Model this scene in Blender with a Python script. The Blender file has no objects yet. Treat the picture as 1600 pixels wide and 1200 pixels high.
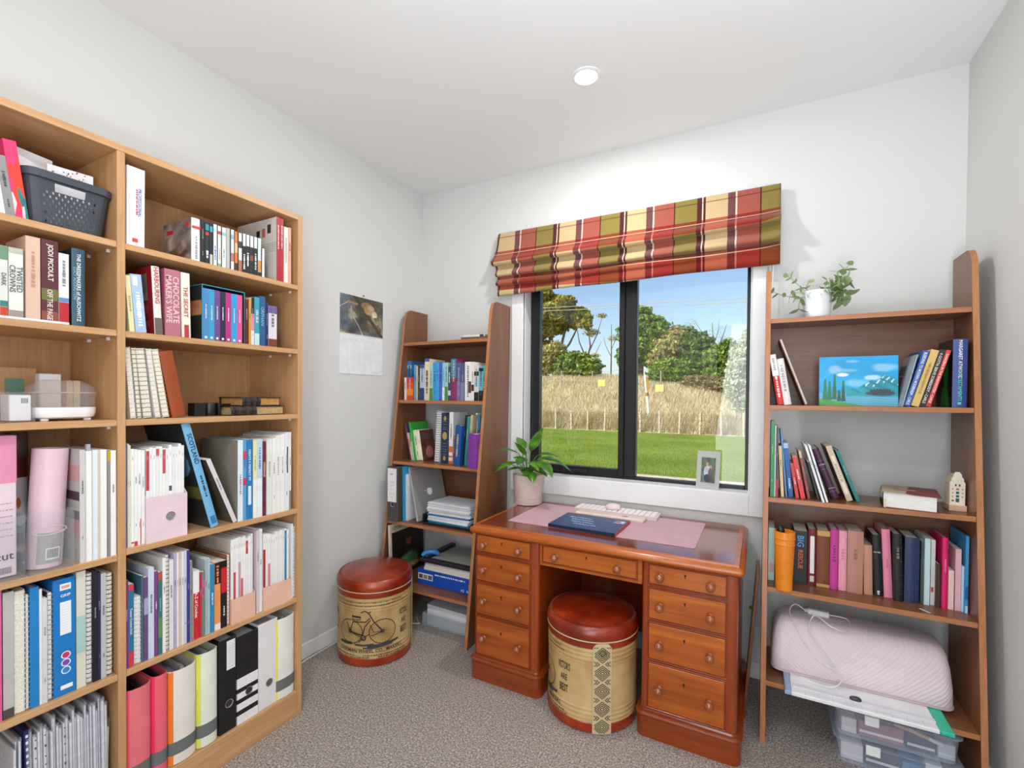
import bpy, math, random
import numpy as np
from mathutils import Matrix, Vector

random.seed(7)
rng = np.random.default_rng(11)
S = bpy.context.scene
COL = S.collection
PI = math.pi

# ------------------------------------------------------------------ camera
cam_data = bpy.data.cameras.new('camera')
cam_data.sensor_fit = 'HORIZONTAL'
cam_data.sensor_width = 36.0
cam_data.lens = 739.31 / 1600 * 36.0
cam_data.shift_x = (800 - 783.74) / 1600
cam_data.shift_y = (630.14 - 600) / 1600
cam_data.clip_start = 0.02
cam_data.clip_end = 500
cam = bpy.data.objects.new('camera', cam_data)
COL.objects.link(cam)
YAW, PITCH, ROLL = 0.4992, -0.0135, 0.0082
_f = Vector((-math.sin(YAW) * math.cos(PITCH), math.cos(YAW) * math.cos(PITCH), math.sin(PITCH)))
_r = Vector((math.cos(YAW), math.sin(YAW), 0))
_u = _r.cross(_f)
_r2 = math.cos(ROLL) * _r + math.sin(ROLL) * _u
_u2 = -math.sin(ROLL) * _r + math.cos(ROLL) * _u
cam.matrix_world = Matrix(((_r2.x, _u2.x, -_f.x, 1.9156), (_r2.y, _u2.y, -_f.y, -2.436), (_r2.z, _u2.z, -_f.z, 1.2691), (0, 0, 0, 1)))
S.camera = cam

# ------------------------------------------------------------------ world, sun, lights, exposure
world = bpy.data.worlds.new('sky')
S.world = world
world.use_nodes = True
wn = world.node_tree.nodes
wl = world.node_tree.links
sky = wn.new('ShaderNodeTexSky')
sky.sky_type = 'NISHITA'
sky.sun_disc = False
sky.sun_elevation = math.radians(42)
sky.sun_rotation = math.radians(215)
sky.air_density = 1.0
sky.dust_density = 1.2
sky.ozone_density = 1.8
wn['Background'].inputs['Strength'].default_value = 0.19
wl.new(sky.outputs['Color'], wn['Background'].inputs['Color'])

sun_d = bpy.data.lights.new('sun', 'SUN')
sun_d.energy = 5.0
sun_d.angle = math.radians(0.6)
sun_d.color = (1.0, 0.95, 0.86)
sun = bpy.data.objects.new('sun', sun_d)
COL.objects.link(sun)
sun.rotation_euler = Vector((0.50, 0.52, -0.70)).to_track_quat('-Z', 'Y').to_euler()


def area(name, loc, direction, sx, sy, power, color=(1, 1, 1), spread=PI):
    d = bpy.data.lights.new(name, 'AREA')
    d.shape = 'RECTANGLE'
    d.size, d.size_y = sx, sy
    d.energy = power
    d.color = color
    d.spread = spread
    o = bpy.data.objects.new(name, d)
    COL.objects.link(o)
    o.location = loc
    o.rotation_euler = Vector(direction).to_track_quat('-Z', 'Z').to_euler()
    return o


# added soft fill lamp, set in the unseen doorway behind the camera
area('doorway_fill', (1.95, -2.99, 1.10), (-0.12, 1, 0.02), 0.84, 1.95, 29, (0.89, 0.95, 1.0))
# photographer's flash beside the camera, bounced off the white ceiling
area('bounce_flash', (2.05, -2.65, 0.95), (-0.02, 0.30, 1), 0.4, 0.4, 25.5, (0.90, 0.955, 1.0), math.radians(130))

vs = S.view_settings
vs.view_transform = 'Standard'
vs.look = 'None'
vs.exposure = 0.0
vs.gamma = 1.0
vs.use_curve_mapping = False


# ------------------------------------------------------------------ materials
def lin(h):
    if isinstance(h, str):
        h = [int(h[i:i + 2], 16) / 255 for i in (0, 2, 4)]
    return tuple(c / 12.92 if c <= 0.04045 else ((c + 0.055) / 1.055) ** 2.4 for c in h)


_mats = {}


class NT:
    def __init__(s, name):
        s.m = bpy.data.materials.new(name)
        s.m.use_nodes = True
        s.t = s.m.node_tree
        s.b = s.t.nodes['Principled BSDF']
        s.out = s.t.nodes['Material Output']

    def n(s, ty, **kw):
        nd = s.t.nodes.new(ty)
        for k, v in kw.items():
            if hasattr(nd, k):
                setattr(nd, k, v)
            else:
                nd.inputs[k.replace('_', ' ')].default_value = v
        return nd

    def l(s, a, b):
        s.t.links.new(a, b)

    def coord(s, scale=(1, 1, 1), kind='Object', rot=(0, 0, 0)):
        tc = s.n('ShaderNodeTexCoord')
        mp = s.n('ShaderNodeMapping')
        mp.inputs['Scale'].default_value = scale
        mp.inputs['Rotation'].default_value = rot
        s.l(tc.outputs[kind], mp.inputs['Vector'])
        return mp.outputs['Vector']

    def ramp(s, fac, stops, interp='LINEAR'):
        r = s.n('ShaderNodeValToRGB')
        r.color_ramp.interpolation = interp
        e = r.color_ramp.elements
        while len(e) < len(stops):
            e.new(0.5)
        for el, (p, c) in zip(e, stops):
            el.position = p
            el.color = (*c, 1)
        s.l(fac, r.inputs['Fac'])
        return r.outputs['Color']

    def math(s, op, a, b=None, c=None):
        m = s.n('ShaderNodeMath', operation=op)
        for i, v in enumerate((a, b, c)):
            if v is None:
                continue
            if hasattr(v, 'links'):
                s.l(v, m.inputs[i])
            else:
                m.inputs[i].default_value = v
        return m.outputs[0]

    def mix(s, fac, a, b, blend='MIX'):
        m = s.n('ShaderNodeMix', data_type='RGBA', blend_type=blend)
        for ix, v in ((0, fac), (6, a), (7, b)):
            if hasattr(v, 'links'):
                s.l(v, m.inputs[ix])
            elif ix == 0:
                m.inputs[0].default_value = v
            else:
                m.inputs[ix].default_value = (*v, 1)
        return m.outputs[2]

    def bump(s, h, strength=0.3, dist=0.002):
        b = s.n('ShaderNodeBump')
        b.inputs['Strength'].default_value = strength
        b.inputs['Distance'].default_value = dist
        s.l(h, b.inputs['Height'])
        s.l(b.outputs['Normal'], s.b.inputs['Normal'])


def mat(h, rough=0.5, metal=0.0, spec=0.5, var=0.05, scale=14.0):
    """plain surface in one colour with a faint procedural unevenness"""
    key = ('m', h, rough, metal, spec)
    if key in _mats:
        return _mats[key]
    t = NT('surface_' + (h if isinstance(h, str) else '%02x%02x%02x' % tuple(int(c * 255) for c in h)))
    c = lin(h)
    nz = t.n('ShaderNodeTexNoise', Scale=scale, Detail=2.0)
    t.l(t.coord(), nz.inputs['Vector'])
    t.l(t.ramp(nz.outputs['Fac'], [(0.3, tuple(x * (1 - var) for x in c)), (0.7, tuple(min(1, x * (1 + var)) for x in c))]), t.b.inputs['Base Color'])
    t.b.inputs['Roughness'].default_value = rough
    t.b.inputs['Metallic'].default_value = metal
    t.b.inputs['Specular IOR Level'].default_value = spec
    _mats[key] = t.m
    return t.m


def wood(name, dark, mid, light, axis, rough=0.4, s=1.0, coat=0.0, figure=0.5):
    """grain along one axis of the object"""
    t = NT(name)
    k = {'x': (1.2, 22, 22), 'y': (22, 1.2, 22), 'z': (22, 22, 1.2)}[axis]
    v = t.coord(tuple(a * s for a in k))
    n1 = t.n('ShaderNodeTexNoise', Scale=2.2, Detail=6.0, Roughness=0.62, Distortion=0.6)
    t.l(v, n1.inputs['Vector'])
    n2 = t.n('ShaderNodeTexNoise', Scale=9.0, Detail=3.0, Roughness=0.6)
    t.l(v, n2.inputs['Vector'])
    k2 = tuple(a / 5 for a in k)
    n3 = t.n('ShaderNodeTexNoise', Scale=1.0, Detail=3.0, Distortion=1.2)
    t.l(t.coord(tuple(a * s for a in k2)), n3.inputs['Vector'])
    f = t.math('ADD', t.math('MULTIPLY', n1.outputs['Fac'], 0.55), t.math('MULTIPLY', n2.outputs['Fac'], 0.2))
    f = t.math('ADD', f, t.math('MULTIPLY', n3.outputs['Fac'], 0.25))
    c = t.ramp(f, [(0.5 - 0.22 * figure - .03, lin(dark)), (0.5, lin(mid)), (0.5 + 0.22 * figure + .03, lin(light))])
    t.l(c, t.b.inputs['Base Color'])
    t.b.inputs['Roughness'].default_value = rough
    t.b.inputs['Coat Weight'].default_value = coat
    t.b.inputs['Coat Roughness'].default_value = 0.12
    t.bump(n2.outputs['Fac'], 0.05, 0.001)
    return t.m


OAK = {a: wood('oak_laminate_' + a, 'B0825A', 'C6986A', 'D6AE82', a, 0.42, 1.0, figure=.8) for a in 'xyz'}
WAL = {a: wood('walnut_laminate_' + a, '5A3820', '7A4E32', '90623F', a, 0.33, 1.2, figure=.8) for a in 'xyz'}
EDGE = {a: wood('walnut_edge_' + a, '9C6238', 'B0744A', 'BE865A', a, 0.38, 1.2, figure=.6) for a in 'xz'}
MAH = {a: wood('mahogany_' + a, '5E2406', 'AC5412', 'D08028', a, 0.3, 0.55, coat=0.35, figure=1.0) for a in 'xyz'}
MAHR = {a: wood('red_mahogany_' + a, '6A2208', '8E3A10', 'A64E18', a, 0.28, 0.6, coat=0.35, figure=1.0) for a in 'xyz'}
MAHT = wood('polished_mahogany_top', '5E1E0C', '782E12', '8C3C1A', 'x', 0.16, 0.7, coat=0.6, figure=.8)


def clear(name, tint, fac, rough=0.08, body=None):
    t = NT(name)
    tr = t.n('ShaderNodeBsdfTransparent')
    tr.inputs['Color'].default_value = (*lin(tint), 1)
    mx = t.n('ShaderNodeMixShader')
    mx.inputs[0].default_value = fac
    t.b.inputs['Base Color'].default_value = (*lin(body or tint), 1)
    t.b.inputs['Roughness'].default_value = rough
    t.l(tr.outputs[0], mx.inputs[1])
    t.l(t.b.outputs[0], mx.inputs[2])
    t.l(mx.outputs[0], t.out.inputs['Surface'])
    return t.m


CLEAR = clear('clear_plastic', 'FAFAFB', 0.06)
BLUECLEAR = clear('bluish_clear_plastic', 'F7F9FD', 0.26, 0.25, 'DCE7F8')
GREYCLEAR = clear('greyish_clear_plastic', 'F0F2F3', 0.28, 0.25, 'DCE2E6')
SLEEVE = clear('plastic_sleeve', 'FAFAFC', 0.12, 0.2)


def glass_pane():
    t = NT('window_glass')
    tr = t.n('ShaderNodeBsdfTransparent')
    gl = t.n('ShaderNodeBsdfGlossy')
    gl.inputs['Roughness'].default_value = 0.0
    fr = t.n('ShaderNodeFresnel')
    fr.inputs['IOR'].default_value = 1.45
    mx = t.n('ShaderNodeMixShader')
    t.l(fr.outputs[0], mx.inputs[0])
    t.l(tr.outputs[0], mx.inputs[1])
    t.l(gl.outputs[0], mx.inputs[2])
    t.l(mx.outputs[0], t.out.inputs['Surface'])
    return t.m


GLASS = glass_pane()


def printed(name='printed_picture', rough=0.4):
    """colours come with the picture itself (a print or a painting), stored on its mesh"""
    t = NT(name)
    a = t.n('ShaderNodeAttribute', attribute_name='Col')
    nz = t.n('ShaderNodeTexNoise', Scale=160.0)
    t.l(t.coord(), nz.inputs['Vector'])
    t.l(a.outputs['Color'], t.b.inputs['Base Color'])
    t.b.inputs['Roughness'].default_value = rough
    t.bump(nz.outputs['Fac'], 0.05, 0.0005)
    return t.m


PRINT = printed()
PAINT = printed('acrylic_paint', 0.35)


def emit(name, col, strength):
    t = NT(name)
    e = t.n('ShaderNodeEmission')
    e.inputs['Color'].default_value = (*col, 1)
    e.inputs['Strength'].default_value = strength
    t.l(e.outputs[0], t.out.inputs['Surface'])
    return t.m


def wall_paint(name, h, rough=0.75):
    t = NT(name)
    n = t.n('ShaderNodeTexNoise', Scale=260.0, Detail=2.0)
    t.l(t.coord(), n.inputs['Vector'])
    n2 = t.n('ShaderNodeTexNoise', Scale=1.3, Detail=2.0)
    t.l(t.coord(), n2.inputs['Vector'])
    c = lin(h)
    t.l(t.ramp(n2.outputs['Fac'], [(0.3, tuple(x * .985 for x in c)), (0.7, c)]), t.b.inputs['Base Color'])
    t.b.inputs['Roughness'].default_value = rough
    t.bump(n.outputs['Fac'], 0.06, 0.0006)
    return t.m


WALL = wall_paint('wall_paint', 'DBDBD9')
CEIL = wall_paint('ceiling_paint', 'EDEDEC', 0.85)
TRIM = mat('EDEDED', 0.35, var=0.01)
BLACKALU = mat('121316', 0.38, 0.0, 0.5, 0.04)


def carpet():
    t = NT('cut_pile_carpet')
    v = t.coord()
    n1 = t.n('ShaderNodeTexNoise', Scale=300.0, Detail=3.0, Roughness=0.7)
    t.l(v, n1.inputs['Vector'])
    n2 = t.n('ShaderNodeTexNoise', Scale=140.0, Detail=2.0)
    t.l(v, n2.inputs['Vector'])
    n3 = t.n('ShaderNodeTexNoise', Scale=5.0, Detail=3.0)
    t.l(v, n3.inputs['Vector'])
    f = t.math('ADD', t.math('MULTIPLY', n1.outputs['Fac'], .6), t.math('MULTIPLY', n2.outputs['Fac'], .4))
    c = t.ramp(f, [(0.38, lin('4A403A')), (0.46, lin('8E8279')), (0.53, lin('B3A79E')), (0.62, lin('F2ECE6'))])
    c = t.mix(t.math('MULTIPLY', n3.outputs['Fac'], .35), c, lin('9C928B'))
    t.l(c, t.b.inputs['Base Color'])
    t.b.inputs['Roughness'].default_value = 1.0
    t.b.inputs['Specular IOR Level'].default_value = 0.1
    t.bump(f, 0.9, 0.006)
    return t.m


CARPET = carpet()


# ------------------------------------------------------------------ mesh building
class MB:
    def __init__(s):
        s.v, s.f, s.m, s.uv = [], [], [], {}

    def add(s, vs_, fs_, m=0):
        o = len(s.v)
        s.v += [tuple(p) for p in vs_]
        s.f += [tuple(i + o for i in f) for f in fs_]
        s.m += [m] * len(fs_)
        return s

    def box(s, a, b, m=0):
        (x0, y0, z0), (x1, y1, z1) = a, b
        return s.add([(x0, y0, z0), (x1, y0, z0), (x1, y1, z0), (x0, y1, z0), (x0, y0, z1), (x1, y0, z1), (x1, y1, z1), (x0, y1, z1)],
                     [(0, 3, 2, 1), (4, 5, 6, 7), (0, 1, 5, 4), (1, 2, 6, 5), (2, 3, 7, 6), (3, 0, 4, 7)], m)

    def cbox(s, a, b, c=0.002, m=0):
        """box with chamfered edges"""
        lo, hi = list(a), list(b)
        c = min(c, min(hi[i] - lo[i] for i in range(3)) * .45)
        vs_, idx = [], {}
        for sx in (0, 1):
            for sy in (0, 1):
                for sz in (0, 1):
                    sg = (sx, sy, sz)
                    p = [hi[i] if sg[i] else lo[i] for i in range(3)]
                    q = [p[i] + (-c if sg[i] else c) for i in range(3)]
                    for ax in range(3):
                        w = list(q)
                        w[ax] = p[ax]
                        idx[(sg, ax)] = len(vs_)
                        vs_.append(w)
        fs_ = []
        for ax in range(3):
            o = [i for i in range(3) if i != ax]
            for sd in (0, 1):
                loop = []
                for (p, q) in ((0, 0), (1, 0), (1, 1), (0, 1)):
                    sg = [0, 0, 0]
                    sg[ax] = sd
                    sg[o[0]], sg[o[1]] = p, q
                    loop.append(idx[(tuple(sg), ax)])
                fs_.append(loop)
        for ax in range(3):
            o = [i for i in range(3) if i != ax]
            for p in (0, 1):
                for q in (0, 1):
                    g0, g1 = [0] * 3, [0] * 3
                    g0[ax], g1[ax] = 0, 1
                    for g in (g0, g1):
                        g[o[0]], g[o[1]] = p, q
                    fs_.append([idx[(tuple(g0), o[0])], idx[(tuple(g1), o[0])], idx[(tuple(g1), o[1])], idx[(tuple(g0), o[1])]])
        for sx in (0, 1):
            for sy in (0, 1):
                for sz in (0, 1):
                    fs_.append([idx[((sx, sy, sz), i)] for i in range(3)])
        # make every face point outward
        cen = [(lo[i] + hi[i]) / 2 for i in range(3)]
        out = []
        for f in fs_:
            p = [Vector(vs_[i]) for i in f]
            n = (p[1] - p[0]).cross(p[2] - p[0])
            d = sum(p, Vector()) / len(p) - Vector(cen)
            out.append(tuple(f) if n.dot(d) > 0 else tuple(reversed(f)))
        return s.add(vs_, out, m)

    def prism(s, poly, axis, lo, hi, m=0):
        """polygon (two coordinates) pushed along an axis; the other two axes follow x, y, z order"""
        o = [i for i in range(3) if i != axis]
        n = len(poly)
        vs_ = []
        for w in (lo, hi):
            for a, b in poly:
                p = [0, 0, 0]
                p[axis], p[o[0]], p[o[1]] = w, a, b
                vs_.append(p)
        fs_ = [tuple(range(n)), tuple(range(2 * n - 1, n - 1, -1))] + [(i, i + n, (i + 1) % n + n, (i + 1) % n) for i in range(n)]
        area2 = sum(poly[i][0] * poly[(i + 1) % n][1] - poly[(i + 1) % n][0] * poly[i][1] for i in range(n))
        flip = (area2 > 0) == (axis != 1)
        if not flip:
            fs_ = [tuple(reversed(f)) for f in fs_]
        fs_ = [tuple(f) for f in fs_]
        return s.add(vs_, fs_, m)

    def loft(s, loops, m=0, cap0=True, cap1=True, closed=True):
        n = len(loops[0])
        vs_ = [p for L in loops for p in L]
        fs_ = []
        for k in range(len(loops) - 1):
            for i in range(n if closed else n - 1):
                j = (i + 1) % n
                fs_.append((k * n + i, k * n + j, (k + 1) * n + j, (k + 1) * n + i))
        if cap0:
            fs_.append(tuple(range(n - 1, -1, -1)))
        if cap1:
            fs_.append(tuple((len(loops) - 1) * n + i for i in range(n)))
        return s.add(vs_, fs_, m)

    def lathe(s, prof, n=24, c=(0, 0, 0), m=0, cap0=True, cap1=True):
        loops = [[(c[0] + r * math.cos(2 * PI * i / n), c[1] + r * math.sin(2 * PI * i / n), c[2] + z) for i in range(n)] for r, z in prof]
        return s.loft(loops, m, cap0, cap1)

    def tube(s, pts, r, n=8, m=0, caps=True):
        P = [Vector(p) for p in pts]
        R = r if isinstance(r, (list, tuple)) else [r] * len(P)
        up = Vector((0, 0, 1))
        loops = []
        a = None
        for i, p in enumerate(P):
            t = (P[min(i + 1, len(P) - 1)] - P[max(i - 1, 0)])
            if t.length < 1e-9:
                t = Vector((0, 0, 1))
            t.normalize()
            if a is None:
                a = t.cross(up)
                if a.length < 1e-3:
                    a = t.cross(Vector((1, 0, 0)))
            else:
                a = a - t * a.dot(t)
            a.normalize()
            b = t.cross(a)
            loops.append([tuple(p + (a * math.cos(2 * PI * k / n) + b * math.sin(2 * PI * k / n)) * R[i]) for k in range(n)])
        return s.loft(loops, m, caps, caps)

    def quad(s, a, b, c, d, m=0):
        return s.add([a, b, c, d], [(0, 1, 2, 3)], m)

    def xf(s, M):
        s.v = [tuple(M @ Vector(p)) for p in s.v]
        return s

    def mv(s, x, y, z):
        s.v = [(p[0] + x, p[1] + y, p[2] + z) for p in s.v]
        return s

    def build(s, name, mats, parent=None, smooth=0):
        me = bpy.data.meshes.new(name)
        me.from_pydata(s.v, [], s.f)
        if not isinstance(mats, (list, tuple)):
            mats = [mats]
        for k in mats:
            me.materials.append(k)
        if len(mats) > 1:
            me.polygons.foreach_set('material_index', s.m)
        if smooth:
            me.polygons.foreach_set('use_smooth', [True] * len(me.polygons))
            me.update()
            me.set_sharp_from_angle(angle=math.radians(smooth))
        me.update()
        o = bpy.data.objects.new(name, me)
        COL.objects.link(o)
        if parent:
            o.parent = parent
        return o


def thing(name, label, cat, loc=(0, 0, 0), rz=0.0, group=None, ry=0.0, rx=0.0):
    o = bpy.data.objects.new(name, None)
    o.empty_display_size = 0.05
    COL.objects.link(o)
    o.location = loc
    o.rotation_euler = (rx, ry, rz)
    tag(o, label, cat, group)
    return o


def tag(o, label=None, cat=None, group=None, kind=None):
    if label:
        o['label'] = label
    if cat:
        o['category'] = cat
    if group:
        o['group'] = group
    if kind:
        o['kind'] = kind
    return o


def at(mb, root):
    """shift world-built geometry into an unrotated thing's own space"""
    l = root.location
    return mb.mv(-l.x, -l.y, -l.z)


def struct(name, mb, mats, smooth=0):
    o = mb.build(name, mats, None, smooth)
    o['kind'] = 'structure'
    return o


def mesh_arrays(name, V, Q, mats, parent=None, mi=None, smooth=False):
    """fast mesh from numpy arrays (quads)"""
    me = bpy.data.meshes.new(name)
    V = np.asarray(V, np.float32)
    Q = np.asarray(Q, np.int32)
    k = Q.shape[1]
    me.vertices.add(len(V))
    me.vertices.foreach_set('co', V.ravel())
    me.loops.add(Q.size)
    me.loops.foreach_set('vertex_index', Q.ravel())
    me.polygons.add(len(Q))
    me.polygons.foreach_set('loop_start', np.arange(0, Q.size, k, dtype=np.int32))
    if not isinstance(mats, (list, tuple)):
        mats = [mats]
    for m_ in mats:
        me.materials.append(m_)
    if mi is not None:
        me.polygons.foreach_set('material_index', np.asarray(mi, np.int32))
    if smooth:
        me.polygons.foreach_set('use_smooth', np.ones(len(Q), bool))
    me.update(calc_edges=True)
    o = bpy.data.objects.new(name, me)
    COL.objects.link(o)
    if parent:
        o.parent = parent
    return o


def fbm(U, V, seed=0, oct_=4):
    r = np.random.default_rng(seed)
    out = np.zeros_like(U)
    amp = 1.0
    tot = 0
    for k in range(oct_):
        n = 2 ** (k + 2)
        g = r.random((n + 2, n + 2))
        x, y = np.clip(U, 0, .9999) * n, np.clip(V, 0, .9999) * n
        i, j = x.astype(int), y.astype(int)
        fx, fy = x - i, y - j
        fx, fy = fx * fx * (3 - 2 * fx), fy * fy * (3 - 2 * fy)
        out += amp * ((g[i, j] * (1 - fx) + g[i + 1, j] * fx) * (1 - fy) + (g[i, j + 1] * (1 - fx) + g[i + 1, j + 1] * fx) * fy)
        tot += amp
        amp *= .55
    return out / tot


def picture(name, fn, w, h, nx, ny, origin, right, up, parent, material=None):
    """a flat print or painting: a fine mesh whose points carry the picture's own colours"""
    u = np.linspace(0, 1, nx)
    v = np.linspace(0, 1, ny)
    U, Vv = np.meshgrid(u, v)
    C = np.clip(fn(U, Vv), 0, 1)
    L = np.where(C <= 0.04045, C / 12.92, ((C + 0.055) / 1.055) ** 2.4)
    o_, r_, p_ = np.array(origin, float), np.array(right, float), np.array(up, float)
    P = o_ + U[..., None] * w * r_ + Vv[..., None] * h * p_
    ii = np.arange(ny * nx).reshape(ny, nx)
    Q = np.stack([ii[:-1, :-1], ii[:-1, 1:], ii[1:, 1:], ii[1:, :-1]], -1).reshape(-1, 4)
    ob = mesh_arrays(name, P.reshape(-1, 3), Q, material or PRINT, parent)
    at_ = ob.data.color_attributes.new('Col', 'FLOAT_COLOR', 'POINT')
    at_.data.foreach_set('color', np.concatenate([L.reshape(-1, 3), np.ones((nx * ny, 1))], 1).astype(np.float32).ravel())
    return ob


def rgb(h):
    return np.array([int(h[i:i + 2], 16) / 255 for i in (0, 2, 4)])


# lettering: every string is turned into geometry once, before the scene grows
_txt = {}


def prepare_text(strings):
    obs = []
    for s_ in sorted(set(strings)):
        cu = bpy.data.curves.new('lettering', 'FONT')
        cu.body = s_
        cu.dimensions = '2D'
        cu.fill_mode = 'BOTH'
        cu.resolution_u = 2
        cu.offset = 0.014
        o = bpy.data.objects.new('lettering', cu)
        COL.objects.link(o)
        obs.append((s_, o, cu))
    dg = bpy.context.evaluated_depsgraph_get()
    dg.update()
    for s_, o, cu in obs:
        ev = o.evaluated_get(dg)
        me = ev.to_mesh()
        V = [(v.co.x, v.co.y) for v in me.vertices]
        F = [tuple(p.vertices) for p in me.polygons]
        ev.to_mesh_clear()
        if V:
            x0, x1 = min(v[0] for v in V), max(v[0] for v in V)
            y0, y1 = min(v[1] for v in V), max(v[1] for v in V)
            V = [(a - (x0 + x1) / 2, b - (y0 + y1) / 2) for a, b in V]
            _txt[s_] = (V, F, x1 - x0, y1 - y0)
    for s_, o, cu in obs:
        bpy.data.objects.remove(o)
        bpy.data.curves.remove(cu)


def put_text(mb, s_, cen, right, up, size, maxlen, m=0, warp=None, tall=1.8):
    if s_ not in _txt:
        return
    V, F, w, h = _txt[s_]
    sy = size / max(h, 1e-6)
    sx = min(sy, maxlen / w)
    sx = max(sx, sy * .55) if sx * w <= maxlen * 1.001 and sx < sy * .55 else sx
    if sx * w > maxlen:
        sx = maxlen / w
    sy = min(sy, sx * tall)
    c, r, u = Vector(cen), Vector(right), Vector(up)
    P = [tuple(c + r * a * sx + u * b * sy) for a, b in V]
    if warp:
        P = [warp(p) for p in P]
    mb.add(P, F, m)


def put_marks(mb, n, cen, right, up, size, length, m=0, seed=0):
    """illegible small print: a run of short strokes"""
    r0 = random.Random(seed)
    c, r, u = Vector(cen), Vector(right), Vector(up)
    x = -length / 2
    step = length / n
    while x < length / 2:
        w = step * r0.uniform(.5, .95)
        h = size * r0.uniform(.6, 1)
        a = c + r * x
        mb.quad(tuple(a - u * h / 2), tuple(a + r * w - u * h / 2), tuple(a + r * w + u * h / 2), tuple(a + u * h / 2), m)
        x += step

# ================================================================== THE ROOM
W, H, YB = 2.597, 2.55, -2.95       # width, height, front wall
OX0, OX1, OZ0, OZ1 = 0.732, 1.878, 0.838, 2.10    # window opening
struct('floor', MB().box((-.1, YB - .1, -.12), (W + .1, .0, 0)), CARPET)
struct('ceiling', MB().box((-.1, YB - .1, H), (W + .1, .15, H + .12)), CEIL)
struct('wall_left', MB().box((-.12, YB - .1, -.1), (0, .15, H)), WALL)
struct('wall_right', MB().box((W, YB - .1, -.1), (W + .12, .15, H)), WALL)
wb = MB()
wb.box((0, 0, -.1), (OX0, .15, H)).box((OX1, 0, -.1), (W, .15, H)).box((OX0, 0, -.1), (OX1, .15, OZ0 - .03)).box((OX0, 0, OZ1), (OX1, .15, H))
struct('wall_back', wb, WALL)
wf = MB()
wf.box((0, YB - .1, 0), (1.5, YB, H)).box((2.4, YB - .1, 0), (W, YB, H)).box((1.5, YB - .1, 2.06), (2.4, YB, H))
struct('wall_front', wf, WALL)
# unseen hall shell, added to keep the sun out of the doorway
hall = MB()
hall.box((-.1, -5.0, -.12), (W + .1, YB - .1, 0)).box((-.1, -5.0, H), (W + .1, YB - .1, H + .12)).box((-.1, -5.1, -.1), (W + .1, -5.0, H))
hall.box((-.12, -5.0, -.1), (-.02, YB - .1, H)).box((W + .02, -5.0, -.1), (W + .12, YB - .1, H))
struct('wall_hall', hall, WALL)
roof = MB().box((-3.5, -6.0, H + .14), (6.5, .45, H + .5))  # unseen slab added over room and hall to block the sun
struct('ceiling_roof', roof, mat('55585C', .8))


def skirt(name, mb):
    struct(name, mb, TRIM)


skirt('baseboard_left', MB().cbox((0.0005, YB, 0.0), (.013, -.0005, .075), .004))
skirt('baseboard_back', MB().cbox((.014, -.013, 0.0), (W - .014, -.0005, .075), .004))
skirt('baseboard_right', MB().cbox((W - .013, YB, 0.0), (W - .0005, -.0005, .075), .004))
dt = MB().box((1.44, YB + .0005, 0), (1.5, YB + .015, 2.12)).box((2.4, YB + .0005, 0), (2.46, YB + .015, 2.12)).box((1.5, YB + .0005, 2.06), (2.4, YB + .015, 2.12))
struct('trim_1', dt, TRIM)

# ------------------------------------------------------------------ window
win = bpy.data.objects.new('window_1', None)
COL.objects.link(win)
win['kind'] = 'structure'
MX0, MX1 = 1.257, 1.348     # centre mullion
FY0, FY1 = .078, .118       # frame depth
# casing boards
for nm, a, b in (('casing_side', (.657, -.016, .735), (.728, -.0005, 2.17)), ('casing_side', (1.879, -.016, .735), (1.938, -.0005, 2.17)),
                 ('casing_head', (.728, -.016, 2.10), (1.879, -.0005, 2.17)), ('casing_apron', (.728, -.016, .735), (1.879, -.0005, .836))):
    MB().cbox(a, b, .003).build(nm, TRIM, win)
MB().cbox((OX0 - .003, -.0155, OZ0 - .022), (OX1 + .003, .145, OZ0), .002).build('window_sill', TRIM, win)
MB().box((OX0 - .004, .0, OZ0), (OX0 + .004, FY0, OZ1)).build('reveal', TRIM, win)
MB().box((OX1 - .004, .0, OZ0), (OX1 + .004, FY0, OZ1)).build('reveal', TRIM, win)
fr = MB()
fr.cbox((OX0 + .004, FY0, OZ0), (OX0 + .024, FY1, OZ1), .002)
fr.cbox((OX1 - .020, FY0, OZ0), (OX1 - .004, FY1, OZ1), .002)
fr.cbox((OX0 + .024, FY0, OZ0), (OX1 - .020, FY1, OZ0 + .016), .002)
fr.cbox((OX0 + .024, FY0, OZ1 - .03), (OX1 - .020, FY1, OZ1), .002)
fr.build('window_frame', BLACKALU, win)
MB().cbox((MX0 + .03, FY0 - .006, OZ0 + .016), (MX1, FY1, OZ1 - .03), .003).build('mullion', BLACKALU, win)
sash = MB()
sx0, sx1, sz0, sz1 = OX0 + .024, MX0 + .03, OZ0 + .016, OZ1 - .03
for a, b in (((sx0, sz0), (sx0 + .042, sz1)), ((sx1 - .03, sz0), (sx1, sz1)), ((sx0 + .042, sz0), (sx1 - .03, sz0 + .034)), ((sx0 + .042, sz1 - .03), (sx1 - .03, sz1))):
    sash.cbox((a[0], FY0 - .012, a[1]), (b[0], FY1 - .01, b[1]), .003)
so = sash.build('sash_frame', BLACKALU, win)
hd = MB()
hd.cbox((.955, FY0 - .03, sz0 + .006), (1.095, FY0 - .012, sz0 + .022), .004).cbox((.958, FY0 - .042, sz0 + .008), (1.0, FY0 - .03, sz0 + .02), .003)
hd.build('stay_handle', mat('1B1C1F', .35), so)
MB().box((sx0 + .04, .094, sz0 + .03), (sx1 - .028, .098, sz1 - .028)).build('pane', GLASS, win)
MB().box((MX1 - .002, .094, OZ0 + .014), (OX1 - .018, .098, OZ1 - .028)).build('pane', GLASS, win)

# ------------------------------------------------------------------ recessed downlights
LED = emit('led_diffuser', (1.0, .95, .88), 14)


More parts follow.
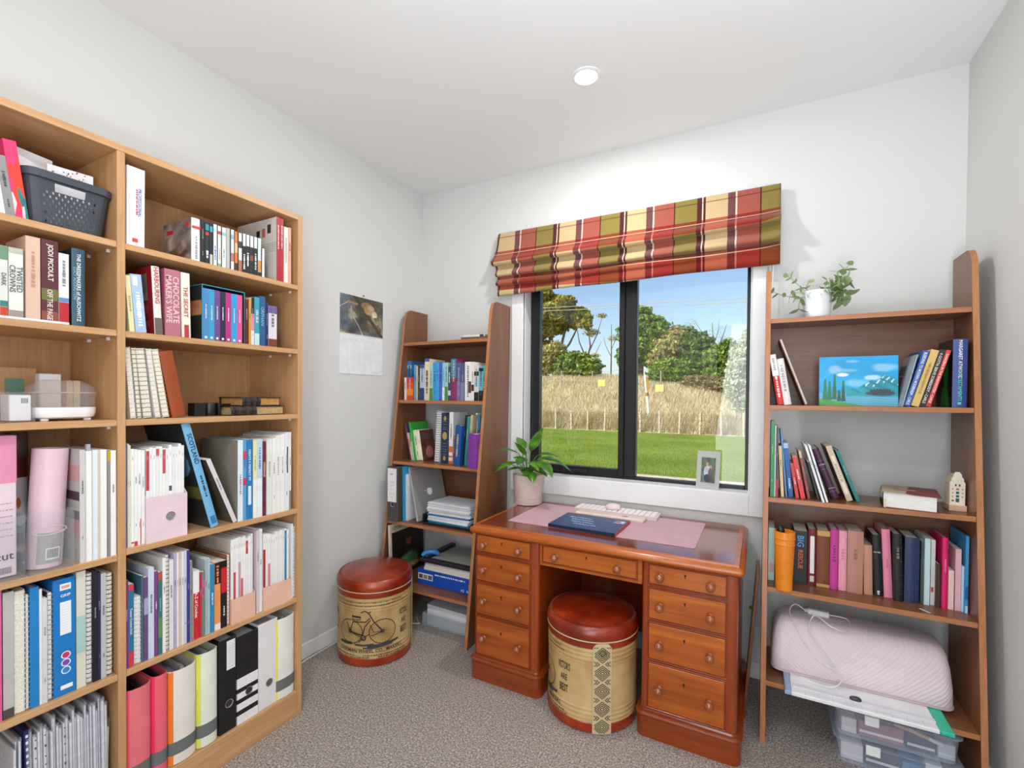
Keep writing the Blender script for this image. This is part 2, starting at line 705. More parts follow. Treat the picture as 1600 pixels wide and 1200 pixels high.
def downlight(x, y, label, power):
    t = thing('downlight', label, 'light', (x, y, H), 0, 'recessed ceiling downlights')
    MB().lathe([(.058, 0), (.058, -.004), (.052, -.007), (.045, -.006), (.043, -.002)], 32, cap0=False, cap1=False).build('trim_ring', TRIM, t, 40)
    MB().lathe([(.0005, -.0035), (.0435, -.0035)], 32, cap0=False, cap1=False).build('diffuser', LED, t)
    d = bpy.data.lights.new('downlight_lamp', 'AREA')
    d.shape = 'DISK'
    d.size = .09
    d.energy = power
    d.color = (.97, .96, .95)
    o = bpy.data.objects.new('downlight_lamp', d)
    COL.objects.link(o)
    o.location = (x, y, H - .012)
    return t


downlight(1.291, -.609, 'small round white ceiling downlight glowing above the desk', 11)
downlight(1.291, -2.25, 'round white ceiling downlight behind the camera position', 9)

# ------------------------------------------------------------------ roman blind
def plaid():
    t = NT('plaid_wool_check')
    tc = t.n('ShaderNodeTexCoord')
    sp = t.n('ShaderNodeSeparateXYZ')
    t.l(tc.outputs['UV'], sp.inputs[0])
    u = t.math('FRACT', t.math('DIVIDE', sp.outputs[0], 0.362))
    v = t.math('DIVIDE', sp.outputs[1], 0.5)
    cream, brown, line, pink, olive, plum = (lin(h) for h in ('D2B688', '74484A', 'E6D6BC', 'A85A4C', '8E7E40', '582428'))
    c = t.ramp(u, [(0, cream), (.245, brown), (.332, line), (.35, pink), (.60, plum), (.615, olive), (.885, plum), (.945, line), (.958, plum), (.985, cream)], 'CONSTANT')
    red = t.mix(1.0, c, (.76, .30, .27), 'MULTIPLY')
    red = t.mix(.30, red, lin('8E0816'))
    band = t.ramp(v, [(0, (0, 0, 0)), (.255, (1, 1, 1)), (.41, (0, 0, 0)), (.70, (1, 1, 1)), (.93, (0, 0, 0))], 'CONSTANT')
    c2 = t.mix(band, c, red)
    wl_ = t.ramp(v, [(0, (0, 0, 0)), (.292, (1, 1, 1)), (.300, (0, 0, 0)), (.76, (1, 1, 1)), (.768, (0, 0, 0))], 'CONSTANT')
    c2 = t.mix(t.math('MULTIPLY', wl_, .75), c2, lin('E4CDB2'))
    dl = t.ramp(v, [(0, (0, 0, 0)), (.085, (1, 1, 1)), (.095, (0, 0, 0)), (.46, (1, 1, 1)), (.470, (0, 0, 0))], 'CONSTANT')
    c2 = t.mix(t.math('MULTIPLY', dl, .6), c2, lin('5A2A22'))
    wv = t.n('ShaderNodeTexNoise', Scale=700.0, Detail=2.0)
    t.l(tc.outputs['UV'], wv.inputs['Vector'])
    c2 = t.mix(.35, c2, t.ramp(wv.outputs['Fac'], [(.35, (.3, .3, .3)), (.65, (.95, .95, .95))]), 'MULTIPLY')
    t.l(c2, t.b.inputs['Base Color'])
    t.b.inputs['Roughness'].default_value = .95
    t.b.inputs['Specular IOR Level'].default_value = .15
    t.b.inputs['Sheen Weight'].default_value = .3
    t.bump(wv.outputs['Fac'], .25, .001)
    return t.m


def roman_blind():
    root = thing('roman_blind', 'red, cream and olive plaid roman blind gathered above the window', 'blind', (1.29, -.02, 1.85))
    X0, X1, nx = .583, 1.985, 90
    ctl_l = [(-.022, 2.205), (-.040, 2.207), (-.046, 2.19), (-.052, 2.13), (-.066, 2.075), (-.090, 2.045), (-.094, 2.028), (-.080, 2.018), (-.056, 2.022), (-.052, 2.005), (-.068, 1.985), (-.082, 1.968), (-.078, 1.955), (-.056, 1.955), (-.050, 1.94), (-.066, 1.925), (-.074, 1.912), (-.066, 1.903), (-.050, 1.905), (-.052, 1.885), (-.060, 1.866), (-.056, 1.853), (-.046, 1.853)]
    ctl_r = [(-.022, 2.205), (-.040, 2.207), (-.046, 2.19), (-.050, 2.12), (-.060, 2.08), (-.084, 2.055), (-.092, 2.040), (-.078, 2.028), (-.056, 2.03), (-.050, 2.01), (-.060, 1.99), (-.080, 1.972), (-.080, 1.958), (-.060, 1.950), (-.050, 1.948), (-.054, 1.944), (-.060, 1.935), (-.063, 1.92), (-.060, 1.905), (-.062, 1.89), (-.063, 1.875), (-.056, 1.862), (-.046, 1.860)]

    def smooth_curve(c):
        out = []
        n = len(c)
        for i in range(n - 1):
            p0, p1, p2, p3 = c[max(i - 1, 0)], c[i], c[i + 1], c[min(i + 2, n - 1)]
            for k in range(4):
                s = k / 4
                out.append(tuple(.5 * (2 * p1[j] + (p2[j] - p0[j]) * s + (2 * p0[j] - 5 * p1[j] + 4 * p2[j] - p3[j]) * s * s + (3 * p1[j] - p0[j] - 3 * p2[j] + p3[j]) * s ** 3) for j in (0, 1)))
        out.append(c[-1])
        return out
    L, R = smooth_curve(ctl_l), smooth_curve(ctl_r)
    V, UV, Q = [], [], []
    npf = len(L)
    for i in range(nx):
        s = i / (nx - 1)
        # flare: the lower tiers sit a little further out at the loose end
        g = s * s * (3 - 2 * s)
        acc = 0
        prev = None
        for j in range(npf):
            y = L[j][0] * (1 - g) + R[j][0] * g
            z = L[j][1] * (1 - g) + R[j][1] * g
            f = j / npf
            z -= .010 * math.sin(PI * s) * min(1, f * 2) * (1 - f)
            y += .0035 * math.sin(9 * s + 7 * f) * min(1, f * 3) + .002 * math.sin(23 * s - 4 * f) * f
            z += .003 * math.sin(13 * s + 11 * f) * f
            xx = X0 + (X1 - X0) * s
            if s < .06:
                xx -= (.06 - s) * .45 * math.sin(PI * min(1, f * 1.8)) ** 2
            if s > .95:
                y -= (s - .95) * .35 * max(0, math.sin(PI * min(1, max(0, f - .12) * 2.2)))
            if prev is not None:
                acc += math.hypot(y - prev[0], z - prev[1])
            prev = (y, z)
            V.append((xx, y, z))
            UV.append((X0 + (X1 - X0) * s - .24, acc))
    for i in range(nx - 1):
        for j in range(npf - 1):
            Q.append((i * npf + j, i * npf + j + 1, (i + 1) * npf + j + 1, (i + 1) * npf + j))
    l = root.location
    ob = mesh_arrays('fabric', np.array(V) - np.array([l.x, l.y, l.z]), Q, plaid(), root, smooth=True)
    uvl = ob.data.uv_layers.new(name='UVMap')
    idx = np.zeros(len(ob.data.loops), np.int32)
    ob.data.loops.foreach_get('vertex_index', idx)
    uvl.data.foreach_set('uv', np.array(UV, np.float32)[idx].ravel())
    sd = ob.modifiers.new('cloth', 'SOLIDIFY')
    sd.thickness = .003
    sd.offset = 0
    at(MB().cbox((.60, -.034, 2.175), (1.975, -.017, 2.203), .003), root).build('head_rail', TRIM, root)
    cd = MB()
    cd.tube([(1.955, -.03, 2.17), (1.952, -.034, 2.0), (1.948, -.034, 1.86), (1.947, -.034, 1.70)], .0025, 6)
    cd.tube([(1.963, -.03, 2.17), (1.962, -.034, 2.0), (1.960, -.034, 1.86), (1.960, -.034, 1.72)], .0025, 6)
    at(cd, root).build('pull_cord', mat('F2F1EE', .4), root, 60)
    return root


roman_blind()

# ================================================================== OAK BOOKCASE
D = 0.3233
S1, S2, S3, S4R, S4L, S5, S6 = 1.699, 1.449, 1.195, .822, .812, .470, .100
BY0, BYD0, BYD1, BY1 = -2.376, -1.782, -1.762, -1.167
bc = thing('bookcase', 'tall light oak bookcase with two bays of shelves against the plain wall', 'bookcase', (.165, -1.77, 0))


def bpart(name, a, b, ax, c=.0012):
    return at(MB().cbox(a, b, c), bc).build(name, OAK[ax], bc)


bpart('side_panel', (.016, BY1 - .0205, 0), (D, BY1, 1.974), 'z')
bpart('side_panel', (.016, BY0, 0), (D, BY0 + .0205, 1.974), 'z')
bpart('divider', (.020, BYD0, S6), (D, BYD1, 1.9535), 'z')
bpart('top_panel', (.016, BY0 + .0206, 1.954), (D, BY1 - .0206, 1.974), 'y')
bpart('back_panel', (.014, BY0 + .0206, .03), (.019, BY1 - .0206, 1.9535), 'z', .0005)
bpart('plinth', (D - .022, BY0 + .0206, 0), (D - .002, BY1 - .0206, S6 - .0185), 'y')
for (ya, yb, zs) in ((BYD1 + .0005, BY1 - .021, (S1, S2, S3, S4R, S5)), (BY0 + .021, BYD0 - .0005, (S1, S2, S3, S4L, S5))):
    for z in zs:
        bpart('shelf', (.0195, ya, z - .018), (D - .001, yb, z), 'y')
bpart('shelf', (.0195, BY0 + .021, S6 - .018), (D - .001, BY1 - .021, S6 - .0002), 'y')
pin = mat('E6E6E4', .3)
for z in (S1, S2, S3):
    for yy, sg in ((BY1 - .0207, -1), (BYD0 - .0002, -1)):
        for xx in (.16, .28):
            MBp = MB().cbox((xx - .004, min(yy, yy + sg * .008), z - .0275), (xx + .004, max(yy, yy + sg * .008), z - .0183), .001)
            at(MBp, bc).build('shelf_pin', pin, bc)

# ================================================================== WALNUT LADDER SHELVES
LZ = (1.585, 1.246, .894, .562, .223)       # tops of the five boards


def ladder(name, label, x0, x1, f0, f1, b0, b1):
    """x0..x1 between the inner faces; front and back edges run from z = 0 to z = 1.7"""
    t = thing(name, label, 'bookshelf', ((x0 + x1) / 2, (f0 + b0) / 2, 0))
    yf = lambda z: f0 + (f1 - f0) * z / 1.7
    yb = lambda z: b0 + (b1 - b0) * z / 1.7
    top = 1.787
    poly = [(yf(0), 0), (yb(0), 0), (yb(top), top)]
    r = .05
    for k in range(7):
        a = PI / 2 + (PI / 2) * k / 6
        poly.append((yf(top) + r + r * math.cos(a), top - r + r * math.sin(a)))
    poly[-1] = (yf(top - r), top - r)
    for xa, xb in ((x0 - .017, x0), (x1, x1 + .017)):
        sp_ = at(MB().prism(poly, 0, xa, xb), t).build('side_panel', WAL['z'], t)
        eb, fp = MB(), [poly[0]] + poly[:2:-1]
        for (ya, za), (yb_, zb_) in zip(fp, fp[1:]):
            L_ = math.hypot(yb_ - ya, zb_ - za) or 1
            ny, nz = -(zb_ - za) / L_ * .0008, (yb_ - ya) / L_ * .0008
            eb.quad((xa, ya + ny, za + nz), (xb, ya + ny, za + nz), (xb, yb_ + ny, zb_ + nz), (xa, yb_ + ny, zb_ + nz))
        at(eb, t).build('edge_band', EDGE['z'], sp_)
    for z in LZ:
        at(MB().cbox((x0 + .0002, yf(z) + .004, z - .018), (x1 - .0002, yb(z) - .004, z), .001), t).build('shelf', WAL['x'], t)
        at(MB().box((x0 + .0002, yf(z) + .0030, z - .0175), (x1 - .0002, yf(z) + .0039, z - .0005)), t).build('edge_band', EDGE['x'], t)
    for za, zb in ((LZ[1] + .0003, LZ[0] - .0185), (LZ[3] + .0003, LZ[2] - .0185)):
        at(MB().add([(x0 + .0002, yb(za) - .016, za), (x1 - .0002, yb(za) - .016, za), (x1 - .0002, yb(za) - .004, za), (x0 + .0002, yb(za) - .004, za),
                     (x0 + .0002, yb(zb) - .016, zb), (x1 - .0002, yb(zb) - .016, zb), (x1 - .0002, yb(zb) - .004, zb), (x0 + .0002, yb(zb) - .004, zb)],
                    [(0, 3, 2, 1), (4, 5, 6, 7), (0, 1, 5, 4), (1, 2, 6, 5), (2, 3, 7, 6), (3, 0, 4, 7)]), t).build('back_board', WAL['x'], t)
    return t


ladder('ladder_bookshelf', 'walnut ladder bookshelf in the corner between calendar and desk', .057, .633, -.455, -.232, -.060, -.020)
ladder('ladder_bookshelf', 'walnut ladder bookshelf holding the painting and potted succulent', 1.950, 2.536, -.455, -.279, -.141, -.101)

# ================================================================== DESK
desk = thing('pedestal_desk', 'polished reddish mahogany pedestal desk under the window', 'desk', (1.326, -.33, 0))
DX0, DX1, DY0, DY1, DZ = .775, 1.880, -.644, -.020, .696


def rrect(x0, x1, y0, y1, r, n=4, z=0.0, cut=False):
    pts = []
    for cx, cy, a0 in ((x1 - r, y1 - r, 0), (x0 + r, y1 - r, PI / 2), (x0 + r, y0 + r, PI), (x1 - r, y0 + r, 1.5 * PI)):
        for k in range(n + 1):
            a = a0 + PI / 2 * k / n
            pts.append((cx + r * math.cos(a), cy + r * math.sin(a), z))
    return pts


def rloft(profile, x0, x1, y0, y1, r, n=4):
    """profile: (inset, z)"""
    return MB().loft([rrect(x0 + i, x1 - i, y0 + i, y1 - i, max(r - i, .002), n, z) for i, z in profile])


at(rloft([(.024, .655), (.012, .657), (.004, .662), (0, .668), (0, .676), (.004, .683), (.010, .687), (.016, .690), (.018, .6955)], DX0, DX1, DY0, DY1, .014, 3), desk).build('desk_top', MAH['x'], desk, 35)
at(MB().box((DX0 + .034, DY0 + .034, .690), (DX1 - .034, DY1 - .028, DZ)), desk).build('top_panel', MAHT, desk)


def pedestal(x0, x1):
    at(rloft([(0, .09), (0, .6545)], x0, x1, -.616, -.045, .016, 4), desk).build('pedestal', MAHR['z'], desk, 35)
    at(rloft([(0, 0), (0, .076), (.002, .078)], x0 - .014, x1 + .014, -.632, -.035, .03, 5), desk).build('plinth', MAHR['x'], desk, 35)
    at(rloft([(.012, .076), (.001, .0785), (-.005, .083), (-.005, .088), (.001, .0935), (.010, .096), (.0135, .102)], x0 - .014, x1 + .014, -.632, -.035, .03, 5), desk).build('plinth_moulding', MAHR['x'], desk, 40)


pedestal(.790, 1.110)
pedestal(1.534, 1.861)
at(MB().cbox((1.110, -.612, .562), (1.534, -.59, .6545), .002), desk).build('apron', MAH['x'], desk)
at(MB().cbox((1.110, -.075, .12), (1.534, -.06, .6545), .001), desk).build('back_panel', MAHR['x'], desk)
KNOB = wood('turned_knob', '7A3A1C', '96542F', 'AC6A42', 'z', .25, 1.5, coat=.5)
knob_mesh = None


def drawer(x0, x1, z0, z1, yface):
    d = at(MB().cbox((x0, yface - .006, z0), (x1, yface + .008, z1), .0022), desk).build('drawer', MAH['x'], desk)
    l = desk.location
    bead = MB()
    for a, b in (((x0 - .006, z0 - .006), (x1 + .006, z0 - .0025)), ((x0 - .006, z1 + .0025), (x1 + .006, z1 + .006)), ((x0 - .006, z0 - .0025), (x0 - .0025, z1 + .0025)), ((x1 + .0025, z0 - .0025), (x1 + .006, z1 + .0025))):
        bead.cbox((a[0], yface - .005, a[1]), (b[0], yface + .002, b[1]), .001)
    at(bead, desk).build('cock_bead', MAHR['x'], d)
    global knob_mesh
    zc = (z0 + z1) / 2
    w = x1 - x0
    off = .040 if w < .3 else .058
    for kx in (x0 + off, x1 - off - (.008 if w < .3 else .01)):
        if knob_mesh is None:
            k = MB().lathe([(.0005, -.002), (.0125, -.002), (.0125, .003), (.008, .006), (.0075, .010), (.0125, .014), (.0155, .020), (.0150, .026), (.0105, .031), (.0005, .0335)], 18, cap0=False, cap1=False)
            k.xf(Matrix.Rotation(PI / 2, 4, 'X'))
            o = k.build('knob', KNOB, d, 50)
            knob_mesh = o.data
        else:
            o = bpy.data.objects.new('knob', knob_mesh)
            COL.objects.link(o)
            o.parent = d
        o.location = (kx - l.x, yface - .006 - l.y, zc - .004 - l.z)
    kh = MB().lathe([(.0005, 0), (.0035, 0), (.0035, .0015), (.0005, .0015)], 10, cap0=False, cap1=False).box((-.0016, -.010, 0), (.0016, 0, .0015))
    kh.xf(Matrix.Rotation(PI / 2, 4, 'X'))
    xc = (x0 + x1) / 2 - .004
    kh.mv(xc - l.x, yface - .0062 - l.y, z1 - (z1 - z0) * .28 - l.z)
    kh.build('keyhole', mat('1C0C05', .5), d)
    return d


for x0, x1 in ((.806, 1.068), (1.562, 1.822)):
    for z0, z1 in ((.577, .648), (.447, .556), (.295, .428), (.112, .278)):
        drawer(x0, x1, z0, z1, -.6165)
drawer(1.128, 1.512, .581, .648, -.6125)

# ================================================================== BOOKS
# each entry: place along the row, thickness, height, lean, spine plane, kind, colour, look, details
BOOKS = {
 'LS1': [
  (0.059, 0.0326, 0.233, 0.0, -0.215, 'pb', '3A7CB8', 'tall blue paperback behind orange softcover', {'off': 0.05, 'b': [(0.8, 0.9, '8FC0E0')]}),
  (0.0792, 0.0167, 0.133, 0.0, -0.265, 'mag', 'E9DCE2', 'white edged leaflet book', {'d': 0.045}),
  (0.0971, 0.0477, 0.133, 0.0, -0.265, 'pb', 'E24A1E', 'orange and crimson swirl softcover', {'d': 0.045, 'b': [(0.75, 1, 'C03040'), (0.2, 0.5, 'F08A20')]}),
  (0.1511, 0.0157, 0.205, 0.0, -0.265, 'pb', '6AA0C0', 'light blue grey paperback', {}),
  (0.168, 0.01, 0.197, 0.0, -0.265, 'pb', 'D8C0A8', 'thin tan paperback', {}),
  (0.1793, 0.0137, 0.205, 0.0, -0.265, 'pb', '4A382C', 'dark brown paperback', {}),
  (0.1942, 0.0314, 0.204, 0.0, -0.265, 'pb', 'B8C4DC', 'pale violet paperback with blue foot', {'b': [(0, 0.35, '2A3C78'), (0.9, 1, '3A4A88')]}),
  (0.2286, 0.0335, 0.237, 0.0, -0.265, 'pb', 'E6D8BC', 'cream paperback with blue top', {'b': [(0.93, 1, '2A5CB0')], 't': ('#16', 0.45, '5A4A3A', 0.5)}),
  (0.2633, 0.0229, 0.2, 0.0, -0.265, 'pb', 'A8D0CC', 'pale aqua paperback with green foot', {'b': [(0, 0.35, '5A8A3A')]}),
  (0.2874, 0.0221, 0.216, 0.0, -0.265, 'pb', '2F9CDC', 'bright blue paperback', {'b': [(0.7, 0.73, 'A8DCF4', 0.3, 0.7)]}),
  (0.3107, 0.0184, 0.216, 0.0, -0.265, 'pb', '3FA8E4', 'second bright blue paperback', {'b': [(0.7, 0.73, 'A8DCF4', 0.3, 0.7)]}),
  (0.3302, 0.0212, 0.215, 0.0, -0.265, 'pb', '4468C4', 'violet blue paperback', {'b': [(0.7, 0.73, 'A8DCF4', 0.3, 0.7)]}),
  (0.3526, 0.0152, 0.212, 0.0, -0.265, 'pb', '8AD0E8', 'sky blue paperback with white foot', {'b': [(0, 0.35, 'F0F0EC')]}),
  (0.3689, 0.0215, 0.212, 0.0, -0.265, 'pb', 'A8D4D0', 'pale teal paperback with grass foot', {'b': [(0, 0.37, '4A9A3A')]}),
  (0.3915, 0.0184, 0.187, 0.0, -0.265, 'pb', '3A4A6A', 'slate paperback with white title', {'t': ('#5', 0.7, 'E8ECF0', 0.5), 'b': [(0.15, 0.3, 'C8D0DC')]}),
  (0.4111, 0.0353, 0.231, 0.0, -0.265, 'pb', '8A3060', 'tall blue and wine hardback', {'b': [(0.55, 1, '2C86B8')], 't': ('#8', 0.7, 'C8A858', 0.4)}),
  (0.4487, 0.027, 0.209, 0.0, -0.265, 'pb', '5A5A8C', 'grey violet paperback', {'b': [(0, 0.5, '7A6A9C')]}),
  (0.4768, 0.0212, 0.206, 0.0, -0.265, 'pb', '4A5A84', 'slate blue paperback', {'b': [(0, 0.5, '7A88A8')]}),
  (0.5024, 0.0413, 0.212, 0.0, -0.265, 'pb', 'EDEBE6', 'white paperback with dark branch print', {'b': [(0.2, 0.5, '5A4030', 0.5, 1)]}),
  (0.5448, 0.0169, 0.211, 0.0, -0.265, 'pb', 'E9E6E0', 'off white paperback with dark foot mark', {'b': [(0.25, 0.42, '4A3428')]}),
  (0.5627, 0.028, 0.192, 0.0, -0.265, 'pb', 'D8D4CC', 'pale paperback with black bands', {'b': [(0.7, 0.83, '1E1E20'), (0.4, 0.6, 'A8D0DC'), (0, 0.25, '241E1C')]}),
  (0.5918, 0.0277, 0.187, 0.0, -0.265, 'pb', '6AB4C8', 'teal and black paperback', {'b': [(0.85, 0.95, '1E2224'), (0, 0.3, '1E1A18')]}),
  (0.6188, 0.0127, 0.191, 0.0, -0.265, 'pb', '4AA8A0', 'green teal paperback by the end panel', {'b': [(0, 0.35, '1E1C1A')]}),
 ],
 'LS2': [
  (0.1232, 0.0076, 0.214, -0.212, -0.259, 'pb', '5A4A70', 'slim purple paperback', {'d': 0.13}),
  (0.134, 0.0106, 0.163, -0.228, -0.26, 'pb', 'E0D0B0', 'slim cream paperback', {'d': 0.13, 'b': [(0.5, 0.8, 'D89030')]}),
  (0.1491, 0.0117, 0.225, -0.177, -0.261, 'hb', '3AA83C', 'green hardback', {'side': '3AA83C', 'b': [(0, 0.5, 'E8F0E4', 0.0, 0.5)], 'd': 0.16}),
  (0.1612, 0.0239, 0.178, -0.176, -0.246, 'pb', 'EDE8CC', 'cream paperback', {'d': 0.13}),
  (0.1855, 0.013, 0.176, -0.176, -0.236, 'pb', 'F0E8D8', 'thin cream booklet with gold edge', {'d': 0.13, 'artside': 'child', 'side': '6A4034'}),
  (0.2965, 0.0333, 0.293, 0.055, -0.264, 'spiral', 'D8DCEA', 'white spiral bound book', {'ring': '22242A'}),
  (0.3413, 0.053, 0.28, 0.016, -0.264, 'hb', '1E2E4C', 'navy hardback with gold emblem', {'emb': 1}),
  (0.3947, 0.0265, 0.288, 0.016, -0.26, 'pb', 'EDEAE6', 'white book with orange foot', {'b': [(0.22, 0.34, 'E8762C'), (0.12, 0.16, 'E8762C'), (0, 0.06, 'E8762C')], 'artside': 'desert'}),
  (0.4561, 0.0401, 0.218, 0.068, -0.307, 'hb', '164E94', 'royal blue hardback', {'t': ('#14', 0.5, 'C8B880', 0.3)}),
  (0.4966, 0.0098, 0.275, 0.068, -0.278, 'pb', '1E1C1E', 'black paperback', {}),
  (0.5136, 0.015, 0.267, 0.074, -0.284, 'pb', '3A8C8C', 'teal landscape paperback', {}),
  (0.529, 0.0131, 0.276, 0.074, -0.275, 'pb', 'C8B890', 'cream mottled paperback', {}),
  (0.5418, 0.011, 0.286, 0.03, -0.227, 'pb', 'F0EEEA', 'thin white paperback behind purple book', {'off': 0.03}),
  (0.5492, 0.0167, 0.272, 0.031, -0.22, 'pb', '3A86B4', 'blue paperback behind purple book', {'off': 0.03}),
  (0.5812, 0.0503, 0.181, 0.021, -0.357, 'hb', '7A3494', 'plain purple hardback notebook', {'d': 0.115}),
 ],
 'L1': [
  (-2.0153, 0.015, 0.16, -0.125, 0.303, 'mag', 'E9E6E2', 'white folder', {}),
  (-1.9999, 0.0167, 0.143, -0.124, 0.303, 'mag', '8F8D8C', 'grey magazine', {'pg': 1}),
  (-1.9828, 0.0242, 0.186, -0.124, 0.303, 'box', 'E8336B', 'geometric patterned box', {'art': 'geo'}),
 ],
 'L2': [
  (-2.0128, 0.0138, 0.169, 0.0, 0.308, 'pb', 'D9D8D2', 'white and green novel', {'b': [(0, 0.13, 'C4402F'), (0.13, 0.22, '2E7F78'), (0.8, 1, '6E8F73')], 't': ('DARK', 0.52, '4A5A50', 0.6)}),
  (-1.9975, 0.0262, 0.169, 0.0, 0.308, 'pb', 'DEDCD6', 'white novel with floral edges', {'b': [(0, 0.1, '9C8A86'), (0.92, 1, 'B8B8A8')], 't': ('TWISTED/CROWNS', 0.55, '5A5A55', 0.42)}),
  (-1.967, 0.0274, 0.206, 0.0, 0.308, 'pb', 'D9B6A2', 'beige pink thick novel', {'t': ('#10', 0.6, 'C08C80', 0.3)}),
  (-1.9377, 0.0327, 0.207, 0.0, 0.308, 'pb', '5A2A30', 'maroon floral novel with white lettering', {'b': [(0, 0.12, '8A4A3E'), (0.25, 0.4, '6E6B3C')], 't': ('JODI PICOULT', 0.72, 'F2EEE8', 0.42), 't2': ('OFF THE PAGE', 0.2, 'E8D9CF', 0.34)}),
  (-1.9036, 0.0205, 0.18, 0.0, 0.308, 'pb', 'E4E1E0', 'white and red novel', {'b': [(0, 0.29, 'B8242F'), (0.29, 0.36, '5C8CC0')], 't': ('#9', 0.7, '8C8C94', 0.35)}),
  (-1.8763, 0.028, 0.207, 0.0, 0.308, 'hb', '2B5166', 'dark teal hardback', {'t': ('THE DRESSMAKERS of AUSCHWITZ', 0.5, 'E6EAEC', 0.3), 't2': ('LUCY ADLINGTON', 0.55, '7FB0C8', 0.26, -0.28), 'side': '1E2A33'}),
 ],
 'L4': [
  (-1.8766, 0.023, 0.305, 0.0, 0.318, 'pb', 'CFC9C6', 'pink and grey striped planner', {'planner': 1, 'w': 0.012}),
  (-1.853, 0.0136, 0.301, 0.0, 0.318, 'pad', 'EDEBE8', 'white page block planner with grey tab', {'tab': 1}),
  (-1.8384, 0.0117, 0.302, 0.0, 0.318, 'pad', 'DCE6EE', 'pale blue magazine', {}),
  (-1.8263, 0.0046, 0.302, 0.0, 0.318, 'pad', 'D9C3A6', 'tan card folder', {}),
  (-1.8213, 0.0155, 0.301, 0.0, 0.318, 'pad', 'EDEAE4', 'cream page block', {}),
  (-1.8045, 0.0077, 0.297, 0.0, 0.318, 'folder', '8E8A86', 'grey folder with a gold corner', {'b': [(0.9, 1, 'C8A020')]}),
  (-1.7971, 0.0131, 0.297, 0.0, 0.318, 'mag', 'F0EEEC', 'white magazine against the divider', {}),
 ],
 'L5': [
  (-2.0287, 0.0157, 0.326, 0.0, 0.308, 'folder', 'D65C97', 'pink folder', {}),
  (-2.0118, 0.0198, 0.313, 0.0, 0.308, 'folder', 'B9B7B5', 'grey clear-front report folder', {'b': [(0, 0.08, '4A4646')], 'side': '3A2A30'}),
  (-1.9913, 0.0198, 0.308, 0.0, 0.308, 'spiral', 'EDE9DC', 'thick cream comb bound notebook', {'ring': 'E8E2D2'}),
  (-1.9708, 0.0076, 0.294, 0.0, 0.308, 'spiral', '3E4A55', 'slim dark spiral notebook', {'ring': 'B8BEC4'}),
  (-1.9626, 0.0167, 0.307, 0.0, 0.308, 'folder', '1E7FC4', 'bright blue plastic folder', {}),
  (-1.9452, 0.0058, 0.298, 0.0, 0.308, 'folder', 'E2E2E4', 'white card folder', {}),
  (-1.939, 0.0096, 0.271, 0.0, 0.308, 'mag', 'D6D4D6', 'stack of loose white papers', {}),
  (-1.9289, 0.0104, 0.283, 0.0, 0.308, 'spiral', '2A3038', 'black spiral notebook behind blue binder', {'ring': '888C92', 'd': 0.18}),
  (-1.9172, 0.0456, 0.31, -0.003, 0.308, 'binder', '1377C0', 'bright blue lever arch binder', {'grip': 1}),
  (-1.87, 0.0199, 0.318, 0.0, 0.308, 'folder', 'D9D5C4', 'cream and teal mottled folder', {'b': [(0.3, 0.62, 'A9C8C2')]}),
  (-1.8486, 0.0128, 0.306, 0.0, 0.308, 'spiral', 'C9C2BE', 'beige spiral notebook', {'ring': '4A4444'}),
  (-1.8347, 0.0111, 0.308, 0.0, 0.308, 'hb', '1B1A22', 'black notebook', {}),
  (-1.8231, 0.0066, 0.301, 0.0, 0.308, 'hb', '23264A', 'navy journal', {}),
  (-1.8161, 0.0122, 0.295, 0.0, 0.308, 'mag', 'B9BCC2', 'silver grey notebook', {}),
  (-1.8027, 0.0132, 0.291, 0.0, 0.308, 'spiral', 'E8E4E2', 'black and white spotted spiral notebook', {'ring': '2A2628', 'spots': 1}),
 ],
 'R1': [
  (-1.7557, 0.0444, 0.227, 0.008, 0.315, 'pb', 'F1F0EF', 'thick white textbook', {'b': [(0.045, 0.1, 'D8443A', 0.3, 0.62)], 't': ('PROFESSIONAL', 0.56, '3F5FB4', 0.2, 0.22), 't2': ('#12', 0.56, 'C25A78', 0.13, 0.05)}),
  (-1.5779, 0.0267, 0.137, 0.0, 0.315, 'hb', 'EDEAE8', 'white hardback with painted portrait cover', {'side': '8A7A70', 'artside': 'portrait', 'b': [(0.75, 0.82, 'D23A36')], 't': ('#9', 0.3, '9AA0A8', 0.3), 'd': 0.17}),
  (-1.5505, 0.0117, 0.139, 0.0, 0.315, 'hb', '1D1B1F', 'black hardback', {}),
  (-1.5368, 0.0131, 0.136, 0.0, 0.315, 'dvd', '1F2A30', 'black game case with teal top', {'b': [(0.8, 0.95, '2F8F9A'), (0.68, 0.76, 'C23B36')], 't': ('#3', 0.22, 'E6E6E6', 0.6)}),
  (-1.523, 0.0109, 0.137, 0.0, 0.315, 'dvd', '22232A', 'dark game case with blue badge', {'b': [(0.78, 0.92, '3FA0C8'), (0, 0.25, 'C8C4B0')]}),
  (-1.5112, 0.0135, 0.138, 0.0, 0.315, 'dvd', 'E6EBF2', 'white game case with blue print', {'t': ('#8', 0.3, '3A66B4', 0.4), 'b': [(0.8, 0.9, 'C7D4E8')]}),
  (-1.497, 0.0133, 0.137, 0.0, 0.315, 'dvd', 'F0F0EE', 'white game case with red badge', {'b': [(0.78, 0.87, 'D2414A'), (0, 0.08, '6FB08A')], 't': ('#7', 0.3, 'C8A878', 0.4)}),
  (-1.4829, 0.0155, 0.137, 0.0, 0.315, 'dvd', 'F2F2F1', 'white game case with teal badge', {'b': [(0.78, 0.87, '8FC8C8')], 't': ('#6', 0.35, '6A6E74', 0.3)}),
  (-1.4665, 0.0129, 0.139, 0.0, 0.315, 'dvd', 'B8B8B2', 'clear grey empty case', {}),
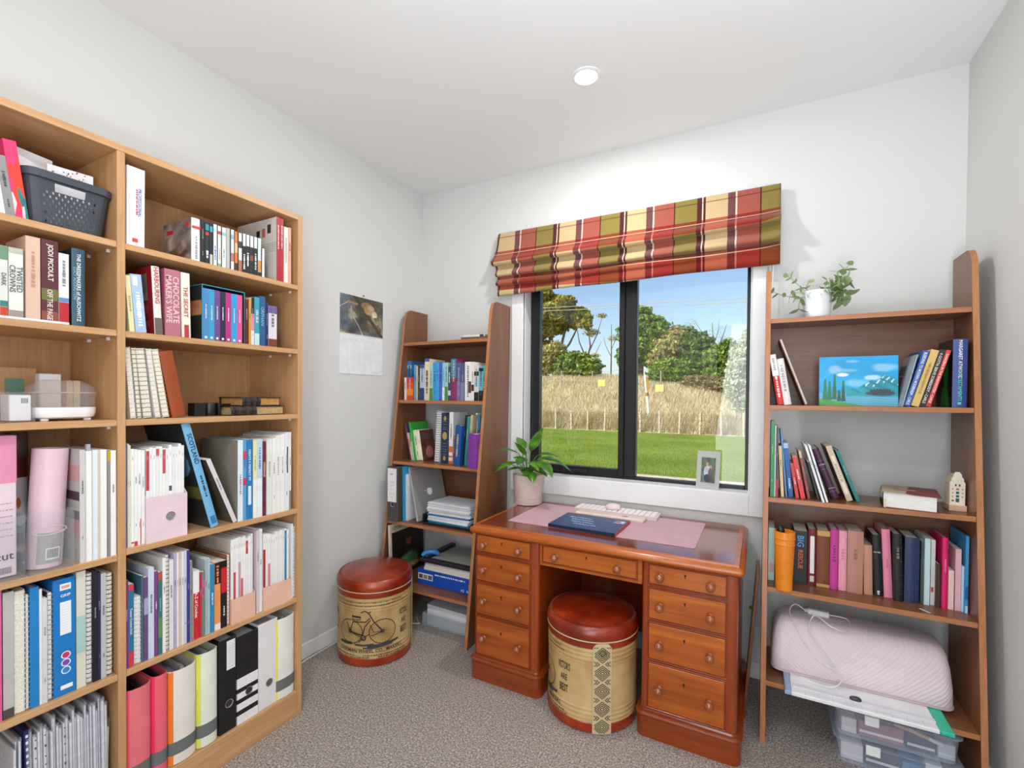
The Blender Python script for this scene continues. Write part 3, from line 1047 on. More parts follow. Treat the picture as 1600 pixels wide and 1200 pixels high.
  (-1.4519, 0.0127, 0.139, 0.0, 0.315, 'dvd', 'E9ECF0', 'white game case with blue crest', {'b': [(0.75, 0.87, '8FB0D8'), (0.2, 0.42, 'B87070')]}),
  (-1.4384, 0.012, 0.137, 0.0, 0.315, 'dvd', 'E07A28', 'orange game case', {'b': [(0, 0.2, '4A2A20'), (0.45, 0.7, 'E8B890')]}),
  (-1.4247, 0.0139, 0.136, 0.0, 0.315, 'dvd', 'E8E4DA', 'white and brown film case', {'b': [(0.6, 0.78, '3A3A36'), (0, 0.3, 'B07050')]}),
  (-1.4094, 0.0124, 0.137, 0.0, 0.315, 'dvd', '23242A', 'black film case with white top', {'b': [(0.68, 1, 'EDEEE6')], 't': ('#7', 0.3, 'E4E4E4', 0.5)}),
  (-1.3962, 0.013, 0.137, 0.0, 0.315, 'dvd', '1F2024', 'black film case with tall white title', {'b': [(0.7, 1, 'F0F0EE')], 't': ('#7', 0.35, 'F2F2F2', 0.5)}),
  (-1.3822, 0.0141, 0.137, 0.0, 0.315, 'dvd', '24262C', 'black film case with brown picture', {'b': [(0.7, 1, 'EDEEE8'), (0.35, 0.5, '8A4A30')]}),
  (-1.3672, 0.0134, 0.138, 0.0, 0.315, 'dvd', '202228', 'black film case with grey title', {'b': [(0.7, 1, 'EDF0E8')], 't': ('#8', 0.35, 'D8D8D8', 0.5)}),
  (-1.3529, 0.015, 0.139, 0.0, 0.315, 'dvd', 'CFE2EE', 'pale blue film case with orange cat print', {'b': [(0, 0.12, '2F2A28'), (0.12, 0.42, 'D89048')]}),
  (-1.336, 0.0114, 0.106, 0.0, 0.315, 'dvd', 'F3EFEA', 'small white case', {}),
  (-1.2759, 0.0137, 0.24, 0.0, 0.315, 'mag', 'B5252E', 'white cookbook with red spine', {'side': 'E4E0DA', 'artside': 'cook', 'd': 0.24, 't': ('#14', 0.7, 'F0D8D6', 0.4)}),
  (-1.2612, 0.0144, 0.239, 0.0, 0.315, 'mag', 'B02A30', 'second red spined cookbook', {'d': 0.24, 'side': 'E4E0DA', 't': ('#14', 0.7, 'F0D8D6', 0.4)}),
  (-1.2437, 0.0167, 0.213, 0.0, 0.315, 'pb', 'E6E0D4', 'cream cookbook', {'d': 0.2, 't': ('#12', 0.6, 'B8B0A4', 0.4)}),
  (-1.2259, 0.0128, 0.216, 0.0, 0.315, 'pb', 'E8A58C', 'peach cookbook', {'d': 0.2}),
 ],
 'R2': [
  (-1.7467, 0.0128, 0.162, -0.075, 0.311, 'pb', 'E3DCAE', 'pale yellow novel', {'t': ('#8', 0.5, 'A8A078', 0.4)}),
  (-1.7314, 0.0278, 0.169, -0.087, 0.311, 'pb', 'A9C4E0', 'light blue novel', {'b': [(0.8, 0.97, 'E8E6EA', 0.15, 0.6)], 't': ('#12', 0.42, 'F2F6FA', 0.5)}),
  (-1.6808, 0.0212, 0.205, -0.047, 0.311, 'hb', 'E9E4DC', 'dark red hardback with pale spine', {'side': '9C1C24', 'artside': 'redback', 't': ('HARBOURING', 0.72, 'B8232B', 0.6), 'b': [(0, 0.25, '6B6058')], 'd': 0.17}),
  (-1.6535, 0.0436, 0.206, -0.012, 0.311, 'pb', 'B8707F', 'dusty pink thick novel', {'t': ("CHOCOLATE/MAKER'S WIFE", 0.55, 'EBC9CE', 0.4), 'side': 'A85A6C'}),
  (-1.605, 0.0257, 0.205, -0.02, 0.311, 'pb', 'EDE6D6', 'cream novel with red figure', {'t': ('THE SECRET', 0.55, 'C0282E', 0.5), 'b': [(0, 0.2, 'C2363A', 0.25, 0.8)]}),
  (-1.3987, 0.015, 0.159, 0.0, 0.311, 'pb', '5A241E', 'dark red brown paperback', {}),
  (-1.3827, 0.0068, 0.163, 0.0, 0.311, 'pb', 'E0962C', 'thin orange paperback', {}),
  (-1.3743, 0.0117, 0.17, 0.0, 0.311, 'pb', 'E4DFE2', 'pink and black paperback', {'b': [(0.65, 1, '23262A'), (0.3, 0.65, 'D88AA8')]}),
  (-1.3615, 0.0189, 0.174, 0.0, 0.311, 'pb', '3C9CAE', 'teal paperback with white lettering', {'t': ('ON SILK', 0.6, 'EAF4F6', 0.5), 'b': [(0, 0.25, 'BFE0E4')]}),
  (-1.3416, 0.0226, 0.181, 0.0, 0.311, 'pb', '2C5C8C', 'blue paperback', {'t': ('ORPHAN', 0.6, '8FB8DC', 0.55)}),
  (-1.3178, 0.0107, 0.162, 0.0, 0.311, 'pb', '2A2A5E', 'navy paperback', {}),
  (-1.306, 0.0345, 0.152, 0.0, 0.311, 'pb', 'D9D4DE', 'white and purple paperback by the end panel', {'side': '4A3A80', 'b': [(0, 0.2, '7A3A2C'), (0.82, 1, '6A5A98')]}),
 ],
 'R3': [
  (-1.7396, 0.013, 0.211, -0.074, 0.303, 'spiral', 'ECECEA', 'white lined notebook', {'ring': 'D8D8D4'}),
  (-1.7213, 0.0095, 0.21, -0.079, 0.303, 'spiral', 'E9E2D2', 'cream recipe notebook with black doodles', {'ring': '8A8478'}),
  (-1.7069, 0.0224, 0.211, -0.1, 0.303, 'spiral', 'E4D6BE', 'thick cream spiral recipe notebook', {'ring': '9A9282'}),
  (-1.6751, 0.0141, 0.212, -0.123, 0.303, 'spiral', 'EDECEA', 'white wire bound notebook', {'ring': 'C8C8C6'}),
  (-1.6545, 0.018, 0.213, -0.148, 0.303, 'spiral', 'E8D8B8', 'cream lined spiral notebook', {'ring': 'B0A284'}),
  (-1.6278, 0.039, 0.208, -0.187, 0.303, 'hb', '98441A', 'orange brown leather album', {'d': 0.2}),
 ],
 'R4': [
  (-1.7588, 0.005, 0.305, 0.0, 0.311, 'mag', '5A72B8', 'slim blue magazine beside the divider', {}),
  (-1.7531, 0.0033, 0.302, 0.0, 0.311, 'mag', 'D8DCC0', 'slim pale green magazine', {}),
  (-1.7493, 0.0039, 0.298, 0.0, 0.311, 'mag', 'E4D8C8', 'slim cream magazine', {}),
  (-1.7448, 0.0075, 0.286, 0.0, 0.311, 'mag', 'F0EFEC', 'white magazine with grey title', {'b': [(0.03, 0.05, 'D04048')], 't': ('#3', 0.9, '9AA8B0', 0.4)}),
  (-1.7366, 0.0085, 0.284, 0.0, 0.311, 'mag', 'EFEEEC', 'white magazine with red foot mark', {'b': [(0, 0.05, 'C83840')]}),
  (-1.7275, 0.0086, 0.281, 0.0, 0.311, 'mag', 'F1F0EE', 'white magazine with thin red line', {'b': [(0, 0.28, 'D8484E', 0.7, 1)]}),
  (-1.7182, 0.0087, 0.28, 0.0, 0.311, 'mag', 'EEEDEA', 'white magazine beside pink holder', {}),
  (-1.5145, 0.0272, 0.364, -0.258, 0.311, 'hb', '74B2D9', 'light blue travel book', {'t': ('SCOTLAND', 0.76, '22384E', 0.55), 't2': ('#9', 0.4, '2A4660', 0.3), 'b': [(0.03, 0.11, '3A7CB4', 0.2, 0.85)], 'side': '2A3038', 'd': 0.24}),
  (-1.4392, 0.0156, 0.247, -0.383, 0.311, 'pb', 'D9CFD2', 'pale grey softcover', {'d': 0.2, 'side': '5A5448', 't': ('#8', 0.62, '8A8088', 0.35)}),
  (-1.4232, 0.0185, 0.287, 0.0, 0.311, 'pb', 'DCE8F0', 'white sewing book with cat print', {'side': '9A9284', 't': ('#9', 0.45, 'B090B0', 0.4), 'd': 0.22}),
  (-1.4039, 0.0116, 0.291, 0.0, 0.311, 'pb', '5FA0CC', 'blue book with red squares', {'b': [(0.75, 0.85, 'D23C50'), (0.43, 0.52, 'D23C50')], 'd': 0.21}),
  (-1.3913, 0.0237, 0.287, 0.0, 0.311, 'pb', '2579B4', 'blue fitting handbook', {'t': ('CREATE A PERFECT FIT', 0.68, 'F2F8FC', 0.34), 'b': [(0.18, 0.42, 'DDE6EC', 0.25, 0.75)], 'd': 0.21}),
  (-1.3658, 0.014, 0.283, 0.0, 0.311, 'pb', 'F0EEE4', 'white and yellow pattern book', {'b': [(0.5, 1, 'E8E2A8')], 't': ('#9', 0.7, 'B8A860', 0.4)}),
  (-1.3509, 0.0209, 0.285, 0.0, 0.311, 'pb', 'E6EDF2', 'white and light blue pattern book', {'b': [(0.5, 1, 'B8D4E8')], 't': ('#9', 0.75, '6A90B0', 0.4)}),
  (-1.329, 0.0135, 0.276, 0.0, 0.311, 'pb', '6A2C44', 'maroon dressmaking book', {'t': ('DRESSMAKER', 0.62, 'E8CCA8', 0.5)}),
  (-1.3126, 0.0227, 0.282, 0.0, 0.311, 'pb', 'E4E1DC', 'off white thick textbook', {'t': ('#8', 0.6, 'B0ACA6', 0.3)}),
  (-1.2889, 0.0141, 0.285, 0.0, 0.311, 'pb', 'EFEDE8', 'white manual', {}),
  (-1.2738, 0.0184, 0.294, 0.0, 0.311, 'pb', 'EDEBE6', 'tall white manual', {'t': ('#10', 0.6, 'B4B0AA', 0.35)}),
  (-1.2543, 0.0167, 0.297, 0.0, 0.311, 'pb', 'F0EEEA', 'tall white guide', {'t': ('#10', 0.6, 'A8A4A0', 0.35)}),
  (-1.2366, 0.0191, 0.303, 0.0, 0.311, 'pb', 'E4E6EC', 'tall pale blue guide with black mark', {'b': [(0.48, 0.82, '2A2E3A', 0.5, 0.75)]}),
  (-1.2164, 0.0086, 0.303, 0.0, 0.311, 'pb', 'E9E4E0', 'tall white guide by the end panel', {'b': [(0, 0.25, '8A8478')]}),
 ],
 'R5': [
  (-1.7605, 0.0083, 0.258, 0.0, 0.311, 'pb', '8A3A86', 'purple craft paperback', {'t': ('#9', 0.6, 'D8A8D4', 0.4)}),
  (-1.7518, 0.0134, 0.243, 0.0, 0.311, 'pb', '2A6F94', 'teal crochet book with red foot', {'b': [(0, 0.19, 'C83C48'), (0.92, 1, 'C83C48')], 't': ('Tunisian Crochet Stitch', 0.55, 'EDF4F6', 0.44)}),
  (-1.7368, 0.0169, 0.2, 0.0, 0.311, 'spiral', 'F0F0F0', 'small white spiral notebook', {'ring': 'B8B8B8', 'd': 0.15}),
  (-1.7187, 0.005, 0.258, 0.0, 0.311, 'mag', '4A6A78', 'slim patchwork quilt book', {}),
  (-1.7126, 0.0107, 0.251, 0.0, 0.311, 'pb', '6A4A7C', 'purple and grey quilting book', {'b': [(0.55, 0.75, 'A8A8C8')]}),
  (-1.7008, 0.0154, 0.275, 0.0, 0.311, 'mag', 'C9D4E6', 'pale blue pattern magazine', {}),
  (-1.6842, 0.0087, 0.26, 0.0, 0.311, 'pb', '7A4482', 'purple knitting book', {'t': ('#6', 0.6, 'E0C8E4', 0.4)}),
  (-1.6743, 0.0112, 0.254, 0.0, 0.311, 'pb', '3A6E6A', 'teal patterned craft book', {'b': [(0.2, 0.45, '6A8A5A'), (0.9, 1, 'B85048')]}),
  (-1.662, 0.0089, 0.294, 0.0, 0.311, 'mag', 'ECEBE8', 'stack of white sheets', {}),
  (-1.6518, 0.0072, 0.3, 0.0, 0.311, 'spiral', 'E8E6E4', 'white wire bound sketchbook', {'ring': '3A3A3A'}),
  (-1.6433, 0.0122, 0.282, 0.0, 0.311, 'mag', 'E2DDDA', 'off white magazine', {}),
  (-1.6299, 0.0074, 0.298, 0.0, 0.311, 'mag', 'B8A8CC', 'lilac magazine', {}),
  (-1.6218, 0.0056, 0.299, 0.0, 0.311, 'mag', 'EAE6E6', 'thin white magazine', {}),
  (-1.6156, 0.0069, 0.299, 0.0, 0.311, 'mag', 'D8C0B0', 'beige magazine', {}),
  (-1.608, 0.007, 0.299, 0.0, 0.311, 'mag', 'E6E2E4', 'pale magazine', {}),
  (-1.6004, 0.0077, 0.299, 0.0, 0.311, 'mag', 'C8CED8', 'grey blue magazine', {}),
  (-1.5914, 0.0078, 0.299, 0.0, 0.311, 'mag', '3A3A8C', 'dark blue edged magazine', {'side': 'D8D8DC'}),
  (-1.5823, 0.0072, 0.261, 0.0, 0.311, 'mag', '8C8A88', 'grey magazine', {}),
  (-1.5725, 0.0187, 0.224, 0.0, 0.311, 'pb', 'EDE9E6', 'red and white crochet manual', {'b': [(0, 0.68, 'C8262C')], 't': ('A-Z of Crochet', 0.5, 'F6E8E6', 0.5)}),
  (-1.5525, 0.0068, 0.215, 0.0, 0.311, 'pb', 'B8344A', 'thin crimson booklet', {}),
  (-1.545, 0.0089, 0.214, 0.0, 0.311, 'pb', '6A8A6E', 'green patterned booklet', {'b': [(0.6, 0.9, 'B07090')]}),
  (-1.5348, 0.0069, 0.252, 0.0, 0.311, 'mag', 'A8B0B8', 'grey pattern magazine', {}),
  (-1.5272, 0.0084, 0.253, 0.0, 0.311, 'mag', '9CC4D4', 'light teal magazine', {}),
  (-1.5174, 0.012, 0.23, 0.0, 0.311, 'pb', '2F86AE', 'teal blue booklet', {'t': ('#7', 0.5, 'D8ECF4', 0.4)}),
  (-1.504, 0.0202, 0.231, 0.0, 0.311, 'pb', 'E8965C', 'orange book with black top', {'b': [(0.68, 1, '23201E'), (0, 0.1, 'E8E2DC')], 't': ('#6', 0.82, 'E89050', 0.45)}),
  (-1.4824, 0.0206, 0.23, 0.0, 0.311, 'pb', '1E1B1C', 'black book with red top', {'b': [(0.52, 0.9, 'C4242C')], 't': ('#5', 0.25, 'D8D0CC', 0.3)}),
  (-1.4602, 0.0098, 0.246, 0.0, 0.311, 'spiral', '8A5A38', 'brown and orange spiral notebook', {'ring': 'C87030'}),
  (-1.3528, 0.0101, 0.301, 0.0, 0.311, 'mag', 'D8C8D0', 'pink tinged magazine in a clear sleeve', {}),
  (-1.3411, 0.0111, 0.306, 0.0, 0.311, 'mag', 'E6E6EA', 'white magazine in a clear sleeve', {}),
  (-1.2065, 0.008, 0.294, 0.0, 0.311, 'folder', 'E4E6EA', 'clear plastic document wallet', {}),
  (-1.1975, 0.009, 0.281, 0.0, 0.311, 'spiral', 'EDEBE8', 'white spiral pad at the end panel', {'ring': 'A8A8A8'}),
 ],
 'R6': [
  (-1.7605, 0.069, 0.301, 0.0, 0.311, 'holder', 'E8737C', 'coral pink rounded magazine file', {'side': 'F05A78'}),
  (-1.6911, 0.0449, 0.308, 0.0, 0.311, 'holder', 'EC6474', 'narrow coral red rounded magazine file', {'side': 'F03A64'}),
  (-1.645, 0.0842, 0.298, 0.0, 0.311, 'holder', 'E9E2D8', 'white rounded magazine file with orange side', {'side': 'F08030'}),
  (-1.5594, 0.0684, 0.313, 0.0, 0.311, 'holder', 'E6EADA', 'white rounded magazine file with lime yellow side', {'side': 'E0E060'}),
  (-1.4881, 0.0601, 0.326, 0.0, 0.311, 'binder', '17171A', 'black lever arch binder with white label', {'label': 1, 'ringz': 0.3}),
  (-1.4265, 0.081, 0.314, 0.0, 0.311, 'binder', '1A1A1C', 'black lever arch binder with white stripes', {'stripes': 1, 'ringz': 0.33}),
  (-1.3439, 0.0773, 0.322, 0.0, 0.311, 'binder', 'E6E4E4', 'plain white lever arch binder', {'ringz': 0.28}),
  (-1.2801, 0.0921, 0.31, 0.0, 0.311, 'holder', 'E9EAE2', 'white rounded magazine file with bright yellow side', {'side': 'F0E020'}),
 ],
 'RS1': [
  (1.977, 0.0219, 0.198, -0.157, -0.305, 'hb', 'D93838', 'red and white hardback', {'b': [(0.57, 1, 'ECECEA')], 't': ('#9', 0.35, 'F4DAD8', 0.4), 't2': ('#6', 0.8, '9A9AA0', 0.35)}),
  (1.9999, 0.0241, 0.181, -0.16, -0.305, 'hb', 'E8E6E4', 'white hardback', {'t': ('#9', 0.6, 'A8A4A8', 0.4)}),
  (2.0673, 0.0117, 0.271, -0.336, -0.305, 'hb', '6A2A22', 'dark red hardback with pages outward', {'rev': 1}),
  (2.3227, 0.0344, 0.185, 0.211, -0.305, 'pb', '9FA8AE', 'grey travel softcover', {'artside': 'travel', 'w': 0.004, 'd': 0.2, 'side': 'A8B0B6'}),
  (2.3584, 0.0177, 0.198, 0.254, -0.305, 'pb', '2F5CA8', 'blue softcover study guide', {'t': ('BLEEDING TO MODERN MODERNISM - CARLE', 0.5, 'F0F4FA', 0.5), 'd': 0.2}),
  (2.3778, 0.0216, 0.2, 0.258, -0.305, 'pb', 'DDBB72', 'tan softcover study guide', {'t': ('#26', 0.5, 'B08A40', 0.4), 'd': 0.2}),
  (2.4006, 0.0161, 0.2, 0.256, -0.305, 'pb', '2A2A2C', 'black softcover study guide', {'t': ('4 GOTTA SERVE SOMEBODY - CARLE', 0.5, 'E8E4DA', 0.5), 'd': 0.2}),
  (2.4175, 0.0128, 0.199, 0.26, -0.305, 'pb', 'D8372E', 'red softcover study guide', {'t': ('DANCING IN THE ENDOSYSTEM - CARLE', 0.5, 'FBE8E0', 0.55), 'd': 0.2}),
  (2.4866, 0.0373, 0.23, 0.0, -0.305, 'hb', '34498C', 'navy blue hardback novel', {'t': ('MARGARET ATWOOD', 0.7, 'F0F2F6', 0.26, 0), 't2': ('THE TESTAMENTS', 0.33, '58D0B8', 0.26, 0), 'b': [(0.04, 0.08, '58D0B8', 0.35, 0.6)], 'artside': 'green', 'side': '141A18'}),
 ],
 'RS2': [
  (1.9559, 0.0122, 0.289, 0.0, -0.345, 'mag', '2F8A50', 'slim green picture book', {}),
  (1.9692, 0.004, 0.275, 0.0, -0.34, 'mag', 'DADAD6', 'slim white picture book', {}),
  (1.9744, 0.0073, 0.27, -0.003, -0.335, 'mag', '4A4248', 'slim dark picture book', {'b': [(0, 0.25, 'C8303A')]}),
  (1.9929, 0.0102, 0.195, -0.058, -0.323, 'pb', 'E8C48C', 'tan paperback', {'d': 0.13}),
  (2.008, 0.0058, 0.257, -0.081, -0.322, 'mag', '4F8FC4', 'tall blue picture book', {}),
  (2.0183, 0.015, 0.207, -0.1, -0.315, 'pb', '2060A8', 'blue paperback with pale border', {'b': [(0.9, 1, 'A8CCE4')], 't': ('#6', 0.25, 'D8E8F4', 0.4)}),
  (2.0412, 0.0112, 0.13, -0.157, -0.332, 'pb', 'C83234', 'small red paperback', {'t': ('#5', 0.5, 'F0C8C4', 0.4)}),
  (2.0577, 0.0145, 0.159, -0.193, -0.333, 'pb', 'DA3A36', 'red paperback with gold top', {'t': ('#5', 0.6, 'F6D8D0', 0.4)}),
  (2.0802, 0.0083, 0.181, -0.181, -0.316, 'pb', 'A8443C', 'rust paperback', {'b': [(0.85, 1, 'D8C0A0')]}),
  (2.1112, 0.0058, 0.145, -0.247, -0.329, 'mag', '3A3A38', 'dark sleeved booklet', {}),
  (2.1218, 0.0073, 0.212, -0.276, -0.369, 'mag', 'E9E9EA', 'white journal', {'d': 0.2}),
  (2.1341, 0.0066, 0.212, -0.276, -0.357, 'mag', 'EDEDEE', 'second white journal', {'d': 0.2}),
  (2.161, 0.0235, 0.195, -0.35, -0.28, 'hb', '4A2244', 'dark purple scripture book', {'t': ('HOLY BIBLE', 0.68, 'D8CCDC', 0.3, 0, 'h'), 'b': [(0.2, 0.22, 'A890A8'), (0.14, 0.15, 'A890A8'), (0.58, 0.59, 'A890A8'), (0.75, 0.76, 'A890A8')], 'd': 0.17}),
  (2.2033, 0.0195, 0.21, -0.332, -0.298, 'pb', 'CFB79C', 'beige study scripture book', {'b': [(0.12, 0.82, 'E6DCCB', 0.25, 0.75)], 't': ('#10', 0.5, 'A89878', 0.35), 'side': '8A2A32', 'd': 0.18}),
  (2.2335, 0.0116, 0.195, -0.349, -0.29, 'hb', '157A78', 'teal hardback', {'d': 0.16}),
 ],
 'RS3': [
  (1.9532, 0.0211, 0.205, 0.0, -0.314, 'pb', 'BFE0D6', 'mint floral journal', {'b': [(0.15, 0.35, 'DDA8A8', 0.3, 0.9)]}),
  (2.04, 0.0425, 0.203, 0.0, -0.297, 'pb', '1A1C20', 'black quiz paperback', {'t': ('BIG', 0.8, '5A9CE0', 0.5), 't2': ('RESCUE', 0.46, 'E0662C', 0.36)}),
  (2.0861, 0.027, 0.212, 0.0, -0.288, 'hb', '7A2430', 'burgundy hardback with white panel', {'b': [(0.2, 0.88, 'EDE9E4', 0.25, 0.75), (0.05, 0.16, 'D8C8C4', 0.25, 0.75)]}),
  (2.1135, 0.0408, 0.214, 0.0, -0.298, 'hb', '7A3F1C', 'brown leather scripture with gold edge', {'b': [(0, 0.06, 'C89858'), (0.9, 1, 'C89858')]}),
  (2.1549, 0.0242, 0.223, 0.0, -0.302, 'hb', 'C83C96', 'magenta leather scripture', {'t': ('#6', 0.6, '8A1C60', 0.4)}),
  (2.1813, 0.0248, 0.222, 0.0, -0.3, 'hb', 'EDA0B4', 'light pink leather scripture', {'t': ('#4', 0.6, 'D88098', 0.4)}),
  (2.2071, 0.0466, 0.228, 0.0, -0.307, 'hb', 'B98272', 'tan rose thick scripture', {'t': ('#3', 0.62, '9A6458', 0.25)}),
  (2.2586, 0.0255, 0.18, -0.024, -0.299, 'hb', 'C48E76', 'small tan scripture', {}),
  (2.2895, 0.0243, 0.219, -0.043, -0.293, 'hb', '17191E', 'black leather scripture', {'t': ('HOLY BIBLE', 0.72, 'D8D8D8', 0.22, 0, 'h'), 't2': ('#2', 0.05, 'D8D8D8', 0.3)}),
  (2.3179, 0.0237, 0.244, -0.047, -0.295, 'hb', 'E88AA4', 'pink leather journal', {'t': ('#4', 0.5, 'C86882', 0.3)}),
  (2.342, 0.0241, 0.236, -0.029, -0.316, 'hb', '15171A', 'black ribbed scripture', {'t': ('#4', 0.72, '8A7A50', 0.4), 'ribs': 1}),
  (2.3707, 0.0401, 0.227, 0.0, -0.306, 'hb', '1E3058', 'navy blue thick hardback', {}),
  (2.4175, 0.0064, 0.216, 0.0, -0.291, 'mag', '3A5650', 'dark green notebook', {}),
  (2.4243, 0.0144, 0.23, 0.0, -0.304, 'pb', 'C4DEE2', 'pale aqua journal', {}),
  (2.4429, 0.0114, 0.226, 0.0, -0.294, 'pb', 'D8D4D2', 'white floral journal', {'spots': 1, 'b': [(0.2, 0.28, 'D04048', 0.1, 0.7)]}),
  (2.4547, 0.0125, 0.149, 0.0, -0.31, 'hb', '4A3028', 'small brown leather notebook', {}),
  (2.4691, 0.0155, 0.241, 0.0, -0.309, 'hb', 'E0206A', 'hot pink hardback', {'t': ('#8', 0.6, 'F078A8', 0.35)}),
  (2.4858, 0.0139, 0.133, 0.0, -0.308, 'pb', 'F0CCC8', 'short blush pink notebook', {}),
  (2.5025, 0.0145, 0.208, 0.0, -0.309, 'pb', 'E8B4BE', 'pink notebook', {}),
  (2.5176, 0.006, 0.153, 0.0, -0.312, 'pb', 'B8D8EC', 'pale blue notebook', {}),
  (2.524, 0.0075, 0.258, 0.0, -0.322, 'hb', '3A94C8', 'tall blue notebook', {'b': [(0.18, 0.35, '1A5CA8'), (0, 0.1, 'A8D4EC')], 'd': 0.19}),
 ],
 'LS3': [
  (0.0705, 0.0751, 0.308, 0.0, -0.397, 'binder', '4A4644', 'grey lever arch binder with tall white label', {'tall': 1}),
  (0.1511, 0.0076, 0.307, -0.016, -0.357, 'folder', '2A9CCC', 'bright turquoise folder', {}),
  (0.1591, 0.0099, 0.262, -0.016, -0.338, 'folder', 'E2E2E8', 'white document folder with maroon spots', {}),
 ],
}

ROW = {   # row -> (axis, shelf top, default depth, greatest depth, where, group)
    'L1': ('y', S1, .19, .25, 'on the top shelf of the basket-side bookcase bay', 'items on the basket shelf'),
    'L2': ('y', S2 + .0065, .13, .25, 'on the second shelf of the basket-side bookcase bay', 'novels below the basket'),
    'L4': ('y', S4L, .20, .27, 'on the shelf with the pink packaging', 'planners beside the pink packaging'),
    'L5': ('y', S5, .215, .27, 'on the shelf above the paper sleeves', 'folders above the paper sleeves'),
    'R1': ('y', S1, .135, .27, 'on top shelf of calendar-side bookcase bay', 'cases and books on the top shelf'),
    'R2': ('y', S2, .125, .27, 'on second shelf of calendar-side bookcase bay', 'novels on the second shelf'),
    'R3': ('y', S3, .15, .27, 'on third shelf of calendar-side bookcase bay', 'notebooks on the third shelf'),
    'R4': ('y', S4R, .205, .27, 'on fourth shelf of calendar-side bookcase bay', 'books on the fourth shelf'),
    'R5': ('y', S5, .205, .27, 'on fifth shelf of calendar-side bookcase bay', 'craft books on the fifth shelf'),
    'R6': ('y', S6, .255, .27, 'on bottom shelf of calendar-side bookcase bay', 'files on the bottom shelf'),
    'RS1': ('x', LZ[1], .15, .172, 'on the painting shelf', 'books on the painting shelf'),
    'RS2': ('x', LZ[2], .15, .20, 'on the shelf with the ceramic house', 'books on the ceramic house shelf'),
    'RS3': ('x', LZ[3], .13, .15, 'on the shelf with the orange cup', 'books on the orange cup shelf'),
    'LS1': ('x', LZ[1], .15, .19, 'on the upper row of the corner bookshelf', 'books on the upper corner row'),
    'LS2': ('x', LZ[2], .14, .19, 'on the second row of the corner bookshelf', 'books on the second corner row'),
    'LS3': ('x', LZ[3], .24, .25, 'on the laptop shelf of the corner bookshelf', 'files on the laptop shelf'),
}
KIND = {'pb': ('book', 'book'), 'hb': ('book', 'book'), 'mag': ('magazine', 'magazine'), 'pad': ('paper_pad', 'paper pad'), 'spiral': ('spiral_notebook', 'notebook'), 'binder': ('lever_arch_binder', 'binder'),
        'dvd': ('disc_case', 'disc case'), 'folder': ('folder', 'folder'), 'holder': ('magazine_file', 'magazine file'), 'box': ('cardboard_box', 'box')}
EXTRA_TEXT = ['GRIP', 'icut', 'cricut', "VICTOR'S", 'ARE', 'BEST', 'OVERMAN WHEEL CO., MAKERS.', "I DON'T BELIEVE", 'A3', '2023']
_strings = list(EXTRA_TEXT)
for _r in BOOKS.values():
    for _b in _r:
        for _k in ('t', 't2'):
            if _k in _b[8] and not _b[8][_k][0].startswith('#'):
                _strings += _b[8][_k][0].split('/')
prepare_text(_strings)
PAGE = mat('E4DCCB', .9, var=.08, scale=400)
PAGEW = mat('EEECE8', .85, var=.04, scale=400)
VX = (1, 0, 0)
VZ = (0, 0, 1)


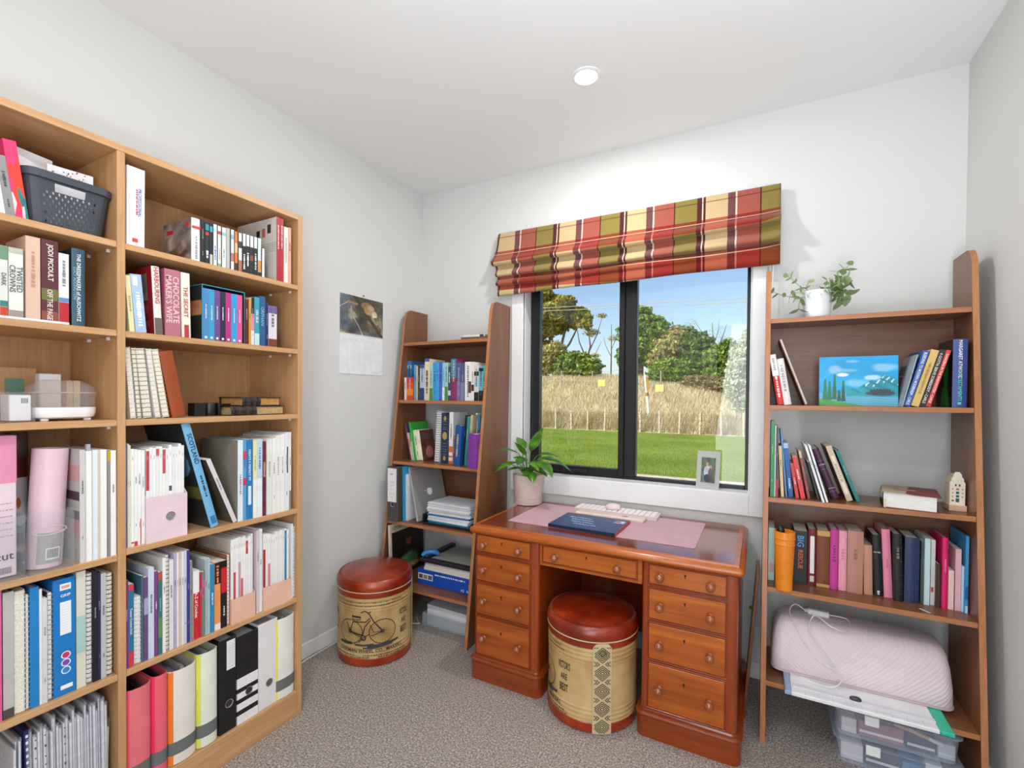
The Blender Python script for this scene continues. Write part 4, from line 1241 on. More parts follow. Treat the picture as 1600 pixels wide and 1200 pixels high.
def spine_print(root, t, h, opts, y=-.0004, inset=0.0):
    """bands and lettering printed on a spine that faces -y"""
    mb, mats = MB(), []
    last = None

    def mi(hx):
        m_ = mat(hx, .45)
        if m_ not in mats:
            mats.append(m_)
        return mats.index(m_)
    for b in opts.get('b', []):
        f0, f1 = (b[3], b[4]) if len(b) > 3 else (0, 1)
        a0, a1 = max(f0 * t, .0002), min(f1 * t, t - .0002)
        bd = MB().quad((a0, y, h * b[0] + .0006), (a1, y, h * b[0] + .0006), (a1, y, h * b[1] - .0006), (a0, y, h * b[1] - .0006))
        last = bd.build('spine_band', mat(b[2], .45), root)
    for key in ('t', 't2'):
        if key not in opts:
            continue
        e = opts[key]
        s_, fz, hx, fs = e[:4]
        dx = (e[4] if len(e) > 4 else 0.0) * t
        m_ = mi(hx)
        horiz = len(e) > 5 and e[5] == 'h'
        if s_.startswith('#'):
            n = int(s_[1:])
            put_marks(mb, n, (t / 2 + dx, y - .0003, h * fz), (0, 0, -1), VX, fs * t, min(h * .55, n * fs * t * 1.1), m_, sum(map(ord, s_ + hx)) % 999)
            continue
        lines = s_.split('/')
        if horiz:
            words = s_.split(' ')
            for i, w_ in enumerate([s_] if s_ in _txt else words):
                put_text(mb, w_, (t / 2 + dx, y - .0003, h * fz - i * t * .4), VX, VZ, fs * t, t * .85, m_)
            continue
        for i, ln in enumerate(lines):
            off = ((len(lines) - 1) / 2 - i) * t * fs * 1.15
            size = fs * t
            room = min(fz, 1 - fz) * 2 * h * .94
            put_text(mb, ln, (t / 2 + dx + off, y - .0003, h * fz), (0, 0, -1), VX, size, room, m_)
    if opts.get('emb'):
        g = mi('B89A4A')
        for zc, r_ in ((.55, .3), (.1, .18), (.9, .18)):
            mb.add([(t / 2 + math.cos(k * PI / 6) * t * r_, y, h * zc + math.sin(k * PI / 6) * t * r_ * 1.4) for k in range(12)], [tuple(range(12))], g)
        for zc in (.18, .24, .28, .34, .40, .68, .72, .78, .84):
            mb.quad((t * .22, y, h * zc - .0012), (t * .78, y, h * zc - .0012), (t * .78, y, h * zc + .0012), (t * .22, y, h * zc + .0012), mi('7F8894'))
        for xx in (.08, .89):
            mb.quad((t * xx, y, h * .03), (t * (xx + .03), y, h * .03), (t * (xx + .03), y, h * .97), (t * xx, y, h * .97), mi('5C6A80'))
    if opts.get('ribs'):
        for zc in (.12, .25, .4, .6, .8, .92):
            mb.box((0, y - .0012, h * zc - .0015), (t, y, h * zc + .0015), mi('24262A'))
    if opts.get('spots'):
        r0 = random.Random(5)
        for _ in range(26):
            a, z = r0.uniform(.1, .85) * t, r0.uniform(.03, .95) * h
            mb.quad((a, y, z), (a + t * .12, y, z), (a + t * .12, y, z + t * .12), (a, y, z + t * .12), mi(r0.choice(('2A2628', 'B04048', '6A7A6A'))))
    if mb.v:
        last = mb.build('spine_print', mats, root)
        last['kind'] = 'stuff'
    return last


def geo_art(U, V):
    r0 = np.random.default_rng(3)
    pts = r0.random((26, 2)) * np.array([1, 1])
    pal = [rgb(h) for h in ('E8336B', 'F03A28', 'F6B020', '12A08A', '0E7F78', '8CC63C', 'F08A1C', '2A6A78', 'E8C8D0')]
    d = np.stack([(U - a) ** 2 * 1.5 + (V - b) ** 2 * 6 for a, b in pts], -1)
    k = d.argmin(-1)
    top = [(0 if b > .66 else 1 if b > .5 else int(a * 97) % 9) for a, b in pts]
    return np.array(pal)[np.array(top)[k]]


def side_art(kind):
    def f(U, V):
        n = fbm(U, V, sum(map(ord, kind)) % 50, 5)[..., None]
        if kind == 'cook':
            c = rgb('E2DED6') * (.93 + .1 * n)
            for a, b, hx in ((.55, .78, '2B2A2A'), (.68, .80, 'B86A60'), (.82, .84, '3A342E'), (.62, .25, '8A6A3C'), (.66, .33, '2F86A0')):
                m = ((np.abs(U - a) < .045) & (np.abs(V - b) < .07))[..., None]
                c = np.where(m, rgb(hx), c)
            m = ((V > .4) & (V < .62) & (np.sin(V * 190) > .55) & (U > .1))[..., None]
            return np.where(m, rgb('B8B4AE'), c)
        if kind == 'green':
            c = rgb('0A0F0C') + 0 * n
            m = (((U - .55) / .16) ** 2 + ((V - .55) / .28) ** 2 < 1)[..., None] | ((V < .3) & (np.abs(U - .5) < .32 - V * .5))[..., None]
            return np.where(m, rgb('1FA032'), c)
        if kind == 'child':
            c = rgb('6A4034') * (.7 + .6 * n)
            m = (((U - .55) / .28) ** 2 + ((V - .25) / .2) ** 2 < 1)[..., None]
            c = np.where(m, rgb('C87878') * (.8 + .4 * n), c)
            m = (((U - .55) / .12) ** 2 + ((V - .52) / .09) ** 2 < 1)[..., None]
            c = np.where(m, rgb('7A4A3C'), c)
            m = ((V > .72) & (V < .9))[..., None]
            return np.where(m, c * .6 + .15, c)
        if kind == 'desert':
            c = np.where((V > .55)[..., None], rgb('E6E6E8'), rgb('D8A878') * (.7 + .6 * n))
            return np.where((V < .2)[..., None], rgb('E8762C'), c)
        if kind == 'travel':
            c = rgb('A8B2B8') * (.85 + .3 * n)
            for b, hx in ((.72, '4A6068'), (.5, '7A4A5A'), (.3, '4A5A50')):
                m = ((np.abs(V - b) < .09) & (U < .45))[..., None]
                c = np.where(m, rgb(hx) * (.7 + .6 * n), c)
            return c
        if kind == 'portrait':
            n3 = fbm(V, U, 8, 6)[..., None]
            c = rgb('8A8078') * (.55 + .9 * n)
            c = c * (.6 + .8 * n3)
            for cx, cy, rx, ry, hx in ((.4, .5, .26, .24, 'A89484'), (.5, .16, .42, .22, '6A4A40'), (.62, .36, .2, .16, '9A8474')):
                d_ = ((U - cx) / rx) ** 2 + ((V - cy) / ry) ** 2 + (n3[..., 0] - .5) * 1.4
                a_ = np.clip((1 - d_) / .6, 0, 1)[..., None]
                c = c * (1 - a_) + rgb(hx) * (.5 + n) * a_
            m = ((np.abs(U - .24) < .13) & (np.abs(V - .78) < .06))[..., None] | ((np.abs(U - .86) < .06) & (np.abs(V - .88) < .05))[..., None]
            return np.where(m, rgb('C8322C'), c)
        if kind == 'redback':
            c = rgb('94181F') * (.9 + .2 * n)
            m = ((U > .3) & (U < .82) & (V > .52) & (V < .92))[..., None]
            c = np.where(m, rgb('8A8278') * (.4 + 1.1 * n), c)
            m = ((V > .12) & (V < .46) & (np.sin(V * 210) > .5) & (U > .3) & (U < .85))[..., None]
            return np.where(m, rgb('B85A58'), c)
        if kind == 'mother':
            c = rgb('C8B4A8') * (.75 + .5 * n)
            for cx, cy, rx, ry, hx in ((.45, .72, .2, .12, '4A2E24'), (.5, .62, .14, .1, 'C89A84'), (.5, .3, .3, .2, 'A8CCD4')):
                d_ = ((U - cx) / rx) ** 2 + ((V - cy) / ry) ** 2 + (n[..., 0] - .5)
                a_ = np.clip((1 - d_) / .4, 0, 1)[..., None]
                c = c * (1 - a_) + rgb(hx) * a_
            return c
        if kind == 'scot':
            c = rgb('23282A') * (.5 + 1.1 * n)
            m = (((U - .62) / .3) ** 2 + ((V - .62) / .14) ** 2 < 1)[..., None]
            c = np.where(m, rgb('6A96C8') * (.8 + .3 * n), c)
            m = ((V > .28) & (V < .4))[..., None]
            return np.where(m, rgb('6A6A30') * (.6 + .8 * n), c)
        return rgb('888888') + 0 * n
    return f


def cover_book(root, t, h, d, cover, side, hard, page=None, rev=False):
    cb = .0028 if hard else .0009
    ov = .003 if hard else .0
    cb = min(cb, t * .2)
    m = MB()
    if hard and t > .012 and not rev:
        n = 5
        for i in range(n):                      # gently rounded back
            a0, a1 = i / n, (i + 1) / n
            y0, y1 = [.0035 * (1 - math.sin(PI * a)) for a in (a0, a1)]
            m.add([(t * a0, y0, 0), (t * a1, y1, 0), (t * a1, y1, h), (t * a0, y0, h), (t * a0, .006, 0), (t * a1, .006, 0), (t * a1, .006, h), (t * a0, .006, h)],
                  [(0, 1, 2, 3), (0, 4, 5, 1), (3, 2, 6, 7)], 0)
    elif not rev:
        m.box((0, 0, 0), (t, max(cb, .001), h), 0)
    yb = d if not rev else d
    y0 = .0011 if not hard else .0036
    m.box((0, y0 if not rev else 0, 0), (cb, yb, h), 1).box((t - cb, y0 if not rev else 0, 0), (t, yb, h), 1)
    if rev:
        m.box((cb, d - .003, 0), (t - cb, d, h), 0)
    m.build('cover', [mat(cover, .42), mat(side, .42)], root)
    py0 = .004 if rev else .0062 if hard else .0012
    MB().box((cb, py0, ov), (t - cb, d - (.004 if rev or hard else .001), h - ov)).build('pages', page or PAGE, root)


def coil(root, t, h, ring, y=0.0):
    m = MB()
    n = max(8, int(h / .0125))
    r_ = t * .5 + .001
    for i in range(n):
        z = h * (i + .5) / n
        pts = [(t / 2 + r_ * math.cos(a), y + .003 + min(r_, .009) * math.sin(a), z) for a in (math.radians(k) for k in (150, 195, 240, 300, 345, 390))]
        m.tube(pts, .0008 if ring[0] in 'BCDE' else .0011, 4)
    m.build('wire_coil', mat(ring, .35), root)


def make_row(key):
    ax, z0, dd, dmax, where, grp = ROW[key]
    for (b0, w, h, ang, pl, kind, colr, desc, o) in BOOKS[key]:
        t = max(.0025, w * math.cos(ang))
        if 'w' in o:
            b0 = b0 + w - o['w']
            w = t = o['w']
        d = min(o.get('d', dd), dmax)
        nm, cat = KIND[kind]
        if 'notebook' in desc or 'journal' in desc:
            nm, cat = ('notebook', 'notebook') if kind != 'spiral' else (nm, cat)
        if 'planner' in desc:
            nm, cat = 'planner', 'planner'
        piv = b0 if ang <= 0 else b0 + w - t
        zz = z0
        if key == 'L2' and 'teal hardback' in desc:
            zz = S2
        # leaning right pivots on the far lower corner
        if ang > 0:
            piv = b0 + w
        if kind == 'holder':
            pl += .007
        loc = (pl, piv, zz) if ax == 'y' else (piv, pl, zz)
        lab = desc + ' ' + where
        root = thing(nm, lab, cat, loc, PI / 2 if ax == 'y' else 0.0, grp, ry=ang)
        x_off = 0.0 if ang <= 0 else -t
        side = o.get('side', colr)
        first = len(bpy.data.objects)
        if kind in ('pb', 'hb', 'mag'):
            cover_book(root, t, h, d, colr, side, kind == 'hb', PAGEW if kind == 'mag' else None, bool(o.get('rev')))
            if not o.get('rev'):
                if 't' not in o and key != 'RS3' and not o.get('ribs') and not o.get('emb') and 'leather album' not in desc and 'plain' not in desc:
                    cc = rgb(colr)
                    ink = cc * .55 if cc.mean() > .45 else cc * .45 + .5
                    ihx = '%02X%02X%02X' % tuple(int(255 * min(1, v)) for v in ink)
                    q_ = sum(map(ord, desc))
                    o = dict(o)
                    o['t'] = ('#%d' % (5 + q_ % 6), .60 + .012 * (q_ % 9), ihx, .34)
                    if q_ % 2:
                        o['t2'] = ('#%d' % (3 + q_ % 3), .22, ihx, .26)
                spine_print(root, t, h, o, y=(.0002 if kind == 'hb' and t > .012 else -.0004) - .0004)
            if desc.startswith('light blue travel'):
                picture('cover_picture', side_art('scot'), d - .008, h - .004, 40, 60, (-.0004, d - .004, .002), (0, -1, 0), VZ, root)
            if 'artside' in o:
                left = ax == 'y' or key.startswith('RS')
                if left:
                    picture('cover_picture', side_art(o['artside']), d - .006, h - .004, 44, 64, (-.0004, d - .003, .002), (0, -1, 0), VZ, root)
                else:
                    picture('cover_picture', side_art(o['artside']), d - .006, h - .004, 44, 64, (t + .0004, .003, .002), (0, 1, 0), VZ, root)
            if o.get('planner'):
                pp = MB()
                for a, b, k in ((0, .22, 0), (.22, .38, 1), (.38, .46, 2), (.46, .55, 0), (.55, .63, 3), (.63, .72, 0), (.72, .86, 4), (.86, 1, 0)):
                    pp.quad((-.0004, d, h * a), (-.0004, .001, h * a), (-.0004, .001, h * b), (-.0004, d, h * b), k)
                pp.build('cover_stripes', [mat(x, .5) for x in ('C9C4C2', 'D8B4B0', '8A8688', '5A484C', 'D9A9A6')], root)
        elif kind == 'pad':
            MB().box((0, 0, 0), (t, d, h)).build('sheets', mat(colr, .85, var=.06, scale=300), root)
            MB().box((-.0002, -.001, -0.0), (.0012, d + .001, h + .001)).build('cover', mat('D9D4D0', .5), root)
            if o.get('tab'):
                MB().box((t * .25, .002, h), (t * .85, .012, h + .018)).build('index_tab', mat('A9A7AC', .5), root)
        elif kind == 'spiral':
            MB().box((0, .004, 0), (.0012, d, h)).box((t - .0012, .004, 0), (t, d, h)).build('cover', mat(colr, .5), root)
            MB().box((.0014, .0045, .002), (t - .0014, d - .002, h - .002)).build('pages', mat('EDE6D6' if colr[0] == 'E' else 'E8E6E2', .9, var=.12, scale=220), root)
            coil(root, t, h, o.get('ring', '888888'))
            spine_print(root, t, h, {k: v for k, v in o.items() if k == 'spots'}, y=.003)
        elif kind == 'dvd':
            MB().cbox((0, 0, 0), (t, d, h), .0018).build('case', mat('2A2B2E' if colr != 'B8B8B2' else 'B8B8B2', .3), root)
            oo = dict(o)
            oo['b'] = [(0.005, .995, colr, .1, .9)] + [(a[0], a[1], a[2], .1, .9) for a in o.get('b', [])]
            sp = MB()
            mats_ = []
            spine_layer(root, t, h, oo)
        elif kind == 'folder':
            MB().box((0, 0, 0), (.001, d, h)).box((t - .001, 0, 0), (t, d, h)).box((.001, 0, 0), (t - .001, .001, h)).build('cover', mat(side if 'side' in o else colr, .35), root)
            MB().box((.001, .003, .002), (t - .001, d - .004, h - .006)).build('sheets', PAGEW, root)
            MB().box((.0004, -.0008, .001), (t - .0004, -.0001, h - .001)).build('spine', mat(colr, .3), root)
            spine_print(root, t, h, {k: v for k, v in o.items() if k == 'b'}, y=-.0012)
        elif kind == 'box':
            MB().cbox((0, 0, 0), (t, d, h), .001).build('carton', mat(colr, .35), root)
            picture('printed_side', geo_art, t, h, 30, 120, (0, -.0004, 0), VX, VZ, root)
            picture('printed_side', geo_art, d, h, 80, 120, (-.0004, d, 0), (0, -1, 0), VZ, root)
        elif kind == 'binder':
            binder(root, t, h, d, colr, o)
        elif kind == 'holder':
            holder(root, t, h, d, colr, o)
        if x_off:
            for ch in root.children:
                ch.location.x += x_off


def spine_layer(root, t, h, o):
    base = {'b': [o['b'][0]]}
    ob = spine_print(root, t, h, base, y=-.0004)
    ob.name = 'spine_insert'
    rest = {k: v for k, v in o.items() if k in ('t', 't2')}
    rest['b'] = o['b'][1:]
    if rest['b'] or len(rest) > 1:
        spine_print(root, t, h, rest, y=-.0008)


def binder(root, t, h, d, colr, o):
    c = mat(colr, .38)
    m = MB().cbox((0, 0, 0), (t, .003, h), .001).cbox((0, .0032, 0), (.003, d, h), .001).cbox((t - .003, .0032, 0), (t, d, h), .001)
    m.build('cover', c, root)
    MB().box((.0035, .02, .006), (t - .0035, d - .015, h - .012)).build('sheets', mat('C9CBD0', .8, var=.12, scale=120), root)
    y = -.0006
    rz = o.get('ringz', .17 if o.get('grip') else .32)

    def disc(x, z, r, hx, nm, yy=y, inner=0):
        if inner:
            mm = MB()
            P = [(x + rr * math.cos(k * PI / 12), yy - (.0015 if rr == r else .0005), z + rr * math.sin(k * PI / 12)) for rr in (r, inner) for k in range(24)]
            mm.add(P, [(k, (k + 1) % 24, 24 + (k + 1) % 24, 24 + k) for k in range(24)])
            return mm.build(nm, mat(hx, .25, .8), root, 60)
        mm = MB().add([(x + r * math.cos(k * PI / 10), yy, z + r * math.sin(k * PI / 10)) for k in range(20)], [tuple(range(20))])
        return mm.build(nm, mat(hx, .5), root)
    if o.get('grip'):
        lb = MB()
        lb.quad((t * .3, y, h * .9), (t * .8, y, h * .9), (t * .8, y, h * .955), (t * .3, y, h * .955), 0)
        lb.quad((t * .3, y, h * .52), (t * .8, y, h * .52), (t * .8, y, h * .8), (t * .3, y, h * .8), 0)
        lb.quad((t * .3, y, h * .05), (t * .85, y, h * .05), (t * .85, y, h * .085), (t * .3, y, h * .085), 0)
        for k in range(12):
            z = h * (.53 + .27 * k / 12)
            lb.quad((t * .34, y - .0003, z), (t * .76, y - .0003, z), (t * .76, y - .0003, z + .0006), (t * .34, y - .0003, z + .0006), 1)
        put_text(lb, 'GRIP', (t * .55, y - .0003, h * .855), VX, VZ, t * .16, t * .6, 0)
        lb.quad((t * .36, y - .0003, h * .915), (t * .74, y - .0003, h * .915), (t * .74, y - .0003, h * .94), (t * .36, y - .0003, h * .94), 2)
        lb.build('label', [mat('EEF0F0', .5), mat('C0CCD6', .5), mat('D8A890', .5)], root)
        for z, hx in ((.34, 'C23A6A'), (.275, '7A4AA8'), (.21, '2A86C8')):
            disc(t * .55, h * z, t * .22, 'EDEEF2', 'badge')
            disc(t * .55, h * z, t * .17, hx, 'badge', y - .0003)
    if o.get('label'):
        lb = MB().quad((t * .42, y, h * .66), (t * .92, y, h * .66), (t * .92, y, h * .97), (t * .42, y, h * .97), 0)
        for k in range(9):
            z = h * (.69 + .25 * k / 9)
            lb.quad((t * .48, y - .0003, z), (t * .86, y - .0003, z), (t * .86, y - .0003, z + .0008), (t * .48, y - .0003, z + .0008), 1)
        lb.build('label', [mat('ECECEA', .5), mat('A8A8AC', .5)], root)
    if o.get('tall'):
        lb = MB().quad((t * .04, y, h * .36), (t * .9, y, h * .36), (t * .9, y, h * .975), (t * .04, y, h * .975), 0)
        for z, w_ in ((.86, .4), (.72, .6), (.66, .5), (.58, .55), (.5, .6), (.44, .5)):
            lb.quad((t * .3, y - .0003, h * z), (t * (.3 + w_ * .6), y - .0003, h * z), (t * (.3 + w_ * .6), y - .0003, h * z + .004), (t * .3, y - .0003, h * z + .004), 1 if z < .8 else 2)
        lb.build('label', [mat('F0EFF0', .5), mat('D0D0D4', .5), mat('4A4A50', .5)], root)
    if o.get('stripes'):
        lb = MB()
        for a, b in ((.0, .10), (.155, .235), (.285, .355), (.405, .52)):
            lb.quad((.0005, y, h * a), (t - .0005, y, h * a), (t - .0005, y, h * b), (.0005, y, h * b), 0)
            lb.quad((-.0004, d, h * a), (-.0004, .0005, h * a), (-.0004, .0005, h * b), (-.0004, d, h * b), 0)
        lb.build('printed_stripes', mat('EDEBEC', .5), root)
    if not o.get('grip'):
        disc(t * .55, h * rz, .0125, '2A2A2C' if colr[0] != 'E' else '5A5A58', 'finger_hole', y - .0004)
        disc(t * .55, h * rz, .0145, 'C8C8CC', 'ring', y - .0004, .0115)


def holder(root, t, h, d, colr, o):
    """rounded magazine file: a band of front and sides, open at the top"""
    n = 12
    lo = [(t / 2 - t / 2 * math.cos(PI * k / n), .020 * (1 - math.sin(PI * k / n) ** .8)) for k in range(n + 1)]
    outer = [(t, d)] + [(a, b) for a, b in reversed(lo)] + [(0, d)]
    outer = [(0, d)] + lo + [(t, d)]
    th = .0025
    cx = t / 2

    def inn(p):
        return (cx + (p[0] - cx) * (1 - 2 * th / t), p[1] + th if p[1] < d - .001 else d - th)
    inner = [inn(p) for p in outer]

    def ring(z0, z1, name, m_, grow=0.0):
        o_ = [(cx + (p[0] - cx) * (1 + 2 * grow / t), p[1] - grow if p[1] < d - .001 else p[1]) for p in outer]
        m = MB()
        k = len(outer)
        vs_ = [(a, b, z) for z in (z0, z1) for a, b in o_] + [(a, b, z) for z in (z0, z1) for a, b in inner]
        fs_ = []
        for i in range(k):
            j = (i + 1) % k
            fs_ += [(i, j, k + j, k + i), (2 * k + i, 3 * k + i, 3 * k + j, 2 * k + j), (k + i, k + j, 3 * k + j, 3 * k + i), (i, 2 * k + i, 2 * k + j, j)]
        m.add(vs_, fs_)
        return m.build(name, m_, root, 50)
    front, sidec = mat(colr, .4), mat(o['side'], .35)
    ring(.002, h, 'body', front)
    MB().box((.003, .03, .001), (t - .003, d - .002, .004)).build('base', front, root)
    # coloured side wall facing away from the divider and a grey label band near the foot
    MB().box((-.0006, .021, .003), (.0002, d, h - .001)).build('side_panel', sidec, root)
    tr = MB()
    k0 = [(a, b) for a, b in lo[:4]]
    tr.add([(k0[i][0] - .0005, k0[i][1] - .0005, z) for z in (.003, h - .001) for i in range(4)], [(0, 1, 5, 4), (1, 2, 6, 5), (2, 3, 7, 6)])
    tr.build('edge_strip', sidec, root)
    ring(h * .11, h * .245, 'label_band', mat('6A6C6C', .6), .0006)
    for i in range(3):
        a = t * (.2 + .22 * i)
        MB().box((a, .05, .005), (a + t * .15, d - .02, h - .018 - .012 * (i % 2))).build('sheets', mat('C8CACF' if colr[0] == 'E' and colr[1] != '8' and colr[1] != 'C' else '2A2A30', .7, var=.15, scale=160), root)


for key in BOOKS:
    make_row(key)

# ================================================================== OTHER THINGS IN THE OAK BOOKCASE
# white board lying under the novels
tag(MB().cbox((.14, -2.06, S2), (D - .004, -1.886, S2 + .006), .001).build('white_board', mat('EFEEEC', .5)), 'thin white board lying flat under the row of novels', 'board')

# grey perforated basket
bk = thing('storage_basket', 'dark grey perforated plastic basket full of papers on the oak bookcase', 'basket', (.205, -1.877, S1))


def basket(root):
    b, tp, h = (.078, .085), (.092, .102), .135     # half sizes: along shelf, into shelf
    m = MB()

    def P(side, s, z):
        f = z / h
        hx, hy = b[0] + (tp[0] - b[0]) * f, b[1] + (tp[1] - b[1]) * f
        r = .025
        c = s * 2 - 1
        if side == 0:
            return (hy, c * (hx - r), z)
        if side == 1:
            return (-hy, -c * (hx - r), z)
        if side == 2:
            return (-c * (hy - r), hx, z)
        return (c * (hy - r), -hx, z)
    nz, ns = 13, 20
    for side in range(4):
        for i in range(ns):
            for j in range(nz):
                s0, s1, z0, z1 = i / ns, (i + 1) / ns, h * j / nz, h * (j + 1) / nz
                if side in (0, 1) and 9 <= j <= 10 and 5 <= i < 15:
                    continue                            # hand slot
                q = [P(side, s0, z0), P(side, s1, z0), P(side, s1, z1), P(side, s0, z1)]
                if (i + j) % 2 == 0 and 1 <= j <= 8 and 1 <= i < ns - 1:
                    cs, cz = (s0 + s1) / 2, (z0 + z1) / 2
                    rs, rz = (s1 - s0) * .38, (z1 - z0) * .38
                    hh = [P(side, cs + rs * math.cos(a), cz + rz * math.sin(a)) for a in (math.radians(225 + 45 * k) for k in range(8))]
                    v = q + hh
                    f = []
                    for k in range(4):
                        a0, a1, a2 = 4 + 2 * k, 4 + (2 * k + 1) % 8, 4 + (2 * k + 2) % 8
                        f += [(k, a1, a0), (k, (k + 1) % 4, a1), ((k + 1) % 4, a2, a1)]
                    m.add(v, f)
                else:
                    m.add(q, [(0, 1, 2, 3)])
    for cx_, cy_, a0 in ((1, 1, 0), (-1, 1, PI / 2), (-1, -1, PI), (1, -1, 1.5 * PI)):
        for k in range(5):
            vs_ = []
            for z in (0, h):
                f = z / h
                hx, hy = b[0] + (tp[0] - b[0]) * f - .025, b[1] + (tp[1] - b[1]) * f - .025
                for kk in (k, k + 1):
                    a = a0 + PI / 2 * kk / 5
                    vs_.append((cx_ * hy + .025 * math.cos(a), cy_ * hx + .025 * math.sin(a), z))
            m.add(vs_, [(0, 1, 3, 2)])
    g = mat('3E424C', .5)
    o = m.build('basket_body', g, root)
    sd = o.modifiers.new('wall', 'SOLIDIFY')
    sd.thickness = .002
    MB().loft([rrect(-.078, .078, -.071, .071, .02, 4, z) for z in (.0005, .003)]).build('base', g, root)
    rim = MB()
    loops = []
    for (e, z) in ((.0, .118), (.007, .119), (.008, .137), (.002, .140), (-.004, .138), (-.004, .133)):
        loops.append(rrect(-.1 - e, .1 + e, -.090 - e, .090 + e, .027 + e, 6, z))
    rim.loft(loops, 0, False, False)
    rim.build('rim', g, root, 50)


basket(bk)
pw = mat('ECEBEE', .7)
for i, (y, x, w_, h_, a, lab) in enumerate(((-.045, .0, .11, .205, .25, 'white envelope standing at the back of the grey basket'), (.022, .035, .12, .180, -.12, 'folded spotted paper bundle inside the grey basket'), (.05, -.02, .10, .168, -.05, 'white notepad inside the grey basket'))):
    t = thing('paper_bundle', lab, 'paper', (.205 + x, -1.877 + y, S1 + .004), a, 'papers in the grey basket')
    MB().box((-.012, -w_ / 2 * .8, 0), (.002, w_ / 2 * .8, h_)).build('sheets', mat('F0EFF2', .75), t)
    if i == 1:
        sp = MB()
        for k in range(40):
            yy, zz = random.uniform(-.042, .042), random.uniform(.13, .176)
            sp.quad((.0024, yy, zz), (.0024, yy + .003, zz), (.0024, yy + .003, zz + .003), (.0024, yy, zz + .003))
        sp.build('printed_spots', mat('8A4A52', .6), t)

# third shelf: clear case with lid
cs = thing('sterilising_case', 'clear domed lid case with white base on the oak bookcase', 'container', (.235, -1.875, S3))
MB().loft([rrect(-.042 - e, .042 + e, -.066 - e, .066 + e, .03, 6, z) for e, z in ((-.006, .006), (0, .010), (.003, .022), (.003, .036))]).build('base', mat('F0F0F2', .3), cs, 40)
for sx in (-1, 1):
    for sy in (-1, 1):
        MB().cbox((sx * .03 - .006, sy * .045 - .008, 0), (sx * .03 + .006, sy * .045 + .008, .0065), .002).build('foot', mat('E8E8EA', .4), cs)
lidm = MB().loft([rrect(-.042 - e, .042 + e, -.066 - e, .066 + e, .03, 6, z) for e, z in ((.0028, .0365), (.003, .075), (.002, .088), (-.004, .098), (-.014, .106), (-.028, .110))], 0, False, True)
lidm.build('lid', clear('clear_lid', 'F4EFEC', .14), cs, 40)
MB().loft([rrect(-.047, .047, -.071, .071, .03, 6, z) for z in (.0745, .078)], 0, False, False).build('lid_seam', clear('lid_seam_plastic', 'CFC6C2', .5), cs, 40)
tag(MB().cbox((.155, -1.905, S3 + .0), (.185, -1.858, S3 + .128), .002).build('paper_cube', mat('E2E0E6', .6)), 'pale lilac paper cube behind the clear domed case', 'paper cube')
fr_ = thing('picture_frame', 'small wooden frame with a green picture behind the clear case', 'frame', (.075, -1.90, S3))
MB().box((-.006, -.06, 0), (.006, .02, .145)).build('frame', OAK['z'], fr_)
MB().box((.0062, -.045, .04), (.007, -.005, .115)).build('print', mat('6E9A82', .6), fr_)
for i, (y, hx, h_) in enumerate(((-1.832, 'E4CF98', .112), (-1.815, 'EBD9AE', .112))):
    t = thing('small_book', ('first' if i == 0 else 'second') + ' small cream book standing behind the clear domed case', 'book', (.14, y, S3), PI / 2, 'cream books behind the clear case')
    cover_book(t, .015, h_, .09, hx, hx, False)
pk = thing('clear_box', 'small clear plastic box holding a white packet beside the domed case', 'box', (.23, -1.985, S3))
pb_ = MB()
for a, b in (((-.06, -.055, .001), (.06, .04, .002)), ((.059, -.055, .002), (.06, .04, .074)), ((-.06, -.055, .002), (-.059, .04, .074)), ((-.06, .039, .002), (.06, .04, .074)), ((-.06, -.055, .002), (.06, -.054, .074)), ((-.062, -.057, .074), (.062, .042, .077))):
    pb_.box(a, b)
pb_.build('clear_shell', CLEAR, pk)
pc = thing('white_packet', 'white barcoded packet inside the small clear box', 'packet', (.245, -1.965, S3 + .003))
MB().cbox((-.03, -.024, 0), (.03, .017, .066), .002).build('packet', mat('EEECEC', .5), pc)
br = MB()
for k in range(9):
    br.quad((.0304, -.002 + k * .0015, .045), (.0304, -.0012 + k * .0015, .045), (.0304, -.0012 + k * .0015, .058), (.0304, -.002 + k * .0015, .058))
br.build('barcode', mat('3A3A3C', .6), pc)
cl = MB()
for k in range(7):
    y_, x_ = -2.02 + .008 * (k % 4), .285 + .006 * (k // 4)
    cl.tube([(x_, y_, S3 + .0015), (x_ + .012, y_ + .002, S3 + .0015), (x_ + .012, y_ + .006, S3 + .0015), (x_, y_ + .006, S3 + .0015)], .0008, 4)
tag(cl.build('paper_clips', mat('C09038', .3, .8)), 'little heap of gold paper clips beside the clear box', 'paper clips', kind='stuff')

# fourth shelf: pink packaging in clear files
pkx = thing('pink_carton', 'tall pink craft packaging carton with black lettering', 'carton', (.20, -2.03, S4L))
MB().cbox((-.08, -.045, .004), (.095, .048, .352), .002).build('carton', mat('E3CDD6', .4), pkx)
MB().box((.0952, -.0445, .235), (.0956, .0475, .3515)).build('pink_panel', mat('E08FAE', .4), pkx)
MB().box((-.079, .0482, .235), (.095, .0486, .3515)).build('pink_panel', mat('E08FAE', .4), pkx)
tx = MB()
put_text(tx, 'cricut', (.0958, .012, .055), (0, 1, 0), VZ, .018, .085)
for k in range(6):
    put_marks(tx, 9, (.0958, .012, .105 + k * .016), (0, 1, 0), VZ, .003, .06, 1, k)
for k in range(14):
    y_ = .008 + k * .0022
    tx.quad((.0958, y_, .012), (.0958, y_ + .0011, .012), (.0958, y_ + .0011, .028), (.0958, y_, .028))
tx.build('printing', [mat('1E1A1E', .5), mat('B49AA6', .5)], pkx)


